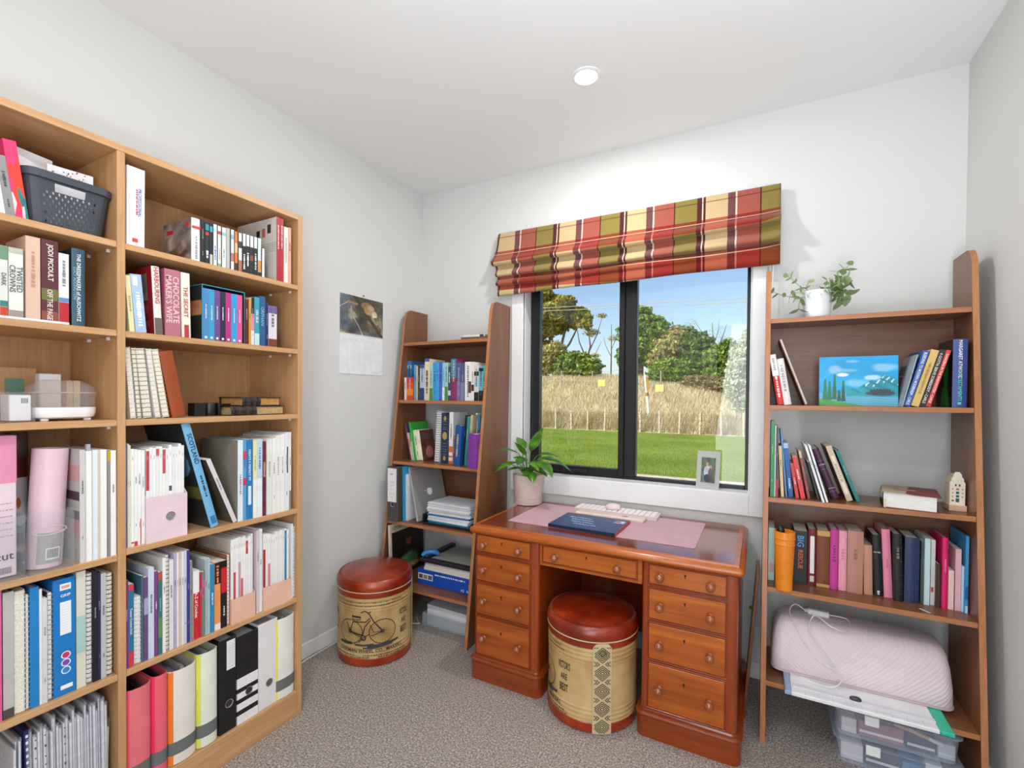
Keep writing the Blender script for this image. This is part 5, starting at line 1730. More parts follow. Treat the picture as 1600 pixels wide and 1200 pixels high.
def open_tray(name, label, cat, x0, x1, y0, y1, z0, h, m_, grp=None, th=.0015, hole=False, h_back=None):
    t = thing(name, label, cat, ((x0 + x1) / 2, (y0 + y1) / 2, z0), 0, grp)
    m = MB()
    hb = h_back or h
    m.box((x0, y0, z0), (x1, y1, z0 + th)).box((x0, y0, z0 + th), (x0 + th, y1, z0 + hb)).box((x1 - th, y0, z0 + th), (x1, y1, z0 + h))
    for ya in (y0, y1 - th):
        m.prism([(x0 + th, z0 + th), (x1 - th, z0 + th), (x1 - th, z0 + h), (x0 + th, z0 + hb)], 1, ya, ya + th)
    at(m, t).build('tray', m_, t)
    return t


open_tray('clear_file', 'clear plastic file around the pink craft carton', 'file', .10, D + .004, -2.10, -1.975, S4L, .155, CLEAR)
cf = open_tray('clear_file', 'clear plastic file with handle slot around the pink vinyl roll', 'file', .09, D + .004, -1.970, -1.880, S4L, .155, CLEAR)
ho = MB()
ho.tube([(.1195, .03 * math.cos(a) * 1.1 - .005, .107 + .011 * math.sin(a)) for a in (2 * PI * k / 24 for k in range(25))], .0012, 5)
ho.build('handle_rim', clear('handle_rim_plastic', 'E4DCE0', .6), cf, 50)
rl = thing('vinyl_roll', 'pale pink vinyl roll with grey barcode label standing in clear file', 'roll', (.262, -1.922, S4L + .002), ry=0.0, rx=-.05)
n_ = 32
MB().lathe([(.031, 0), (.0365, .0005), (.0365, .3095), (.0345, .310), (.033, .310), (.033, .02)], n_, cap1=False).build('roll', mat('E2C2CE', .35), rl, 50)
lb = MB()
for k in range(8):
    a0, a1 = [math.radians(-42 + 84 * q / 8) for q in (k, k + 1)]
    for z0, z1, mm_ in ((.012, .092, 0),):
        lb.quad(*[(.0369 * math.cos(a), .0369 * math.sin(a), z) for a, z in ((a0, z0), (a1, z0), (a1, z1), (a0, z1))], mm_)
for k in range(5):
    a0, a1 = [math.radians(-14 + 48 * q / 5) for q in (k, k + 1)]
    lb.quad(*[(.0371 * math.cos(a), .0371 * math.sin(a), z) for a, z in ((a0, .022), (a1, .022), (a1, .052), (a0, .052))], 1)
for k in range(14):
    a0 = math.radians(-10 + 40 * k / 14)
    a1 = a0 + math.radians(1.6)
    lb.quad(*[(.0373 * math.cos(a), .0373 * math.sin(a), z) for a, z in ((a0, .026), (a1, .026), (a1, .049), (a0, .049))], 2)
lb.build('label', [mat('A6A49E', .5), mat('EAE8E4', .5), mat('2A2A2A', .5)], rl)
sc = thing('spray_can', 'spray can with clear cap and rainbow label behind the pink roll', 'spray can', (.150, -1.945, S4L))
MB().lathe([(.023, 0), (.025, .003), (.025, .285), (.0235, .292)], 24).build('can', mat('7A3A34', .3, .3), sc, 50)


def rainbow(U, V):
    n = fbm(U, V, 9, 4)[..., None]
    c = np.where((V > .55)[..., None], rgb('EDEDF0') + 0 * n, rgb('EDEDF0') + 0 * n)
    for a, b, hx in ((.05, .12, 'B03A50'), (.12, .2, '6A3A90'), (.2, .3, '3A60B8'), (.3, .4, '3AB0B8')):
        m = ((V + (n[..., 0] - .5) * .2 > a) & (V + (n[..., 0] - .5) * .2 <= b))[..., None]
        c = np.where(m, rgb(hx), c)
    m = (((U - .5) / .06) ** 2 + ((V - .66) / .07) ** 2 < 1)[..., None]
    return np.where(m, rgb('D87830'), c)


lp = picture('label', rainbow, 1, 1, 60, 60, (0, 0, 0), (1, 0, 0), (0, 0, 1), sc)
co = np.zeros(len(lp.data.vertices) * 3)
lp.data.vertices.foreach_get('co', co)
co = co.reshape(-1, 3)
ang_ = (co[:, 0] - .5) * 3.6
lp.data.vertices.foreach_set('co', np.stack([.0256 * np.cos(ang_), .0256 * np.sin(ang_), .03 + co[:, 2] * .20], -1).astype(np.float32).ravel())
MB().lathe([(.0262, .285), (.0262, .345), (.024, .350)], 24, cap0=False).build('cap', clear('smoky_cap', '8A7A72', .5), sc, 50)

# bottom shelf of the near bay: paper sleeves
ORD = ['first', 'second', 'third', 'fourth', 'fifth', 'sixth', 'seventh', 'eighth', 'ninth', 'tenth', 'eleventh', 'twelfth', 'thirteenth', 'fourteenth', 'fifteenth', 'sixteenth', 'seventeenth', 'eighteenth', 'nineteenth', 'twentieth']
ORD += ['twenty ' + w for w in ORD[:9]] + ['thirtieth'] + ['thirty ' + w for w in ORD[:9]]
r0 = random.Random(4)
y = -1.992
i = 0
prev = 0.0
while y < -1.800:
    t_ = r0.uniform(.0035, .008)
    h_ = r0.uniform(.285, .325)
    lean = .035 + .05 * (y + 1.992) / .19 * r0.uniform(.7, 1)
    if i == 3:
        t = thing('spiral_notebook', 'navy spiral notebook with white holes among the paper sleeves', 'notebook', (D - .02, y + .010, S6), PI / 2, ry=-.02)
        MB().box((0, 0, 0), (.009, .2, .318)).build('cover', mat('1E2A5A', .4), t)
        sp = MB()
        for k in range(18):
            sp.box((.003, -.0006, .01 + k * .017), (.0075, -.0001, .017 + k * .017))
        sp.build('punched_holes', mat('E8E8EC', .6), t)
        y += .0115
    else:
        od = ORD[abs(i - 3) - 1]
        lab_ = od + ' clear paper sleeve from the navy spiral notebook ' + ('towards the divider' if i > 3 else 'towards the white letter tray')
        t = thing('document_sleeve', lab_, 'document sleeve', (D - .018 - r0.uniform(0, .012), y, S6), PI / 2, 'paper sleeves on the bottom shelf', ry=-.0 if i < 3 else -.012)
        MB().box((.0005, .003, .001), (t_ - .0005, .212, h_ - .012)).build('sheets', mat(r0.choice(('F4F4F8', 'EEEEF4', 'F6F4F0', 'E6EAF2', 'F4EEEA')), .8, var=.1, scale=90), t)
        MB().box((0, 0, 0), (.0003, .22, h_)).box((t_ - .0003, 0, 0), (t_, .22, h_)).box((0, -.0003, 0), (t_, 0, h_)).build('sleeve', SLEEVE, t)
        if i in (9, 15, 6):
            sp = MB()
            for k in range(11):
                zz = .03 + k * .025 + r0.uniform(-.004, .004)
                sp.box((t_ * .3, -.0012, zz), (t_ * .3 + .003, -.0004, zz + .003 + .003 * (k % 3 == 0)))
            sp.build('punched_holes', mat('4A4A52', .7), t)
        y += t_ + .0006
    i += 1
t = thing('document_sleeve', 'slumped clear sleeve with green edge leaning on the bookcase divider', 'document sleeve', (D - .03, -1.7965, S6), PI / 2, 'paper sleeves on the bottom shelf', ry=.02)
MB().box((-.004, .002, .001), (.0, .2, .215)).build('sheets', mat('B8C4A8', .8), t)
MB().box((-.0045, 0, 0), (-.0042, .205, .24)).box((.0002, 0, 0), (.0005, .205, .24)).build('sleeve', SLEEVE, t)
open_tray('letter_tray', 'white letter tray at the end of the bottom oak shelf', 'tray', .08, D - .012, -2.12, -2.003, S6, .075, mat('D9D9D8', .4))

# ================================================================== CALENDAR-SIDE BAY
# boxed set on the second shelf
sl = thing('book_slipcase', 'dark slipcase with turquoise edges holding seven bright novels', 'slipcase', (D - .014, -1.544, S2), PI / 2)
sw, sh_, sdp = .1465, .182, .125
m = MB()
m.box((0, 0, 0), (.0022, sdp, sh_), 0).box((sw - .0022, 0, 0), (sw, sdp, sh_), 0).box((.0022, 0, sh_ - .0022), (sw - .0022, sdp, sh_), 0).box((.0022, 0, 0), (sw - .0022, sdp, .0015), 0).box((.0022, sdp - .002, .0015), (sw - .0022, sdp, sh_ - .0022), 0)
m.build('case', mat('1C2A2E', .4), sl)
m = MB()
m.box((-.0004, -.0006, 0), (.0024, .0003, sh_)).box((sw - .0024, -.0006, 0), (sw + .0004, .0003, sh_)).box((.0024, -.0006, sh_ - .0024), (sw - .0024, .0003, sh_ + .0003)).box((-.0006, -.0006, sh_ - .002), (-.0001, sdp, sh_))
m.build('turquoise_edge', mat('2A9AB0', .4), sl)


def slip_art(U, V):
    n = fbm(U, V, 21, 5)[..., None]
    c = rgb('1A1E20') + .06 * n
    m = ((V > .45) & (V < .72))[..., None]
    return np.where(m, rgb('B8764A') * (.4 + 1.1 * n), c)


picture('cover_picture', slip_art, sdp - .004, sh_ - .004, 40, 60, (-.0006, sdp - .002, .002), (0, -1, 0), VZ, sl)
bx = [(.0035, .0195, '4F86C0'), (.0230, .0180, '3A9CC4'), (.0412, .0185, '6A4A88'), (.0600, .0185, '2E2440'), (.0788, .0195, 'B8307E'), (.0986, .0205, '2F9AD4'), (.1194, .0185, 'D8548C')]
for i, (a, w_, hx) in enumerate(bx):
    nm = ('cornflower blue', 'sky teal', 'muted purple', 'black violet', 'deep magenta', 'bright cyan', 'rose pink')[i]
    t = thing('book', nm + ' novel inside the dark boxed set', 'book', (D - .0145, -1.544 + a, S2 + .0018), PI / 2, 'novels of the boxed set')
    cover_book(t, w_, .168, .112, hx, hx, False)
    spine_print(t, w_, .168, {'t': ('#10', .55, 'DCE6F0', .22), 'b': [(.02, .07, 'E6ECF2', .3, .7)]})

# third shelf: small black gadget and two worn old books
gd = thing('film_holder', 'small black boxy viewer with round middle on the third oak shelf', 'gadget', (.235, -1.489, S3))
MB().cbox((-.03, -.044, 0), (.012, -.007, .045), .0015).build('casing', mat('17181A', .4), gd)
MB().cbox((-.03, .036, 0), (.012, .044, .045), .0015).build('end_plate', mat('17181A', .4), gd)
MB().lathe([(.018, 0), (.019, .002), (.019, .042), (.017, .045)], 24, (-.004, .0145, 0)).build('barrel', mat('1C1D20', .3), gd, 50)
MB().cbox((-.028, .0445, .034), (-.006, .10, .042), .001).build('arm', mat('1A1A1C', .4), gd)


def old_book(name, label, loc, L_, Wd, T_, rz, cov, pg):
    t = thing(name, label, 'book', loc, rz, 'worn old books on the third oak shelf')
    m = MB().box((-Wd / 2, -L_ / 2, 0), (Wd / 2, L_ / 2, .003)).box((-Wd / 2 - .003, -L_ / 2 - .002, T_ - .003), (Wd / 2, L_ / 2, T_))
    m.box((-Wd / 2, -L_ / 2, .003), (-Wd / 2 + .004, L_ / 2, T_ - .003))
    # wavy flap hanging over the front
    for k in range(10):
        y0, y1 = -L_ / 2 + L_ * .45 * k / 10, -L_ / 2 + L_ * .45 * (k + 1) / 10
        a, b = .0025 * math.sin(k * 1.9), .0025 * math.sin((k + 1) * 1.9)
        m.add([(Wd / 2, y0, T_), (Wd / 2 + .006 + a, y0, T_ * .55), (Wd / 2 + .006 + b, y1, T_ * .55), (Wd / 2, y1, T_), (Wd / 2 + .004 + a, y0, .002), (Wd / 2 + .004 + b, y1, .002)], [(0, 1, 2, 3), (1, 4, 5, 2)])
    m.build('cover', mat(cov, .55, var=.3, scale=60), t)
    MB().box((-Wd / 2 + .004, -L_ / 2 + .004, .003), (Wd / 2 - .004, L_ / 2 - .004, T_ - .003)).build('pages', mat(pg, .9, var=.25, scale=150), t)
    return t


old_book('old_book', 'worn brown leather book lying under another on third oak shelf', (.225, -1.330, S3), .215, .13, .033, .0, '2A1E14', 'B99A6A')
old_book('old_book', 'torn black leather book lying on top of another on third shelf', (.225, -1.318, S3 + .0335), .165, .12, .032, .06, '1C1814', 'B88A4E')


# magazine holders with magazines
def card_holder(label, y0, y1, z0, h, hx, hole, xb=.06, hback=.27):
    t = thing('magazine_holder', label, 'magazine holder', (D - .006, y0, z0), PI / 2, 'cardboard magazine holders')
    w_, d_ = y1 - y0, D - .006 - xb
    m = MB()
    m.box((0, 0, 0), (w_, .002, h)).box((0, .002, 0), (w_, d_, .002)).box((0, d_ - .002, .002), (w_, d_, hback))
    sp = [(.002, .002), (d_ - .002, .002), (d_ - .002, hback), (d_ * .62, hback), (.002, h)]
    for a in (0, w_ - .002):
        m.prism(sp, 0, a, a + .002)
    m.build('card_body', mat(hx, .6), t)
    if hole:
        hc = (w_ * .58, h * .52)
        P = [(hc[0] + rr * math.cos(k * PI / 12), -.0015 if rr > .012 else -.0003, hc[1] + rr * math.sin(k * PI / 12)) for rr in (.0135, .011) for k in range(24)]
        MB().add(P, [(k, (k + 1) % 24, 24 + (k + 1) % 24, 24 + k) for k in range(24)]).build('eyelet', mat('A8A4A6', .25, .8), t, 50)
        MB().add(P[24:], [tuple(range(24))]).build('finger_hole', mat('8A8088', .6), t)
    return t


def mags_in(y0, y1, z0, n, h0, where, grp, accents, seed, xs):
    r1 = random.Random(seed)
    step = (y1 - y0) / n
    cols = ['F0EFEC', 'ECEAE6', 'F2F0F0', 'E8E6E6', 'F0ECE8']
    for k in range(n):
        hx = cols[k % 5]
        acc = accents.get(k)
        h_ = h0 + r1.uniform(-.006, .006)
        lab = (('white magazine with %s spine mark ' % acc[1]) if acc else 'plain white magazine, %s from the divider side, ' % ORD[k]) + where
        t = thing('magazine', lab, 'magazine', (xs, y0 + k * step, z0), PI / 2, grp)
        cover_book(t, step - .0005, h_, .205, hx, 'E6E4E2', False, PAGEW)
        if k == 0 and seed == 5:
            picture('cover_picture', side_art('mother'), .2, h_ - .004, 40, 50, (-.0004, .203, .002), (0, -1, 0), VZ, t)
        o = {}
        if acc:
            o['b'] = [(acc[2], acc[3], acc[0])]
        o['t'] = ('#4', .9, 'B0AEAE', .35)
        spine_print(t, step - .0005, h_, o)


card_holder('pale pink magazine holder with round eyelet on the fourth oak shelf', -1.7085, -1.5935, S4R, .135, 'E6CBD2', True)
mags_in(-1.7045, -1.5975, S4R + .0023, 12, .283, 'in the pale pink eyelet holder', 'magazines in the pale pink holder', {0: ('C83440', 'deep red', .55, .98), 3: ('D85058', 'short red', .9, .98), 5: ('C84A54', 'thin red', .72, .99), 7: ('5A5A5E', 'grey', .5, .56)}, 3, D - .016)
card_holder('peach magazine holder beside the brown and orange spiral notebook', -1.4495, -1.3605, S5, .085, 'E6B79E', False, hback=.2)
mags_in(-1.4460, -1.3640, S5 + .0023, 9, .288, 'in the first peach holder', 'magazines in the first peach holder', {1: ('D04A54', 'thin red', .05, .6), 3: ('C8A0A8', 'pink', .2, .7), 4: ('D86A70', 'coral', .1, .5), 6: ('C04048', 'red', .8, .97)}, 5, D - .016)
card_holder('peach magazine holder at the end of the craft books', -1.3275, -1.2105, S5, .085, 'E8BCA4', False, hback=.2)
mags_in(-1.3240, -1.2140, S5 + .0023, 11, .275, 'in the end peach holder', 'magazines in the second peach holder', {0: ('B02A32', 'wide crimson', .02, .8), 2: ('D88A90', 'pink', .1, .6), 9: ('3A8CA8', 'teal', .02, .98)}, 6, D - .016)

# ================================================================== CALENDAR
ca = thing('wall_calendar', 'open wall calendar with a bird photograph pinned to the plain wall', 'calendar', (.0006, -.525, 1.385))


def bird(U, V):
    n = fbm(U, V, 31, 7)
    n2 = fbm(V, U, 33, 7)
    n3 = fbm(U * .5 + .2, V, 35, 7)
    c = np.stack([.17 + .42 * n * n2 * 2, .17 + .38 * n * n2 * 2, .15 + .34 * n2 * n3 * 2], -1)
    a = np.clip((n3 - .52) * 7, 0, 1)[..., None]
    c = c * (1 - a * .6) + rgb('6E8088') * a * .6
    a = np.clip((n - .60) * 8, 0, 1)[..., None]
    c = c * (1 - a * .7) + rgb('B8B4A4') * a * .7

    def stroke(c, x0, y0, x1, y1, w_, hx, bend=0.0):
        dx, dy = x1 - x0, y1 - y0
        tt = np.clip(((U - x0) * dx + (V - y0) * dy) / (dx * dx + dy * dy), 0, 1)
        dd = np.hypot(U - x0 - tt * dx - bend * np.sin(np.pi * tt), (V - y0 - tt * dy) * .7)
        a = np.clip((w_ - dd) / (w_ * .5), 0, 1)[..., None]
        return c * (1 - a) + rgb(hx) * (.6 + .8 * n2[..., None]) * a
    r = random.Random(5)
    for _ in range(26):
        x0, y0 = r.random(), r.random()
        an = r.uniform(0, 6.28)
        ln = r.uniform(.1, .4)
        c = stroke(c, x0, y0, x0 + ln * math.cos(an), y0 + ln * math.sin(an), r.uniform(.004, .009), r.choice(('8A7A64', '5A4A3C', 'A8987E', '3A3028')), r.uniform(-.04, .04))
    c = stroke(c, .32, 1.0, .98, .0, .05, '4E4034')
    c = stroke(c, .25, .72, .28, .45, .013, 'C0B098', -.02)
    c = stroke(c, .28, .45, .5, .0, .013, 'C4B49C', .02)
    c = stroke(c, .0, .66, .16, .8, .009, 'CABCA4')
    c = stroke(c, .92, .55, .98, .2, .011, 'B0A088')
    c = stroke(c, .18, .82, .38, .80, .026, 'A8885C')
    for cx, cy, rx, ry, hx in ((.60, .80, .15, .10, '9A7A58'), (.66, .70, .14, .15, 'B8966C'), (.70, .76, .09, .08, 'CBB08A'), (.79, .60, .075, .11, 'D6C8AC'), (.81, .50, .045, .045, '6A5846')):
        d = ((U - cx) / rx) ** 2 + ((V - cy) / ry) ** 2 + (n2 - .5) * .5
        a = np.clip((1 - d) / .45, 0, 1)[..., None]
        c = c * (1 - a) + rgb(hx) * (.65 + .7 * n[..., None]) * a
    return c


picture('photograph', bird, .318, .205, 130, 90, (.0030, -.160, .214), (0, 1, 0), VZ, ca, PRINT)
MB().box((0, -.160, .212), (.0028, .158, .42)).build('upper_leaf', mat('E8E8E6', .6), ca)
MB().box((0, -.160, 0), (.0028, .158, .208)).build('lower_leaf', mat('EDEEF0', .6), ca)
gr = MB()
for k in range(8):
    gr.box((.0028, -.150 + k * .0425, .02), (.0031, -.1494 + k * .0425, .175))
for k in range(6):
    gr.box((.0028, -.150, .02 + k * .031), (.0031, .1485, .0206 + k * .031))
for k in range(7):
    put_marks(gr, 4, (.0032, -.13 + k * .0425, .183), (0, 1, 0), VZ, .003, .022, 0, k)
put_marks(gr, 7, (.0032, .10, .012), (0, 1, 0), VZ, .006, .05, 0, 77)
gr.build('date_grid', mat('C6C8CC', .6), ca)
wb_ = MB()
for k in range(26):
    yy = -.155 + k * .0121
    wb_.tube([(.0, yy, .217), (.004, yy, .216), (.005, yy, .2105), (.004, yy, .205), (.0, yy, .204)], .0008, 4)
wb_.build('wire_binding', mat('E0E0E0', .3, .6), ca)
pn = MB().lathe([(.0005, -.0), (.005, 0), (.005, .004), (.0005, .006)], 12, cap0=False, cap1=False)
pn.xf(Matrix.Rotation(PI / 2, 4, 'Y')).mv(0, .008, .431)
pn.build('push_pin', mat('8A6A40', .4), ca)

# ================================================================== CORNER SHELF THINGS
for i, (z, hx, w_) in enumerate(((LZ[0], '6A5A52', .152), (LZ[0] + .0125, 'E6DCCE', .142))):
    t = thing('book', ('brown' if i == 0 else 'cream') + ' book lying flat on top of the corner bookshelf', 'book', (.455 + .006 * i, -.235 + .01 * i, z), 0, 'books lying on the corner bookshelf')
    m = MB().box((0, 0, 0), (w_, .003, .012)).box((0, .003, 0), (w_, .11, .0018)).box((0, .003, .0102), (w_, .11, .012))
    m.build('cover', mat(hx, .5), t)
    MB().box((.002, .0032, .0019), (w_ - .002, .107, .0101)).build('pages', PAGE, t)
    if i == 1:
        MB().box((w_ - .032, -.0006, .0005), (w_ - .008, .0, .0115)).build('label', mat('3A3030', .5), t)

# laptop standing on its side
lp_ = thing('laptop', 'closed silver grey laptop with white fruit emblem leaning on turquoise folder', 'laptop', (.232, -.338, LZ[3]), rz=-.30, ry=-.30)
alu = mat('A6A4A2', .42, .45, .5, .02)
MB().cbox((0, 0, 0), (.0105, .222, .312), .003).build('base', alu, lp_)
ld = MB().cbox((.0112, 0, 0), (.0175, .222, .312), .0025).build('lid', alu, lp_)
MB().box((.0106, .004, .004), (.0111, .218, .308)).build('gap', mat('2A2A2A', .5), lp_)
em = MB()
prof = []
for k in range(28):
    a = 2 * PI * k / 28
    r_ = .020 * (1 + .10 * math.cos(2 * a) - .16 * max(0, math.cos(a - PI / 2)) ** 6 - .05 * max(0, math.cos(a + PI / 2)) ** 8)
    # bite on one side
    if math.cos(a) > .86:
        r_ *= .80
    prof.append((.0178, .111 - r_ * math.sin(a) * 1.05, .160 + r_ * math.cos(a)))
em.add(prof, [tuple(range(28))])
em.add([(.0178, .111 - .023 - .015 * q, .160 + s_) for q, s_ in ((0, 0), (.4, .006), (.9, .009), (.6, .0015))], [(0, 1, 2, 3)])
em.build('emblem', mat('E6E8EA', .3), ld)

ty = thing('document_tray', 'black document tray on the laptop shelf', 'tray', (.445, -.225, LZ[3]))
m = MB().box((-.16, -.125, 0), (.16, .125, .003)).box((-.16, -.125, .003), (-.157, .125, .055)).box((.157, -.125, .003), (.16, .125, .04)).box((-.157, .122, .003), (.157, .125, .055)).box((-.157, -.125, .003), (.157, -.122, .012))
m.build('tray', mat('1C1C20', .4), ty)
r2 = random.Random(8)
z = LZ[3] + .0032
cols = ['1E3A5A', '2A8CA8', 'E8ECF2', 'DCE4F0', 'F0F0F4', '4A7AB0', 'EDEBE6', 'E6E2D6', 'D8DCE8', 'F0EEEA', 'E2E0E6', 'ECEDF0', 'DDE2EA']
nms = ['navy', 'teal', 'pale blue', 'ice blue', 'bright white', 'mid blue', 'ivory', 'cream', 'lavender grey', 'warm white', 'lilac white', 'cool white', 'topmost pale grey']
for k, (hx, nn) in enumerate(zip(cols, nms)):
    th = r2.uniform(.006, .011)
    a = r2.uniform(-.05, .05)
    w_ = .135 if z < LZ[3] + .06 else .14
    t = thing('document_wallet', nn + ' paper bundle in the pile on the black document tray', 'paper', (.445 + r2.uniform(-.006, .006), -.23 + r2.uniform(-.006, .0), z), a, 'paper bundles on the document tray')
    m = MB()
    nl = max(2, int(th / .0028))
    for q in range(nl):
        dx = r2.uniform(-.003, .003)
        m.box((-w_ + dx, -.098 + dx, th * q / nl), (w_ + dx, .095, th * (q + .8) / nl))
    m.build('sheets', mat(hx, .7), t)
    z += th + .0002

# record sleeve
al = thing('record_sleeve', 'dark record sleeve with cream title strip leaning in the corner bookshelf', 'record', (.088, -.395, LZ[4]), ry=-.045)
MB().cbox((0, 0, 0), (.013, .30, .312), .001).build('sleeve', mat('D8CDB4', .6), al)


def album(U, V):
    n = fbm(U, V, 44, 5)[..., None]
    c = rgb('1E1410') * (.6 + .9 * n)
    w2 = (fbm(V, U, 45, 5) - .5) * 1.3
    for cx, cy, rx, ry, hx in ((.55, .22, .32, .20, '3E6A4E'), (.53, .62, .10, .16, '8A4A2A'), (.55, .74, .12, .08, '1A0E08'), (.50, .53, .05, .03, '3A1C10'), (.70, .14, .2, .06, 'A08A4A'), (.35, .28, .10, .08, '5A7A4A')):
        d = ((U - cx) / rx) ** 2 + ((V - cy) / ry) ** 2 + w2
        a = np.clip((1 - d) / .5, 0, 1)[..., None]
        c = c * (1 - a) + rgb(hx) * (.45 + 1.1 * n) * a
    c = np.where((V > .86)[..., None], rgb('CFC4AA') + 0 * n, c)
    return np.where((U < .05)[..., None], rgb('CFC4AA') + 0 * n, c)


picture('cover_picture', album, .296, .308, 80, 80, (.0134, .002, .002), (0, 1, 0), VZ, al)
tx = MB()
put_text(tx, "I DON'T BELIEVE", (.0138, .12, .288), (0, 1, 0), VZ, .02, .2)
tx.build('lettering', mat('2A2018', .5), al)
t = thing('folder', 'navy folder beside the record sleeve in the corner bookshelf', 'folder', (.064, -.38, LZ[4]))
MB().box((0, 0, 0), (.012, .25, .27)).build('cover', mat('2A3A5C', .5), t)

# blue box, paper stack and trimmer
bb = thing('blue_box', 'blue boxed office product with white printing under the paper trimmer', 'box', (.42, -.225, LZ[4]))
MB().cbox((-.175, -.115, 0), (.19, .12, .082), .002).build('carton', mat('1450B4', .4), bb)
tx = MB()
tx.quad((-.17, -.1153, .028), (-.07, -.1153, .028), (-.07, -.1153, .062), (-.17, -.1153, .062), 0)
for k, hx in enumerate((1, 2, 3)):
    tx.quad((-.165 + k * .032, -.1156, .033), (-.138 + k * .032, -.1156, .033), (-.138 + k * .032, -.1156, .056), (-.165 + k * .032, -.1156, .056), hx)
put_marks(tx, 16, (.04, -.1156, .066), VX, VZ, .009, .19, 0, 12)
put_text(tx, 'A3', (.125, -.1156, .016), VX, VZ, .014, .05, 0)
put_marks(tx, 3, (.167, -.1156, .016), VX, VZ, .012, .03, 0, 13)
tx.build('printing', [mat('E8EEF6', .5), mat('6A4A44', .5), mat('8A8A80', .5), mat('5A5A70', .5)], bb)
zt_ = LZ[4] + .0822
for k, (hx, nn) in enumerate((('E9DFC8', 'cream'), ('E4E2E2', 'pale grey'), ('D9CFC8', 'beige'))):
    t = thing('paper_pack', nn + ' pack of paper under the paper trimmer', 'paper pack', (.44, -.215, zt_), 0, 'paper packs under the trimmer')
    MB().cbox((-.155 + .006 * k, -.12, 0), (.17, .115, .0155), .001).build('sheets', mat(hx, .8, var=.1, scale=300), t)
    zt_ += .0158
tm = thing('paper_trimmer', 'grey paper trimmer with a blue handle on the corner bookshelf', 'paper trimmer', (.44, -.21, zt_))
MB().cbox((-.12, -.11, 0), (.185, .13, .018), .003).build('board', mat('B4B4B0', .5), tm)
MB().cbox((-.17, -.145, 0), (.185, -.11, .020), .003).cbox((-.145, -.11, 0), (-.1205, .14, .022), .003).build('guide_rail', mat('26282E', .45), tm)
MB().cbox((-.150, -.10, .0225), (-.118, .135, .036), .003).build('blade_arm', mat('2A2E3C', .4), tm)
hn = MB().tube([(-.160, -.135, .030), (-.150, -.120, .045), (-.125, -.100, .050), (-.100, -.085, .046), (-.088, -.075, .032)], [.010, .014, .016, .014, .010], 10)
hn.build('handle', mat('2F7CC0', .35), tm, 60)

# clear box with papers on the floor
cb_ = open_tray('clear_storage_box', 'clear plastic box on the carpet under the corner bookshelf', 'box', .285, .585, -.345, -.10, 0.0, .068, GREYCLEAR)
z = .002
for k in range(6):
    th = .018
    t = thing('paper_stack', ('bottom', 'second', 'third', 'fourth', 'fifth', 'top')[k] + ' layer of white paper in the clear floor box', 'paper', (.437, -.222, z), (.012, -.02, .01, -.015, .02, -.03)[k], 'papers in the clear floor box')
    MB().box((-.132, -.105, 0), (.132, .105, th - .0004)).build('sheets', mat(('E4E4E8', 'EEEEF0', 'DCDEE4')[k % 3], .75, var=.08, scale=200), t)
    z += th
kb = MB().tube([(.21, -.30, .004), (.24, -.33, .004), (.27, -.35, .004), (.22, -.38, .004), (.17, -.36, .004)], .003, 6)
tag(kb.build('white_cable', mat('E8E8E6', .4), None, 60), 'short white cable on the carpet beside the clear paper box', 'cable')
kb = MB().tube([(.035, -1.13, .004), (.04, -1.0, .003), (.025, -.9, .003), (.022, -.7, .003), (.022, -.45, .003)], .0035, 6)
tag(kb.build('white_cable', mat('EEEEEC', .4), None, 60), 'white cable running along the baseboard behind the round stool', 'cable')

# ================================================================== STOOLS
LEATHER = None


def leather():
    t = NT('oxblood_leather')
    v = t.coord()
    n1 = t.n('ShaderNodeTexNoise', Scale=7.0, Detail=4.0)
    t.l(v, n1.inputs['Vector'])
    n2 = t.n('ShaderNodeTexNoise', Scale=240.0, Detail=2.0)
    t.l(v, n2.inputs['Vector'])
    t.l(t.ramp(n1.outputs['Fac'], [(.3, lin('5E1206')), (.5, lin('8C260E')), (.75, lin('B4481A'))]), t.b.inputs['Base Color'])
    t.b.inputs['Roughness'].default_value = .32
    t.b.inputs['Coat Weight'].default_value = .3
    t.b.inputs['Coat Roughness'].default_value = .2
    t.bump(n2.outputs['Fac'], .12, .001)
    return t.m


LEATHER = leather()


def canvas():
    t = NT('aged_printed_canvas')
    v = t.coord()
    n1 = t.n('ShaderNodeTexNoise', Scale=9.0, Detail=5.0)
    t.l(v, n1.inputs['Vector'])
    n2 = t.n('ShaderNodeTexNoise', Scale=300.0, Detail=2.0)
    t.l(v, n2.inputs['Vector'])
    t.l(t.ramp(n1.outputs['Fac'], [(.3, lin('A8834E')), (.5, lin('C3A26C')), (.7, lin('CFB27E'))]), t.b.inputs['Base Color'])
    t.b.inputs['Roughness'].default_value = .7
    t.bump(n2.outputs['Fac'], .15, .0006)
    return t.m


CANVAS = canvas()
INK = mat('2C2A2A', .7)
STRAPC = mat('C9B68C', .8)
SR = .180


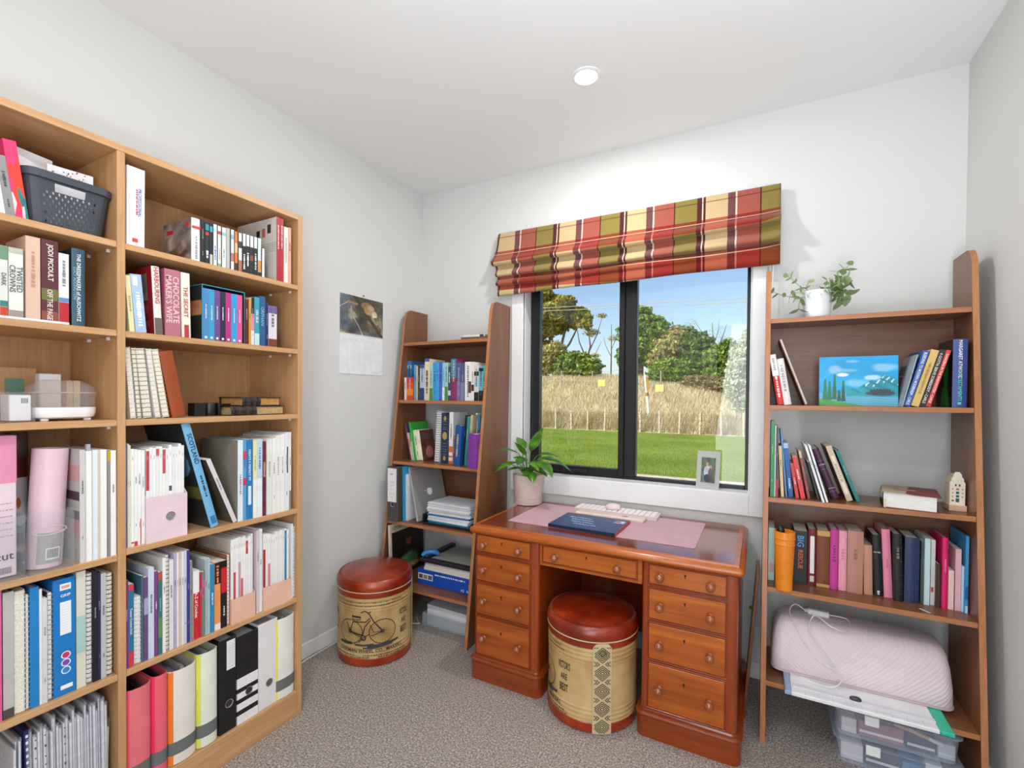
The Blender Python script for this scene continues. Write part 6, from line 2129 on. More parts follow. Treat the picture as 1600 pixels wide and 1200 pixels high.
def stool(label, loc, face):
    """face: direction (radians) the printed bicycle looks towards"""
    t = thing('drum_stool', label, 'stool', loc, face, 'round drum stools')
    prof = [(SR - .010, 0), (SR, .004), (SR + .001, .038), (SR - .001, .040)]
    MB().lathe(prof, 64).build('base_band', LEATHER, t, 40)
    # ribbed can: ridges near top and bottom
    body = [(SR - .002, .039)]
    z = .041
    while z < .322:
        rib = .0022 * max(0, math.sin(z / .0085 * PI)) if (z < .100 or z > .262) else .0
        body.append((SR - .002 + rib, z))
        z += .0028
    body.append((SR - .002, .323))
    MB().lathe(body, 72).build('body', CANVAS, t, 60)
    MB().lathe([(SR - .002, .320), (SR + .001, .322), (SR + .001, .346), (SR - .004, .348)], 64).build('top_band', LEATHER, t, 40)
    pip = MB()
    pip.tube([(( SR + .002) * math.cos(2 * PI * k / 64), (SR + .002) * math.sin(2 * PI * k / 64), .3485) for k in range(65)], .0022, 6, caps=False)
    pip.build('piping', mat('D9C0A0', .5), t, 60)
    cu_ = [(SR - .008, .3475), (SR + .002, .352), (SR + .005, .366), (SR + .003, .384), (SR - .006, .397), (SR - .012, .4005), (SR - .014, .4000), (SR - .022, .4045), (SR * .6, .413), (SR * .25, .4165), (.001, .417)]
    MB().lathe(cu_, 64, cap1=False).build('cushion', LEATHER, t, 50)
    st = MB()
    for k in range(90):
        a = 2 * PI * k / 90
        r_ = SR - .0115
        c_, s_ = math.cos(a), math.sin(a)
        da = .018
        st.tube([((r_ - .004) * c_, (r_ - .004) * s_, .4025), (r_ * math.cos(a + da / 2), r_ * math.sin(a + da / 2), .4032), ((r_ + .006) * math.cos(a + da), (r_ + .006) * math.sin(a + da), .4000)], .0011, 4)
    st.build('stitching', mat('7A3A26', .5), t)

    # printing: flat drawing (arc length, height) wrapped on the drum; right of the print = +angle
    R_ = SR + .0012

    def wrap(p):
        a = p[0] / R_
        return (R_ * math.cos(a), R_ * math.sin(a), p[2])
    pr = MB()

    def line(pts, w_, m_=0):
        fine = []
        for (x0, z0), (x1, z1) in zip(pts, pts[1:]):
            n = max(1, int(math.hypot(x1 - x0, z1 - z0) / .008))
            fine += [(x0 + (x1 - x0) * k / n, z0 + (z1 - z0) * k / n) for k in range(n)]
        fine.append(pts[-1])
        for (x0, z0), (x1, z1) in zip(fine, fine[1:]):
            L_ = math.hypot(x1 - x0, z1 - z0) or 1
            nx_, nz_ = -(z1 - z0) / L_ * w_ / 2, (x1 - x0) / L_ * w_ / 2
            pr.add([wrap((x, 0, z)) for x, z in ((x0 + nx_, z0 + nz_), (x1 + nx_, z1 + nz_), (x1 - nx_, z1 - nz_), (x0 - nx_, z0 - nz_))], [(0, 1, 2, 3)], m_)

    def ring(cx, cz, r_, w_, rx=1.0):
        line([(cx + r_ * rx * math.cos(2 * PI * k / 40), cz + r_ * math.sin(2 * PI * k / 40)) for k in range(41)], w_)
    A, B = (-.085, .165), (.072, .165)
    for c_ in (A, B):
        ring(c_[0], c_[1], .056, .0032, 1.12)
        ring(c_[0], c_[1], .006, .005)
        for k in range(24):
            a = 2 * PI * k / 24
            line([(c_[0] + .006 * math.cos(a), c_[1] + .006 * math.sin(a)), (c_[0] + .061 * math.cos(a), c_[1] + .055 * math.sin(a))], .0007)
    line([(-.085, .165), (-.070, .212), (-.005, .215), (.012, .232)], .0042)
    line([(-.085, .165), (-.02, .152)], .006)
    line([(-.02, .152), (-.012, .19), (.015, .222)], .0045)
    line([(-.105, .205), (-.085, .165), (-.02, .140)], .003)
    line([(.072, .165), (.030, .215), (.008, .255)], .0048)
    line([(.072, .165), (.03, .165), (.014, .20)], .0032)
    line([(.072, .165), (.02, .148)], .003)
    line([(.008, .255), (-.012, .266), (-.03, .256)], .0045)
    line([(.008, .255), (.018, .262)], .0035)
    line([(-.075, .238), (-.030, .236)], .008)
    line([(-.075, .231), (-.07, .224), (-.034, .224), (-.030, .236)], .003)
    line([(-.048, .224), (-.046, .205)], .003)
    ring(-.018, .140, .011, .006)
    line([(-.018, .140), (.012, .158)], .004)
    line([(-.018, .140), (-.04, .118)], .004)
    # ground under the wheels
    for (x0, x1, z_, w_) in ((-.15, -.075, .108, .012), (-.06, .03, .106, .008), (.0, .12, .100, .016), (.08, .15, .108, .010), (-.02, .07, .092, .006)):
        line([(x0, z_), ((x0 + x1) / 2, z_ - .002), (x1, z_ + .003)], w_, 1)
    for s_, x_, z_, sz, ml in (("VICTOR'S", .185, .232, .030, .058), ('ARE', .185, .188, .024, .032), ('BEST', .185, .145, .030, .040), ("VICTOR'S", -.205, .232, .022, .05), ('BEST', -.205, .150, .02, .034)):
        put_text(pr, s_, (x_, 0, z_), VX, VZ, sz, ml, 0, wrap, 3.2)
    put_text(pr, 'OVERMAN WHEEL CO., MAKERS.', (.01, 0, .076), VX, VZ, .019, .38, 0, wrap, 2.2)
    for q, (xc, z_, n_, ln) in enumerate(((-.02, .302, 40, .38), (-.04, .287, 30, .28), (.14, .289, 9, .10), (.08, .057, 20, .2), (-.12, .056, 12, .12), (-.05, .046, 14, .13), (.12, .046, 12, .14))):
        mk = MB()
        put_marks(mk, n_, (xc, 0, z_), VX, VZ, .004 if q < 3 else .005, ln, 0, q + 40)
        pr.add([wrap(p) for p in mk.v], mk.f, 0)
    pr.build('printed_picture', [INK, mat('3A4044', .7)], t)
    # woven strap
    sa = math.radians(107)
    sp, pt = MB(), MB()
    Rs = SR + .0035

    def sw_(x, z_, r_=Rs):
        a = sa + x / r_
        return (r_ * math.cos(a), r_ * math.sin(a), z_)
    hw = .036
    n_ = 6
    for k in range(n_):
        x0, x1 = -hw + 2 * hw * k / n_, -hw + 2 * hw * (k + 1) / n_
        zt0, zt1 = [.345 - max(0, abs(x) - .022) * 1.2 for x in (x0, x1)]
        sp.add([sw_(x0, .003), sw_(x1, .003), sw_(x1, zt1), sw_(x0, zt0), sw_(x0, .003, SR + .001), sw_(x1, .003, SR + .001), sw_(x1, zt1, SR + .001), sw_(x0, zt0, SR + .001)],
               [(0, 1, 2, 3), (3, 2, 6, 7), (0, 4, 5, 1)] + ([(0, 3, 7, 4)] if k == 0 else []) + ([(1, 5, 6, 2)] if k == n_ - 1 else []))
    so_ = sp.build('strap', STRAPC, t)
    cell = .022

    def ps(x0, z0, x1, z1, w_=.0034):
        L_ = math.hypot(x1 - x0, z1 - z0)
        nx_, nz_ = -(z1 - z0) / L_ * w_ / 2, (x1 - x0) / L_ * w_ / 2
        pt.add([sw_(x, z_, Rs + .0005) for x, z_ in ((x0 + nx_, z0 + nz_), (x1 + nx_, z1 + nz_), (x1 - nx_, z1 - nz_), (x0 - nx_, z0 - nz_))], [(3, 2, 1, 0)])
    def seg(x0, z0, x1, z1):
        n = 6
        for k in range(n):
            xa, za = x0 + (x1 - x0) * k / n, z0 + (z1 - z0) * k / n
            xb, zb = x0 + (x1 - x0) * (k + 1) / n, z0 + (z1 - z0) * (k + 1) / n
            if max(abs(xa), abs(xb)) < hw - .0005 and .006 < min(za, zb) and max(za, zb) < .333:
                ps(xa, za, xb, zb, .0030)
    zc = .030
    while zc < .34:
        for r_ in (.0085, .0175, .0265, .0355):
            for sx in (-1, 1):
                seg(0, zc + r_ * .8, sx * r_, zc)
                seg(0, zc - r_ * .8, sx * r_, zc)
        zx = zc + .034
        for sx in (-1, 1):
            for q in (0, .009):
                seg(sx * (.032 - q), zx + .009, sx * (.020 - q), zx)
                seg(sx * (.032 - q), zx - .009, sx * (.020 - q), zx)
        zc += .068
    pt.build('strap_pattern', INK, so_)
    rg = MB().tube([tuple(Vector(sw_(.012 * math.cos(a), .312 + .010 * math.sin(a), Rs + .004))) for a in (2 * PI * k / 20 for k in range(21))], .0016, 6, caps=False)
    rg.build('metal_ring', mat('6A5A3A', .35, .8), so_, 60)
    return t


stool('round drum stool with oxblood leather lid and bicycle print beside the corner bookshelf', (.228, -.655, 0), math.radians(-58))
stool('round drum stool with oxblood leather lid tucked under the pedestal desk', (1.320, -.545, 0), math.radians(-72.5 + 12.5 - 107))

# ================================================================== THINGS ON THE DESK AND SILL
tag(MB().loft([rrect(.900, 1.707, -.505, -.092, .012, 4, z) for z in (DZ + .0002, DZ + .002)]).build('desk_mat', mat('CBA3AC', .55)), 'dusty pink desk mat on the polished desk', 'desk mat')
ZM_ = DZ + .0022
bk_ = thing('workbook', 'navy blue workbook with red spine lying on the pink desk mat', 'book', (1.255, -.392, ZM_), -.02)
MB().box((-.150, -.118, 0), (.150, .118, .0012)).box((-.150, -.118, .0125), (.150, .118, .014)).build('cover', mat('1E3A66', .35), bk_)
MB().box((-.148, -.115, .0014), (.147, .115, .0123)).build('pages', PAGEW, bk_)
MB().box((.148, -.118, .0), (.1505, .118, .0142)).build('spine', mat('B01C34', .4), bk_)
MB().box((-.150, -.1184, .0015), (.148, -.1181, .0138)).build('edge_band', mat('15263E', .4), bk_)
wr = MB()
for i, (x, yy, n) in enumerate(((-.06, .05, 4), (-.04, .015, 5), (-.03, -.02, 5), (-.01, -.055, 4))):
    r4 = random.Random(i)
    pts = [(x - .05 + .11 * k / (n * 6) + .004 * math.sin(k * 2.1), yy + .010 * math.sin(k * 1.7 + i) * r4.uniform(.5, 1), .0143) for k in range(n * 6)]
    wr.tube(pts, .0011, 4)
wr.build('handwriting', mat('B8D0E8', .6), bk_)
lb = MB().quad((.095, .045, .0143), (.140, .045, .0143), (.140, .085, .0143), (.095, .085, .0143), 0).quad((.095, .055, .0145), (.122, .055, .0145), (.122, .078, .0145), (.095, .078, .0145), 1)
lb.build('printed_label', [mat('D8D8E2', .5), mat('9A4A7A', .5)], bk_)

kbd = thing('keyboard', 'pale pink keyboard on the desk mat under the window', 'keyboard', (1.300, -.105, ZM_), .0)
MB().loft([rrect(-.205, .205, -.062, .062, .01, 4, z) for z in (0, .013)]).build('case', mat('DCC6C6', .45), kbd, 40)
km = None
for r_ in range(5):
    for c_ in range(15):
        x, yy = -.195 + c_ * .026, -.052 + r_ * .0215
        if km is None:
            o = MB().cbox((0, 0, .0131), (.0225, .0175, .0165), .0015).build('key', mat('F2E8E8', .5), kbd)
            km = o.data
        else:
            o = bpy.data.objects.new('key', km)
            COL.objects.link(o)
            o.parent = kbd
        o.location = (x, yy, 0)
wrs = thing('wrist_rest', 'pale blush wrist rest lying in front of the pink keyboard', 'wrist rest', (1.295, -.205, ZM_), .0)
MB().loft([rrect(-.165 + e, .165 - e, -.036 + e, .036 - e, .012, 4, z) for e, z in ((.002, 0), (0, .004), (0, .011), (.004, .015))]).build('pad', mat('E8CFC4', .55), wrs, 40)
lgm = MB().add([(.075 + .016 * math.cos(k * PI / 10), -.012 + .006 * math.sin(k * PI / 10), .0152) for k in range(20)], [tuple(range(20))])
lgm.build('printed_mark', mat('5A4438', .6), wrs)
ms = thing('mouse', 'rounded pale pink mouse resting on the keyboard', 'mouse', (1.285, -.105, ZM_ + .0166), .15)
MB().loft([[(.036 * s_ * math.cos(2 * PI * k / 24) * (1 if math.cos(2 * PI * k / 24) > 0 else 1.1), .026 * s_ * math.sin(2 * PI * k / 24), z) for k in range(24)] for s_, z in ((.9, 0), (1, .004), (1, .010), (.92, .018), (.72, .024), (.4, .0275), (.1, .0285))]).build('shell', mat('EBD6D6', .35), ms, 60)

# potted peace lily
pp = thing('potted_peace_lily', 'leafy green houseplant in a pale pink pot on the desk', 'potted plant', (.822, -.125, DZ + .0002))
PR = .078
MB().lathe([(PR - .008, 0), (PR - .002, .003), (PR - .001, .030), (PR - .006, .033), (PR - .006, .035)], 40, cap1=False).build('saucer', mat('DCC2BC', .5), pp, 40)
MB().lathe([(PR - .010, .031), (PR - .004, .035), (PR + .004, .158), (PR + .002, .160), (PR - .003, .158), (PR - .006, .140)], 40, cap1=False).build('pot', mat('DDC6C0', .5), pp, 40)
MB().lathe([(.001, .142), (PR - .005, .140)], 40, cap0=False, cap1=False).build('soil', mat('3A2A20', .95, var=.4, scale=120), pp)


def leaf_mat(name, a, b, rough=.3):
    t = NT(name)
    n1 = t.n('ShaderNodeTexNoise', Scale=18.0, Detail=3.0)
    t.l(t.coord(), n1.inputs['Vector'])
    t.l(t.ramp(n1.outputs['Fac'], [(.35, lin(a)), (.65, lin(b))]), t.b.inputs['Base Color'])
    t.b.inputs['Roughness'].default_value = rough
    t.b.inputs['Subsurface Weight'].default_value = .0
    tl = t.n('ShaderNodeBsdfTranslucent')
    tl.inputs['Color'].default_value = (*lin(b), 1)
    mx = t.n('ShaderNodeMixShader')
    mx.inputs[0].default_value = .22
    t.l(t.b.outputs[0], mx.inputs[1])
    t.l(tl.outputs[0], mx.inputs[2])
    t.l(mx.outputs[0], t.out.inputs['Surface'])
    return t.m


LILY = leaf_mat('lily_leaf', '2A5A16', '64A02C')
STEMM = mat('6E9A3A', .4)


def big_leaf(root, az, reach, top, droop, L_, w_, base=(0, 0)):
    """stem from the soil, then a pointed blade that arches over"""
    dx, dy = math.cos(az), math.sin(az)
    p0 = Vector((base[0], base[1], .14))
    p1 = Vector((dx * reach * .35, dy * reach * .35, .14 + top * .7))
    p2 = Vector((dx * reach, dy * reach, .14 + top))
    pts = []
    for k in range(7):
        s = k / 6
        pts.append(p0 * (1 - s) ** 2 + p1 * 2 * s * (1 - s) + p2 * s * s)
    MB().tube([tuple(p) for p in pts], [.0032 - .0014 * k / 6 for k in range(7)], 6).build('stem', STEMM, root, 60)
    d = (p2 - p1).normalized()
    sidev = Vector((-dy, dx, 0))
    m = MB()
    n = 12
    pos = p2.copy()
    cur = d.copy()
    V = []
    for k in range(n + 1):
        s = k / n
        ww = w_ * (math.sin(PI * min(1, s * 1.02) ** .72) ** .9) if 0 < s < 1 else .0004
        nrm = sidev.cross(cur).normalized()
        lift = nrm * ww * .28
        V += [tuple(pos - sidev * ww + lift), tuple(pos - sidev * ww * .5 + lift * .4), tuple(pos), tuple(pos + sidev * ww * .5 + lift * .4), tuple(pos + sidev * ww + lift)]
        cur = (cur + Vector((0, 0, -1)) * droop / n + Vector((dx, dy, 0)) * .05).normalized()
        pos = pos + cur * L_ / n
    F = [(k * 5 + q, k * 5 + q + 1, k * 5 + q + 6, k * 5 + q + 5) for k in range(n) for q in range(4)]
    m.add(V, F)
    m.build('leaf', LILY, root, 70)


for az, rc, tp_, dr, L_, w_ in ((-.6, .10, .10, 1.9, .15, .030), (.35, .085, .10, 2.0, .16, .030), (-1.2, .05, .06, 1.5, .12, .028), (-2.2, .07, .085, 1.8, .13, .028), (-2.75, .10, .07, 1.6, .11, .024), (1.3, .02, .14, .5, .15, .030), (2.4, .05, .15, .9, .13, .022), (-1.65, .03, .09, 1.3, .12, .026), (-.15, .055, .12, 1.4, .13, .028), (-1.0, .10, .05, 1.7, .10, .022), (-2.0, .04, .055, 1.2, .10, .024), (.9, .05, .09, 1.2, .12, .024), (-.45, .045, .05, 1.4, .11, .024), (-1.4, .075, .11, 1.5, .12, .026), (-2.5, .055, .13, 1.2, .12, .024), (-.85, .06, .09, 1.6, .13, .028), (-1.9, .02, .12, .8, .11, .022)):
    big_leaf(pp, az, rc, tp_, dr, L_ * 1.12, w_ * 1.25, (math.cos(az) * .012, math.sin(az) * .012))

# photo frame on the sill
pf = thing('photo_frame', 'small clear acrylic photo frame standing on the white window sill', 'photo frame', (1.700, .020, OZ0 + .0005), math.radians(-8), rx=0)
tl_ = .20
MB().add([(-.052, 0, 0), (.052, 0, 0), (.052, .032, .176), (-.052, .032, .176), (-.052, .006, 0), (.052, .006, 0), (.052, .038, .176), (-.052, .038, .176)], [(0, 1, 2, 3), (5, 4, 7, 6), (0, 4, 5, 1), (1, 5, 6, 2), (2, 6, 7, 3), (3, 7, 4, 0)]).build('acrylic_block', clear('frosted_acrylic', 'DDDEDF', .62, .3), pf)
MB().add([(-.03, .034, .11), (.03, .034, .11), (.02, .075, 0), (-.02, .075, 0)], [(0, 1, 2, 3)]).build('strut', clear('clear_strut', 'E8E8E8', .4), pf)


def couple(U, V):
    n = fbm(U, V, 61, 4)[..., None]
    c = rgb('5A6A58') * (.6 + .8 * n)
    for cx, cy, rx, ry, hx in ((.45, .45, .26, .22, 'C2C6D2'), (.45, .18, .24, .16, '3A4258'), (.42, .73, .09, .08, 'C09A86'), (.66, .62, .09, .08, 'B8907C'), (.68, .38, .18, .2, '6A5A5E')):
        m = (((U - cx) / rx) ** 2 + ((V - cy) / ry) ** 2 < 1)[..., None]
        c = np.where(m, rgb(hx) * (.85 + .3 * n), c)
    return c


k_ = .032 / .176
picture('photograph', couple, .064, .118, 40, 60, (-.031, .026 * k_ - .0012, .028), VX, (0, k_, 1), pf)

# ================================================================== PAINTING SHELF AND BELOW
pt_ = thing('canvas_painting', 'small unframed canvas painting of a blue mountain lake', 'painting', (2.235, -.255, LZ[1]), rx=-.06)
MB().cbox((-.119, 0, 0), (.119, .014, .186), .001).build('canvas', mat('1690C0', .6), pt_)


def lake(U, V):
    n = fbm(U, V, 71, 6)
    n2 = fbm(V, U, 72, 5)
    nn = n[..., None]
    c = rgb('10A2E0') * (.85 + .28 * nn) + np.array([.02, .04, .02]) * (1 - V[..., None])

    def blob(c, cx, cy, rx, ry, hx, soft=.5, amt=.9):
        d = ((U - cx) / rx) ** 2 + ((V - cy) / ry) ** 2 + (n2 - .5) * 1.6
        a = np.clip((1 - d) / soft, 0, 1)[..., None] * amt
        return c * (1 - a) + rgb(hx) * a
    c = blob(c, .20, .74, .12, .11, 'B8CCE8', .8, .75)
    c = blob(c, .40, .72, .18, .05, 'A8CCE8', .8, .7)
    c = blob(c, .85, .77, .2, .10, 'B0D0EE', .8, .75)
    c = blob(c, .44, .90, .11, .03, 'A8CCEC', .8, .7)
    c = blob(c, .31, .63, .095, .045, 'F0ECF0', .5, .95)
    c = blob(c, .68, .57, .12, .06, 'D8ECF4', .7, .85)
    c = blob(c, .50, .46, .2, .10, 'A8D4EC', .8, .7)
    # mountains
    ridge = np.interp(U, [0, .22, .38, .42, .50, .60, .68, .74, .85, .90, 1.0], [.30, .32, .40, .36, .36, .45, .52, .50, .62, .57, .50])
    inside = (V < ridge) & (V > .25)
    mc = rgb('1A9CAA') * (.8 + .4 * nn)
    c = np.where((inside & (U > .36))[..., None], mc, c)
    snow = inside & (U > .6) & (np.sin(U * 60 - V * 34 + 9 * n2) > .55 - 1.2 * (n - .5)) & (V > ridge - .13)
    c = np.where(snow[..., None], rgb('CBE6EC'), c)
    c = np.where((inside & (U > .42) & (np.sin(U * 30 + V * 40) > .6))[..., None], rgb('1286A0') * (.9 + .2 * nn), c)
    # water
    w_ = V < .25
    wc = rgb('6AC4E6') * (.85 + .25 * np.sin(V * 140 + 8 * n)[..., None] * .25 + .12 * nn)
    c = np.where(w_[..., None], wc, c)
    c = np.where(((V < .27) & (V > .2) & (U > .36))[..., None], rgb('1C9AA4') * (.85 + .3 * nn), c)
    isl = (((U - .82) / .21) ** 2 + ((V - .275) / .095) ** 2 + (n2 - .5) * 1.8 + .35 * np.abs(np.sin(U * 80)) * (V > .27) < 1)
    c = np.where((isl & (V > .22))[..., None], rgb('3A4A52') * (.6 + .9 * nn), c)
    c = np.where((isl & (V <= .22))[..., None], rgb('1A7A88'), c)
    # grass bank and trees
    gr_ = V < .13 - .25 * np.clip(U - .08, 0, 1)
    c = np.where(gr_[..., None], (rgb('4AA040') * (.6 + .9 * nn)), c)
    for tx_, b, tp_ in ((.08, .12, .55), (.14, .12, .50), (.205, .13, .64), (.265, .10, .32), (.32, .09, .52)):
        hw_ = .030 * (1.1 - (V - b) / (tp_ - b) * .75) * (.55 + .5 * n2 + .35 * np.abs(np.sin(V * 75 + tx_ * 40)))
        m = (np.abs(U - tx_) < hw_) & (V > b) & (V < tp_)
        c = np.where(m[..., None], rgb('0E8456') * (.45 + .9 * n2[..., None]), c)
    return c


picture('paint_layer', lake, .238, .186, 200, 150, (-.119, -.0004, 0), VX, VZ, pt_, PAINT)

# succulent on the top board
su = thing('potted_succulent', 'trailing round leaved succulent in a white pot on the walnut bookshelf', 'potted plant', (2.108, -.205, LZ[0]))
MB().lathe([(.040, 0), (.044, .002), (.050, .098), (.050, .108), (.047, .108), (.045, .09)], 36, cap1=False).build('pot', mat('ECEDF2', .35), su, 40)
MB().lathe([(.001, .092), (.0455, .09)], 30, cap0=False, cap1=False).build('soil', mat('4A3A2C', .95), su)
SUC = leaf_mat('succulent_leaf', '82A066', 'B2C692', .45)
suc_leaf = MB()
n = 10
lf = []
for k in range(7):
    s = k / 6
    ww = .5 * math.sin(PI * min(.985, max(.06, s)) ** .85) ** .8
    lf += [(s, -ww, .10 * ww), (s, 0, .04), (s, ww, .10 * ww)]
suc_leaf.add(lf, [(k * 3 + q, k * 3 + q + 1, k * 3 + q + 4, k * 3 + q + 3) for k in range(6) for q in range(2)])
lo_ = suc_leaf.build('leaf', SUC, su, 70)
lmesh = lo_.data
bpy.data.objects.remove(lo_)
r5 = random.Random(12)


def sprig(pts, nl, sz):
    P = [Vector(p) for p in pts]
    fine = []
    for i in range(len(P) - 1):
        p0, p1, p2, p3 = P[max(i - 1, 0)], P[i], P[i + 1], P[min(i + 2, len(P) - 1)]
        for k in range(5):
            s = k / 5
            fine.append(.5 * (2 * p1 + (p2 - p0) * s + (2 * p0 - 5 * p1 + 4 * p2 - p3) * s * s + (3 * p1 - p0 - 3 * p2 + p3) * s ** 3))
    fine.append(P[-1])
    MB().tube([tuple(p) for p in fine], .0017, 6).build('stem', mat('A8B48A', .5), su, 60)
    for k in range(nl):
        f = .15 + .85 * (k // 2) / max(1, (nl - 1) // 2)
        i = min(len(fine) - 1, int(f * (len(fine) - 1)))
        p = fine[i]
        tdir = (fine[min(i + 1, len(fine) - 1)] - fine[max(i - 1, 0)]).normalized()
        a = (k // 2) * 1.57 + (PI if k % 2 else 0) + r5.uniform(-.4, .4)
        side = tdir.cross(Vector((0, 0, 1)))
        if side.length < .05:
            side = Vector((1, 0, 0))
        side.normalize()
        o2 = side.cross(tdir)
        d = (side * math.cos(a) + o2 * math.sin(a) + tdir * .45).normalized()
        zax = (tdir - d * tdir.dot(d)).normalized()
        yax = zax.cross(d)
        L_ = sz * r5.uniform(.95, 1.4)
        o = bpy.data.objects.new('leaf', lmesh)
        COL.objects.link(o)
        o.parent = su
        M_ = Matrix(((d.x, yax.x, zax.x, p.x), (d.y, yax.y, zax.y, p.y), (d.z, yax.z, zax.z, p.z), (0, 0, 0, 1))) @ Matrix.Diagonal((L_, L_ * .75, L_, 1))
        o.matrix_local = M_


sprig([(-.02, -.01, .09), (-.055, -.02, .085), (-.062, -.03, .04)], 6, .030)
sprig([(-.01, -.02, .09), (-.07, -.03, .085), (-.125, -.02, .105), (-.148, -.02, .118)], 10, .022)
sprig([(-.02, .0, .09), (-.05, .0, .125), (-.085, -.005, .165), (-.10, .0, .178)], 10, .022)
sprig([(-.02, .01, .09), (-.035, .01, .125), (-.03, .0, .145)], 6, .022)
sprig([(.01, -.03, .09), (.02, -.03, .11), (.028, -.03, .145)], 8, .020)
sprig([(.02, .0, .09), (.06, -.01, .10), (.075, -.02, .065)], 12, .036)
sprig([(.02, .0, .09), (.07, .0, .115), (.095, -.02, .085)], 12, .036)
sprig([(.02, .01, .09), (.06, .0, .12), (.08, .0, .165), (.10, .0, .200)], 14, .028)
sprig([(.02, .01, .09), (.065, .01, .13), (.065, .0, .175)], 10, .026)
sprig([(.02, -.01, .09), (.055, -.02, .13), (.09, -.02, .14)], 12, .034)
sprig([(.02, -.02, .09), (.05, -.035, .115), (.07, -.04, .12)], 8, .034)
sprig([(-.02, -.02, .09), (-.06, -.03, .105), (-.09, -.03, .10)], 8, .026)
sprig([(.0, -.01, .09), (.045, -.03, .10), (.058, -.035, .085)], 8, .034)

# bible lying flat, ceramic house
bf = thing('bible', 'thick scripture lying flat in beige and burgundy cover', 'book', (2.385, -.268, LZ[2]), -.17)
MB().box((-.074, -.092, 0), (.076, .092, .003)).build('back_cover', mat('7A3038', .5), bf)
MB().box((-.070, -.088, .003), (.068, .088, .052)).build('pages', mat('E8E6E2', .8, var=.06, scale=300), bf)
m = MB()
for k in range(8):
    a0, a1 = [PI / 2 + PI * q / 8 for q in (k, k + 1)]
    m.quad(*[(-.070 + .010 * math.cos(a), yy, .0275 + .0275 * math.sin(a)) for a, yy in ((a0, -.092), (a1, -.092), (a1, .092), (a0, .092))])
m.box((-.070, -.092, .052), (.005, .092, .055))
m.build('beige_cover', mat('B7A68C', .55), bf, 40)
MB().add([(.005, -.092, .052), (.078, -.092, .051), (.078, .092, .051), (.005, .092, .052), (-.012, -.092, .0555), (.079, -.093, .0545), (.079, .093, .0545), (.004, .092, .0555)], [(0, 3, 2, 1), (4, 5, 6, 7), (0, 1, 5, 4), (1, 2, 6, 5), (2, 3, 7, 6)]).build('burgundy_cover', mat('7E2E36', .5), bf)
MB().cbox((-.035, -.022, .0556), (.02, -.012, .0585), .001).cbox((-.04, -.025, .0556), (-.028, .012, .0585), .001).build('strap_tab', mat('A87A6A', .5), bf)
MB().tube([(-.066, -.090, .03), (-.067, -.097, .015), (-.066, -.099, .002)], .003, 6).build('ribbon', mat('D8C8A0', .6), bf)

hs = thing('ceramic_house', 'small cream ceramic canal house figurine on the walnut bookshelf', 'figurine', (2.510, -.255, LZ[2]))
MB().cbox((-.0225, -.036, 0), (.0235, .03, .020), .001).build('base', mat('DDAE94', .5), hs)
gb = [(-.0195, .020), (.0195, .020), (.0195, .096), (.0155, .101), (.0155, .110), (.011, .115), (.010, .124), (.005, .132), (-.005, .132), (-.010, .124), (-.011, .115), (-.0155, .110), (-.0155, .101), (-.0195, .096)]
MB().prism(gb, 1, -.031, -.024).build('facade', mat('EBE2CC', .4), hs)
MB().prism([(-.0185, .020), (.0185, .020), (.0185, .094), (.004, .122), (-.004, .122), (-.0185, .094)], 1, -.0238, .026).build('house_body', mat('D8C4A4', .5), hs)
wd = MB()
for (x, z, w_, h_, k) in ((0, .030, .009, .013, 0), (0, .046, .008, .008, 0), (0, .058, .008, .008, 0), (0, .071, .007, .006, 2), (-.012, .032, .006, .005, 3), (-.005, .084, .004, .007, 4), (.005, .084, .004, .007, 4)):
    wd.box((x - w_ / 2, -.0316, z), (x + w_ / 2, -.031, z + h_), k)
for z in (.046, .059, .072):
    for x in (-.0125, .0125):
        wd.box((x - .002, -.0315, z), (x + .002, -.031, z + .005), 5)
wd.build('painted_windows', [mat('1F5A62', .4), mat('2A2A2A', .4), mat('B8663C', .5), mat('6A2A24', .5), mat('2E3440', .4), mat('A8A08A', .5)], hs)

# orange cup
oc = thing('tumbler', 'tall orange plastic tumbler holding a black pen', 'cup', (2.004, -.392, LZ[3]))
MB().lathe([(.0255, 0), (.0275, .002), (.0325, .168), (.0345, .170), (.0330, .173), (.0335, .190), (.0350, .192), (.0335, .195), (.0338, .218), (.0318, .218), (.0295, .10), (.026, .004)], 40, cap1=False).build('cup', mat('E8861A', .35), oc, 35)
pn_ = thing('pen', 'black ball topped pen standing in the orange tumbler', 'pen', (2.004, -.392, LZ[3] + .005), rx=.0, ry=-.06)
MB().tube([(0, 0, 0), (0, .0, .20)], .004, 8).build('barrel', mat('1A1A1C', .4), pn_, 60)
MB().lathe([(.001, .194), (.008, .197), (.013, .206), (.0135, .214), (.010, .226), (.004, .231), (.001, .232)], 16, cap0=False, cap1=False).build('ball_top', mat('141416', .3), pn_, 60)

# paper trimmer board and quilted cover on the lowest shelf
wt = thing('cutting_board', 'white rotary paper trimmer board sticking out under the quilted cover', 'paper trimmer', (2.24, -.345, LZ[4]))
MB().cbox((-.212, -.142, 0), (.186, .10, .013), .002).build('board', mat('E9E9EC', .4), wt)
MB().cbox((-.206, -.105, .0131), (.186, -.085, .017), .001).build('rail', mat('DADADF', .35), wt)
MB().cbox((.187, -.142, 0), (.222, .10, .012), .002).build('teal_end', mat('2FBF9A', .4), wt)
MB().cbox((-.232, -.142, 0), (-.213, .10, .014), .002).build('blue_edge', mat('9AB0D4', .4), wt)
MB().loft([[(-.022 + .017 * s_ * math.cos(2 * PI * k / 20), -.095 + .009 * s_ * math.sin(2 * PI * k / 20), z) for k in range(20)] for s_, z in ((1, .0171), (1, .024), (.8, .027), (.5, .0255))]).build('cutter', mat('3A3E48', .35), wt, 40)
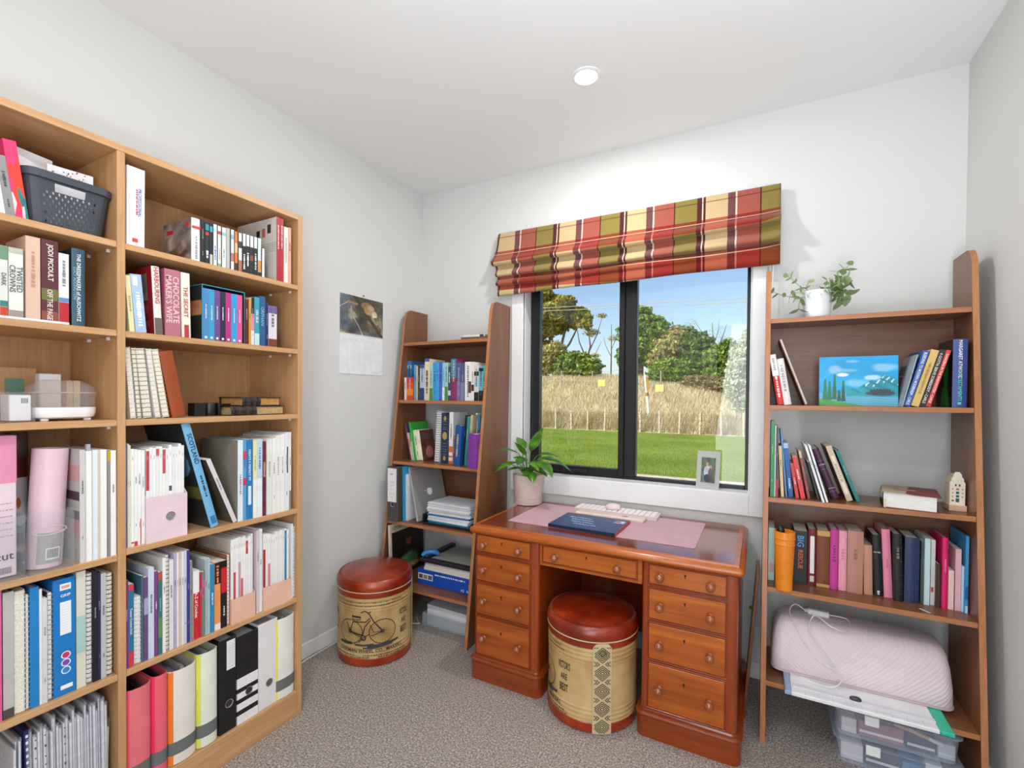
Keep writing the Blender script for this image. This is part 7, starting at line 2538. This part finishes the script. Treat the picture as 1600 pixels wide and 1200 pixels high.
gl_ = MB()
for k in range(9):
    x = -.17 + k * .04
    gl_.box((x, -.14, .0131), (x + .0008, -.108, .0134))
gl_.box((-.2, -.125, .0131), (.18, -.1242, .0134))
gl_.build('ruler_marks', mat('B4B6C0', .6), wt)


def quilt():
    t = NT('quilted_pink_fabric')
    tc = t.n('ShaderNodeTexCoord')
    sp_ = t.n('ShaderNodeSeparateXYZ')
    t.l(tc.outputs['Object'], sp_.inputs[0])
    yz = t.math('SUBTRACT', sp_.outputs[2], sp_.outputs[1])
    ax_ = t.math('ABSOLUTE', t.math('SUBTRACT', sp_.outputs[0], -.06))
    a = t.math('ABSOLUTE', t.math('SINE', t.math('MULTIPLY', t.math('ADD', ax_, t.math('MULTIPLY', yz, -1.3)), 190)))
    hgt = t.math('POWER', a, .55)
    n1 = t.n('ShaderNodeTexNoise', Scale=6.0, Detail=2.0)
    t.l(tc.outputs['Object'], n1.inputs['Vector'])
    t.l(t.ramp(n1.outputs['Fac'], [(.3, lin('E4D0D6')), (.7, lin('ECDAE0'))]), t.b.inputs['Base Color'])
    t.b.inputs['Roughness'].default_value = .55
    t.b.inputs['Sheen Weight'].default_value = .2
    t.bump(hgt, .3, .004)
    return t.m


qc = thing('machine_cover', 'long pale pink quilted craft machine cover on the lowest walnut shelf', 'machine cover', (2.232, -.245, LZ[4] + .0135))
ql = []
for e, z in ((.006, 0), (.0, .010), (.0, .06), (.006, .12), (.016, .160), (.030, .180), (.050, .188)):
    ql.append([(p[0] + z * .0, p[1] + (z * .10 if True else 0), p[2]) for p in rrect(-.262 + e, .268 - e * .6, -.110 + e * 1.4, .095 - e, .035, 5, z)])
MB().loft(ql).build('fabric', quilt(), qc, 60)
MB().loft([[(p[0], p[1], p[2]) for p in rrect(-.264, .270, -.112, .097, .036, 5, z)] for z in (.0005, .007)]).build('hem', mat('D0B8C0', .6), qc, 40)
ad = thing('power_adapter', 'white power adapter brick lying on the quilted pink cover', 'adapter', (2.13, -.225, LZ[4] + .0135 + .1885), -.10)
MB().cbox((-.038, -.013, 0), (.034, .013, .021), .004).build('brick', mat('F0F0F0', .35), ad)
MB().cbox((-.048, -.008, .004), (-.038, .008, .017), .002).build('plug', mat('C8C8CC', .35), ad)
ZC_ = LZ[4] + .0135


def cable(pts, r_, nm, lab):
    P = [Vector(p) for p in pts]
    fine = []
    for i in range(len(P) - 1):
        p0, p1, p2, p3 = P[max(i - 1, 0)], P[i], P[i + 1], P[min(i + 2, len(P) - 1)]
        for k in range(8):
            s = k / 8
            fine.append(.5 * (2 * p1 + (p2 - p0) * s + (2 * p0 - 5 * p1 + 4 * p2 - p3) * s * s + (3 * p1 - p0 - 3 * p2 + p3) * s ** 3))
    fine.append(P[-1])
    tag(MB().tube([tuple(p) for p in fine], r_, 6).build(nm, mat('EDEAEA', .4), None, 60), lab, 'cable')


cable([(2.082, -.223, ZC_ + .20), (2.05, -.24, ZC_ + .222), (2.03, -.27, ZC_ + .20), (2.05, -.325, ZC_ + .165), (2.10, -.352, ZC_ + .09), (2.15, -.362, ZC_ + .06), (2.175, -.364, ZC_ + .062)], .0021, 'power_cable', 'white cable looping from the plug end of the adapter')
cable([(2.166, -.228, ZC_ + .199), (2.22, -.235, ZC_ + .197), (2.215, -.30, ZC_ + .178), (2.16, -.33, ZC_ + .195), (2.11, -.30, ZC_ + .215), (2.09, -.335, ZC_ + .165), (2.13, -.355, ZC_ + .11), (2.175, -.363, ZC_ + .05), (2.185, -.372, ZC_ + .02), (2.15, -.40, ZC_ + .005), (2.08, -.39, ZC_ + .005)], .0021, 'power_cable', 'white cable hanging from the adapter down to the trimmer board')

# clear storage boxes on the carpet
def lidded(label, x0, x1, y0, y1, z0, h, grp):
    t = thing('storage_box', label, 'storage box', ((x0 + x1) / 2, (y0 + y1) / 2, z0), 0, grp)
    hx, hy = (x1 - x0) / 2, (y1 - y0) / 2
    m = MB()
    L0 = [rrect(-hx + e, hx - e, -hy + e, hy - e, .025, 5, z) for e, z in ((.010, .0015), (.004, h - .014))]
    m.loft(L0, 0, True, False)
    m.build('tub', BLUECLEAR, t, 40)
    MB().loft([rrect(-hx - e, hx + e, -hy - e, hy + e, .028, 5, z) for e, z in ((-.001, h - .0138), (.004, h - .012), (.004, h - .004), (-.002, h - .0006))], 0, False, True).build('lid', BLUECLEAR, t, 40)
    MB().cbox((-.085, -hy - .011, h - .035), (-.045, -hy - .0045, h - .002), .002).build('clip', mat('EDEEF0', .35), t)
    return t


lidded('lower clear storage box on the carpet under the walnut bookshelf', 2.165, 2.505, -.425, -.16, 0, .095, 'clear storage boxes')
lidded('upper clear storage box stacked on another under the walnut bookshelf', 2.160, 2.500, -.425, -.165, .0955, .100, 'clear storage boxes')
r6 = random.Random(3)
for z0, items in ((.0022, (('E8D8DC', .07, 'pale pink'), ('20304C', .10, 'dark navy'), ('2A86B0', .06, 'bright teal'), ('E8E8EC', .05, 'plain white'))), (.0977, (('E6D2D2', .05, 'white edged pink'), ('A86A72', .13, 'dusky rose'), ('2E3450', .08, 'deep navy'), ('C9CCD8', .05, 'silver grey')))):
    x = 2.185
    for hx, w_, nn in items:
        t = thing('craft_pack', nn + ' craft pack inside the %s clear storage box' % ('lower' if z0 < .05 else 'upper'), 'craft pack', (x, -.395, z0), r6.uniform(-.02, .02), 'craft packs in the storage boxes')
        hh = r6.uniform(.045, .068)
        MB().cbox((0, 0, 0), (w_ - .006, .19, hh), .002).build('pack', mat(hx, .5), t)
        MB().box((.002, -.001, hh * .25), (w_ - .008, 0, hh * .4)).build('pale_strip', mat('EEEAEA', .5), t)
        x += w_
br_ = thing('wooden_brush', 'wooden handled brush inside the upper clear storage box', 'brush', (2.33, -.402, .171), -.04, ry=.16)
MB().tube([(0, 0, 0), (.05, 0, .003), (.09, 0, .0)], [.004, .007, .006], 8).build('handle', mat('CFA67C', .5), br_, 60)
MB().tube([(.09, 0, 0), (.125, 0, -.003)], [.006, .007], 8).build('ferrule', mat('E4E2E0', .4), br_, 60)

# board leaning against the bookshelf side, loose strip of paper
lbd = thing('wooden_board', 'thin wooden board with brass knob leaning on the walnut bookshelf side', 'board', (1.872, -.335, 0), ry=.072)
MB().cbox((0, 0, 0), (.011, .20, .58), .001).build('board', WAL['z'], lbd)
kn = MB().lathe([(.001, -.014), (.006, -.013), (.008, -.008), (.004, -.004), (.004, .0)], 14, cap0=False, cap1=False)
kn.xf(Matrix.Rotation(-PI / 2, 4, 'Y').inverted()).mv(0, .02, .44)
kn.build('brass_knob', mat('B08A3A', .3, .9), lbd, 50)
ps_ = MB().box((0, 0, 0), (.035, .004, .0008))
o = ps_.build('paper_strip', mat('E8E4DC', .6))
o.location = (2.40, -.352, LZ[3])
o.rotation_euler = (0, 0, -.9)
tag(o, 'narrow loose paper strip lying in front of the navy hardback', 'paper')

# ================================================================== OUTSIDE
G = -.35


def sm(a, b, v):
    s = np.clip((v - a) / (b - a), 0, 1)
    return s * s * (3 - 2 * s)


def ground_z(x, y):
    x, y = np.asarray(x, float), np.asarray(y, float)
    side = 1.0 - .55 * sm(-7, 2, x)
    b = .55 * sm(20.3, 22.5, y) + 2.6 * side * sm(21.5, 36, y) + .6 * sm(36, 70, y)
    return G + b + .06 * np.sin(x * 1.3 + y * .9) * sm(20.5, 24, y) + .10 * np.sin(x * .5 - y * .7) * sm(21, 26, y)


def ground_mat():
    t = NT('dry_grass_bank')
    v = t.coord()
    n1 = t.n('ShaderNodeTexNoise', Scale=.7, Detail=5.0)
    t.l(v, n1.inputs['Vector'])
    n2 = t.n('ShaderNodeTexNoise', Scale=14.0, Detail=4.0)
    t.l(v, n2.inputs['Vector'])
    f = t.math('ADD', t.math('MULTIPLY', n1.outputs['Fac'], .6), t.math('MULTIPLY', n2.outputs['Fac'], .4))
    t.l(t.ramp(f, [(.38, lin('A09468')), (.5, lin('C8B88E')), (.62, lin('DACDA8'))]), t.b.inputs['Base Color'])
    t.b.inputs['Roughness'].default_value = 1.0
    t.b.inputs['Specular IOR Level'].default_value = 0.05
    return t.m


def lawn_mat():
    t = NT('mown_lawn')
    v = t.coord()
    n1 = t.n('ShaderNodeTexNoise', Scale=.55, Detail=4.0)
    t.l(v, n1.inputs['Vector'])
    n2 = t.n('ShaderNodeTexNoise', Scale=30.0, Detail=4.0, Roughness=.7)
    t.l(v, n2.inputs['Vector'])
    f = t.math('ADD', t.math('MULTIPLY', n1.outputs['Fac'], .45), t.math('MULTIPLY', n2.outputs['Fac'], .55))
    t.l(t.ramp(f, [(.36, lin('5C7426')), (.5, lin('7C9038')), (.64, lin('94A648'))]), t.b.inputs['Base Color'])
    t.b.inputs['Roughness'].default_value = 1.0
    t.b.inputs['Specular IOR Level'].default_value = 0.05
    t.bump(n2.outputs['Fac'], .6, .03)
    return t.m


xs_, ys_ = np.linspace(-60, 30, 120), np.concatenate([np.linspace(20.3, 40, 70), np.linspace(41, 110, 30)])
X, Yg = np.meshgrid(xs_, ys_)
Z = ground_z(X, Yg)
ii = np.arange(X.size).reshape(X.shape)
Q = np.stack([ii[:-1, :-1], ii[:-1, 1:], ii[1:, 1:], ii[1:, :-1]], -1).reshape(-1, 4)
o = mesh_arrays('bank_ground', np.stack([X, Yg, Z], -1).reshape(-1, 3), Q, ground_mat(), smooth=True)
o['kind'] = 'structure'
struct('lawn_ground', MB().box((-60, 7.9, G - .1), (30, 20.3, G)), lawn_mat())
struct('gravel_path', MB().box((-60, .16, G - .12), (30, 7.9, G - .015)), mat('C9BCA6', .95, var=.25, scale=9))

# blades of the mown lawn and of the dry bank: uncountable
def blades(name, label, cat, n, xr, yr, h, w_, mats, zfn, lean=.5, ypow=1.0, seed=1, bias=None):
    r = np.random.default_rng(seed)
    y = yr[0] + (yr[1] - yr[0]) * r.random(n) ** ypow
    x = xr[0](y) + (xr[1](y) - xr[0](y)) * r.random(n)
    if bias is not None:
        keep = r.random(n) < bias(x, y)
        x, y = x[keep], y[keep]
        n = len(x)
    z = zfn(x, y)
    hh = h * r.uniform(.5, 1.25, n)
    a = r.uniform(0, 2 * np.pi, n)
    l = lean * r.uniform(.2, 1, n)
    ww = w_ * r.uniform(.6, 1.3, n)
    dx, dy = np.cos(a), np.sin(a)
    P0 = np.stack([x - dy * ww, y + dx * ww, z], -1)
    P1 = np.stack([x + dy * ww, y - dx * ww, z], -1)
    T0 = np.stack([x + dx * l * hh - dy * ww * .2, y + dy * l * hh + dx * ww * .2, z + hh], -1)
    T1 = np.stack([x + dx * l * hh + dy * ww * .2, y + dy * l * hh - dx * ww * .2, z + hh], -1)
    V = np.stack([P0, P1, T1, T0], 1).reshape(-1, 3)
    Qd = np.arange(4 * n).reshape(n, 4)
    ob = mesh_arrays(name, V, Qd, mats, mi=r.integers(0, len(mats), n))
    tag(ob, label, cat, kind='stuff')
    return ob


xl = lambda y: 1.9 - (y + 2.4) * .75
xr_ = lambda y: 1.9 + (y + 2.4) * .42
def bladem(h, tr=.25):
    t = NT('blade_' + h)
    t.b.inputs['Base Color'].default_value = (*lin(h), 1)
    t.b.inputs['Roughness'].default_value = .8
    t.b.inputs['Specular IOR Level'].default_value = .1
    return t.m


blades('lawn_grass', 'short green mown grass of the lawn outside the window', 'grass', 95000, (xl, xr_), (7.9, 20.4), .035, .004, [bladem(h) for h in ('687E2C', '80923A', '96A648', '728834')], lambda x, y: np.full_like(x, G), .8, 1.3, 2)
blades('dry_grass', 'long dry straw coloured grass covering the bank outside', 'grass', 125000, (xl, xr_), (20.4, 38), .30, .013, [bladem(h) for h in ('E2D4B2', 'D4C298', 'ECE2C8', 'C6B68A', 'B8B480', 'E4D8B6')], ground_z, 1.3, 1.0, 3)
blades('rusty_grass', 'rusty brown seeding grass tufts along the wire fence', 'grass', 28000, (xl, xr_), (20.5, 22.2), .5, .012, [bladem(h) for h in ('CCAE80', 'C2A478', 'DCC8A0', 'B8B27C', 'E6D8B4', 'A8A870')], ground_z, 1.0, 1.0, 5, lambda x, y: .35 + .65 * (np.sin(x * 2.1) * np.sin(x * .77 + 1) > .0))

# wire fence
fe = thing('wire_fence', 'post and wire fence between the lawn and the dry bank', 'fence', (-3, 20.35, G))
pm = mat('D8CCB4', .9, var=.2, scale=6)
pmesh = None
for x in np.arange(-17.6, 10.0, .86):
    if pmesh is None:
        o = MB().cbox((-.035, -.035, -.1), (.035, .035, 1.0), .008).build('post', pm, fe)
        pmesh = o.data
    else:
        o = bpy.data.objects.new('post', pmesh)
        COL.objects.link(o)
        o.parent = fe
    o.location = (x + 3 + .05 * math.sin(x * 7), 0, .06 * math.sin(x * 5))
    o.rotation_euler = (.03 * math.sin(x * 3), .03 * math.sin(x * 9), 0)
for z in (.2, .42, .64, .88):
    MB().tube([(x + 3, -.04, z + .02 * math.sin(x)) for x in np.arange(-17.6, 10, 1.7)], .006, 4).build('wire', mat('9A948A', .5, .5), fe)

# upper fence and signs
f2 = thing('wire_fence', 'thin wire fence high on the bank below the trees', 'fence', (-8, 31, float(ground_z(-8, 31))))
for x in np.arange(-16, -3, 2.4):
    gz = float(ground_z(x, 31)) - f2.location.z
    MB().cbox((x + 8 - .04, -.04, gz - .1), (x + 8 + .04, .04, gz + 1.25), .01).build('post', mat('A8A08E', .9), f2)
for z in (.4, .8, 1.15):
    MB().tube([(x + 8, 0, float(ground_z(x, 31)) - f2.location.z + z) for x in np.arange(-16, -3, 1.2)], .008, 4).build('wire', mat('A8A49A', .5, .5), f2)
for x, y, zc, lab in ((-6.91, 27, 2.20, 'small yellow notice board on a stake below the dark trees'), (-3.36, 27, 1.87, 'yellow notice board on a stake beside the striped marker pole')):
    gz = float(ground_z(x, y))
    t = thing('yellow_sign', lab, 'sign', (x, y, gz))
    MB().cbox((-.24, -.02, zc - gz - .21), (.24, .01, zc - gz + .2), .01).build('board', mat('EBD87A', .5), t)
    MB().cbox((-.025, .012, -.1), (.025, .05, zc - gz + .1), .005).build('stake', mat('B0A890', .8), t)
gz = float(ground_z(-2.93, 22))
mk = thing('marker_pole', 'leaning white marker pole with gold bands on the dry bank', 'pole', (-2.93, 22, gz), ry=-.105)
MB().lathe([(.07, -.1), (.07, 1.25), (.065, 1.25)], 12).build('white_pole', mat('EFEFEA', .5), mk, 40)
MB().lathe([(.085, 1.25), (.085, 1.42)], 12).build('gold_band', mat('B07A18', .4), mk, 40)
MB().lathe([(.068, 1.42), (.068, 2.25), (.02, 2.32)], 12).build('white_top', mat('EDEDE6', .5), mk, 40)
MB().add([(.02, -.08, 1.5), (.16, -.09, 1.62), (.17, -.09, 1.9), (.06, -.085, 2.2), (.02, -.08, 2.2)], [(0, 1, 2, 3, 4)]).build('gold_ribbon', mat('B8841C', .4), mk)
pl_ = thing('power_lines', 'pair of overhead power lines in front of the tall pine', 'power lines', (-11, 30, 7.5))
for dz in (0, .24):
    MB().tube([(x, 0, .35 - dz - x * .16 * .1 - .16 * (x + 4) * .55 / 4 + .1) for x in (-20, -8, -4, -1.5, 0, 8, 20)], .02, 5).build('wire', mat('C8C090', .5), pl_)

for x in (-20, 20):
    MB().cbox((x - .12, -.12, -9), (x + .12, .12, 3.4), .02).build('pole', mat('8A8070', .9), pl_)

# trees
def leafm(name, cols):
    out = []
    for c_ in cols:
        t = NT(name + '_' + c_)
        n1 = t.n('ShaderNodeTexNoise', Scale=1.1, Detail=3.0)
        t.l(t.coord(), n1.inputs['Vector'])
        b = lin(c_)
        t.l(t.ramp(n1.outputs['Fac'], [(.35, tuple(x * .75 for x in b)), (.65, tuple(min(1, x * 1.2) for x in b))]), t.b.inputs['Base Color'])
        t.b.inputs['Roughness'].default_value = .7
        t.b.inputs['Specular IOR Level'].default_value = .15
        tl = t.n('ShaderNodeBsdfTranslucent')
        tl.inputs['Color'].default_value = (*tuple(min(1, x * 1.2) for x in b), 1)
        mx = t.n('ShaderNodeMixShader')
        mx.inputs[0].default_value = .25
        t.l(t.b.outputs[0], mx.inputs[1])
        t.l(tl.outputs[0], mx.inputs[2])
        t.l(mx.outputs[0], t.out.inputs['Surface'])
        out.append(t.m)
    return out


PINE = leafm('pine_needles', ('98983E', 'AEA64A', 'C2B258', '808638'))
BROAD = leafm('broad_leaf', ('76923A', '8EAA48', 'A2B856', '5E7C30'))
DARKG = leafm('dark_leaf', ('5E7C34', '749040', '4E6C2C', '88A24A'))
PALE = leafm('pale_leaf', ('B4BC96', 'C6CCAA', 'A0AA80', 'D6DABE'))
OLIVE = leafm('olive_leaf', ('AEA868', 'BEB674', '9C9858', 'CCC084'))
BARK = mat('6A5A48', .95, var=.3, scale=5)


def tree(name, label, cat, x, y, blobs, mats_, size, n, trunks, seed, shell=.55):
    r = np.random.default_rng(seed)
    gz = float(ground_z(x, y))
    t = thing(name, label, cat, (x, y, gz), 0, 'trees beyond the bank')
    vol = np.array([b[3] * b[4] + b[4] * b[5] + b[3] * b[5] for b in blobs])
    cnt = (n * vol / vol.sum()).astype(int)
    Vs = []
    for (bx_, by_, bz_, rx, ry, rz), k in zip(blobs, cnt):
        d = r.normal(size=(k, 3))
        d /= np.linalg.norm(d, axis=1, keepdims=True)
        # lumpy clusters
        lump = 1 + .16 * np.sin(d[:, :1] * 7 + bx_) * np.sin(d[:, 1:2] * 8 + by_) + .12 * np.sin(d[:, 2:] * 11 + bz_)
        rad = (shell + (1 - shell) * r.random((k, 1)) ** .5) * lump
        c = np.array([bx_, by_, bz_]) + d * rad * np.array([rx, ry, rz])
        a = r.normal(size=(k, 3)) + d * .6
        a -= d * (a * d).sum(1, keepdims=True) * .6
        a /= np.linalg.norm(a, axis=1, keepdims=True)
        nrm = d + r.normal(size=(k, 3)) * .7
        b = np.cross(a, nrm)
        b /= np.linalg.norm(b, axis=1, keepdims=True) + 1e-9
        s = size * r.uniform(.55, 1.3, (k, 1))
        Vs.append(np.stack([c - a * s - b * s * .1, c - b * s * .55, c + a * s, c + b * s * .55], 1))
    V = np.concatenate(Vs)
    m_ = len(V)
    mesh_arrays('crown', V.reshape(-1, 3), np.arange(m_ * 4).reshape(m_, 4), mats_, t, mi=r.integers(0, len(mats_), m_))
    for tr in trunks:
        MB().tube([tuple(p[:3]) for p in tr], [p[3] for p in tr], 8).build('trunk', BARK, t, 60)
    return t


# big pine with layered pads of foliage
pads = []
rp = random.Random(21)
for (px_, pz_, rx) in ((-1.6, 7.0, 1.0), (-.6, 7.4, 1.0), (.3, 7.2, .8), (-2.0, 6.2, 1.0), (-.9, 6.3, 1.2), (.5, 6.4, 1.1), (1.5, 6.2, 1.0), (-2.3, 5.3, .9), (-1.3, 5.4, 1.1), (.1, 5.7, .9), (-2.1, 4.3, 1.0), (-1.0, 4.6, .8), (2.3, 5.6, .7), (2.9, 5.0, .4), (-1.7, 3.3, .8), (-1.2, 7.9, .8), (-.1, 6.6, 1.2), (-1.6, 5.9, 1.2), (1.0, 5.5, .9), (-.4, 5.0, 1.0), (-2.6, 6.6, .9), (-2.7, 4.8, .9), (.9, 7.0, .9), (1.9, 5.7, .6)):
    pads.append((px_, rp.uniform(-1, 1), pz_, rx, rx * 1.1, .55))
tree('pine_tree', 'tall spreading pine tree with layered yellow green pads of needles', 'tree', -14.2, 38, pads, PINE, .19, 36000,
     [[(-.4, 0, -.2, .28), (-.5, 0, 2.2, .24), (-.9, .1, 4.2, .18), (-1.3, .2, 6.2, .08)], [(-.4, 0, 1.0, .2), (.1, 0, 2.8, .16), (.6, .1, 5.0, .10), (1.3, .1, 6.2, .05)], [(0, 0, 2.2, .12), (1.0, 0, 3.4, .1), (1.8, .1, 5.0, .06), (2.8, .1, 5.2, .03)], [(-.5, 0, 2.0, .14), (-1.6, .1, 3.6, .10), (-2.2, .1, 5.0, .05)]], 1, .3)
tree('leafless_tree', 'thin grey leafless tree beside the spreading pine', 'tree', -11.6, 37.5, [(.6, 0, 4.2, .7, .5, .35), (-.3, 0, 5.0, .6, .5, .4), (1.5, 0, 5.6, .45, .4, .22), (.9, 0, 2.2, .5, .4, .2)], OLIVE, .10, 900,
     [[(0, 0, -.2, .12), (.1, 0, 1.4, .1), (.5, 0, 3.0, .07), (.3, 0, 4.6, .03)], [(.2, 0, 1.8, .07), (-.5, 0, 3.4, .05), (-.8, 0, 5.0, .02)], [(.4, 0, 2.6, .06), (1.1, 0, 4.0, .04), (1.5, 0, 5.4, .02)], [(.3, 0, 2.2, .04), (1.0, 0, 2.4, .03), (1.5, 0, 3.4, .015)]], 2, .2)
tree('leafy_bush', 'rounded green bush under the spreading pine', 'bush', -11.8, 35.5, [(0, 0, 1.3, 1.4, 1.0, 1.1), (1.2, 0, 1.0, 1.1, .9, .85), (-1.1, .2, 1.2, .9, .9, 1.2)], BROAD, .15, 9000, [[(0, 0, -.1, .1), (0, 0, 1, .06)]], 3)
tree('leafy_bush', 'yellowish bush at the foot of the spreading pine', 'bush', -14.4, 35.5, [(0, 0, 1.7, 1.1, .9, 1.3), (.9, 0, 2.4, .9, .8, .9), (-.9, 0, 1.1, .8, .8, 1.0)], OLIVE, .14, 5500, [[(0, 0, -.1, .1), (0, 0, 1.4, .05)]], 4)
tree('dead_tree', 'slender bare tree standing between the pine and the leafy trees', 'tree', -9.4, 38, [(.1, 0, 3.6, .4, .3, .3)], OLIVE, .07, 160, [[(0, 0, -.2, .07), (.02, 0, 2.4, .05), (0, 0, 4.8, .02)], [(.0, 0, 2.0, .03), (-.5, 0, 3.0, .02), (-.7, 0, 3.8, .01)], [(.0, 0, 2.6, .03), (.4, 0, 3.5, .02), (.6, 0, 4.4, .01)]], 5)
tree('broadleaf_tree', 'large yellow green broadleaf tree behind the window mullion', 'tree', -6.9, 38, [(0, 0, 4.6, 1.3, 1.2, 1.3), (1.3, 0, 4.0, 1.1, 1.0, 1.0), (-1.0, .2, 3.7, 1.0, 1.0, 1.3), (.4, .2, 2.7, 1.6, 1.2, 1.2), (-.9, 0, 1.9, 1.1, 1.0, 1.1), (1.0, .3, 1.8, 1.2, 1.0, 1.0), (-.2, .0, 5.4, .7, .7, .6)], BROAD, .17, 15000, [[(0, 0, -.2, .25), (.1, 0, 2.4, .18), (0, 0, 4.4, .08)]], 6)
tree('broadleaf_tree', 'olive brown tree between the two leafy green trees', 'tree', -4.6, 37.5, [(0, 0, 2.6, 1.2, 1.0, 1.2), (.6, .2, 3.6, .8, .8, .8), (-.6, 0, 1.6, 1.0, .9, 1.0)], OLIVE, .15, 7000, [[(0, 0, -.2, .2), (0, 0, 3.0, .08)]], 7)
tree('broadleaf_tree', 'deep green tall tree behind the yellow notice boards', 'tree', -3.2, 38, [(0, 0, 3.6, 1.0, 1.0, 1.1), (-.8, 0, 4.3, .6, .6, .6), (.9, .2, 3.3, 1.0, 1.0, 1.0), (0, 0, 2.1, 1.7, 1.1, 1.1), (1.5, 0, 1.7, 1.1, 1.0, 1.0), (-1.2, 0, 1.9, 1.0, 1.0, 1.0)], DARKG, .16, 14000, [[(0, 0, -.2, .22), (0, 0, 3.4, .08)]], 8)
tree('leafy_bush', 'bright green rounded bush in front of the deep green tree', 'bush', -4.0, 34.5, [(0, 0, 1.0, 1.2, .9, 1.0), (.9, 0, .9, .9, .8, .85), (-.8, 0, .8, .8, .8, .8)], BROAD, .13, 8000, [[(0, 0, -.1, .1), (0, 0, .8, .05)]], 9)
tree('leafless_tree', 'pale leafless twiggy tree above the deep green tree', 'tree', -1.4, 40, [(0, 0, 4.6, .9, .5, .9), (-1.9, 0, 5.6, .7, .4, .5)], PALE, .05, 500, [[(0, 0, -.2, .1), (0, 0, 3, .07), (-.2, 0, 5.6, .02)], [(0, 0, 2.8, .05), (.6, 0, 4.4, .03), (.9, 0, 5.4, .012)], [(0, 0, 3.0, .05), (-.8, 0, 4.6, .03), (-1.6, 0, 5.9, .012)], [(-.1, 0, 3.6, .04), (.3, 0, 5.0, .02), (.3, 0, 5.8, .01)]], 10, .1)
tree('broadleaf_tree', 'mid green tree at the edge of the pane beyond the fence', 'tree', -1.0, 36.5, [(0, 0, 2.4, 1.0, .9, 1.2), (.8, 0, 3.0, .9, .8, 1.0), (.4, 0, 1.2, 1.3, .9, 1.0)], BROAD, .15, 8000, [[(0, 0, -.2, .16), (0, 0, 2.4, .06)]], 11)
tree('willow_tree', 'pale silvery tree near the fence at the window edge', 'tree', 1.25, 24, [(0, 0, 2.9, .75, .7, 1.0), (-.3, 0, 1.8, .7, .6, 1.0), (.2, 0, .9, .8, .7, .9), (.3, 0, 4.0, .5, .5, .6)], PALE, .09, 9000, [[(0, 0, -.2, .1), (0, 0, 2.6, .05)]], 12, .2)
tree('leafy_bush', 'dark green bush beside the pale silvery tree', 'bush', 1.9, 22.6, [(0, 0, 1.0, .6, .5, 1.0), (.3, 0, 2.0, .5, .5, .8)], DARKG, .10, 4500, [[(0, 0, -.1, .06), (0, 0, 1.0, .03)]], 13)
tree('leafy_bush', 'dry brown scrub below the deep green tree', 'bush', -1.7, 33, [(0, 0, .5, 1.3, .8, .6), (1.4, 0, .4, 1.0, .8, .5)], leafm('dry_scrub', ('9A8A60', '86784E', 'B0A078')), .10, 3500, [[(0, 0, -.1, .05), (0, 0, .5, .03)]], 14)
for k_, (x_, y_) in enumerate(((-18.5, 40), (-21, 42), (4.5, 38), (7.5, 40), (3.6, 30))):
    tree('broadleaf_tree', ('dense tree beyond the pine at the window edge', 'farther dense tree past the pine', 'green tree hidden past the silvery tree', 'farther green tree past the silvery tree', 'low green tree past the silvery tree')[k_], 'tree', x_, y_, [(0, 0, 3.6, 1.8, 1.4, 1.8), (1.2, 0, 2.2, 1.6, 1.2, 1.3), (-1.2, 0, 2.2, 1.6, 1.2, 1.3)], DARKG, .2, 4000, [[(0, 0, -.2, .2), (0, 0, 3.4, .08)]], 30 + k_)
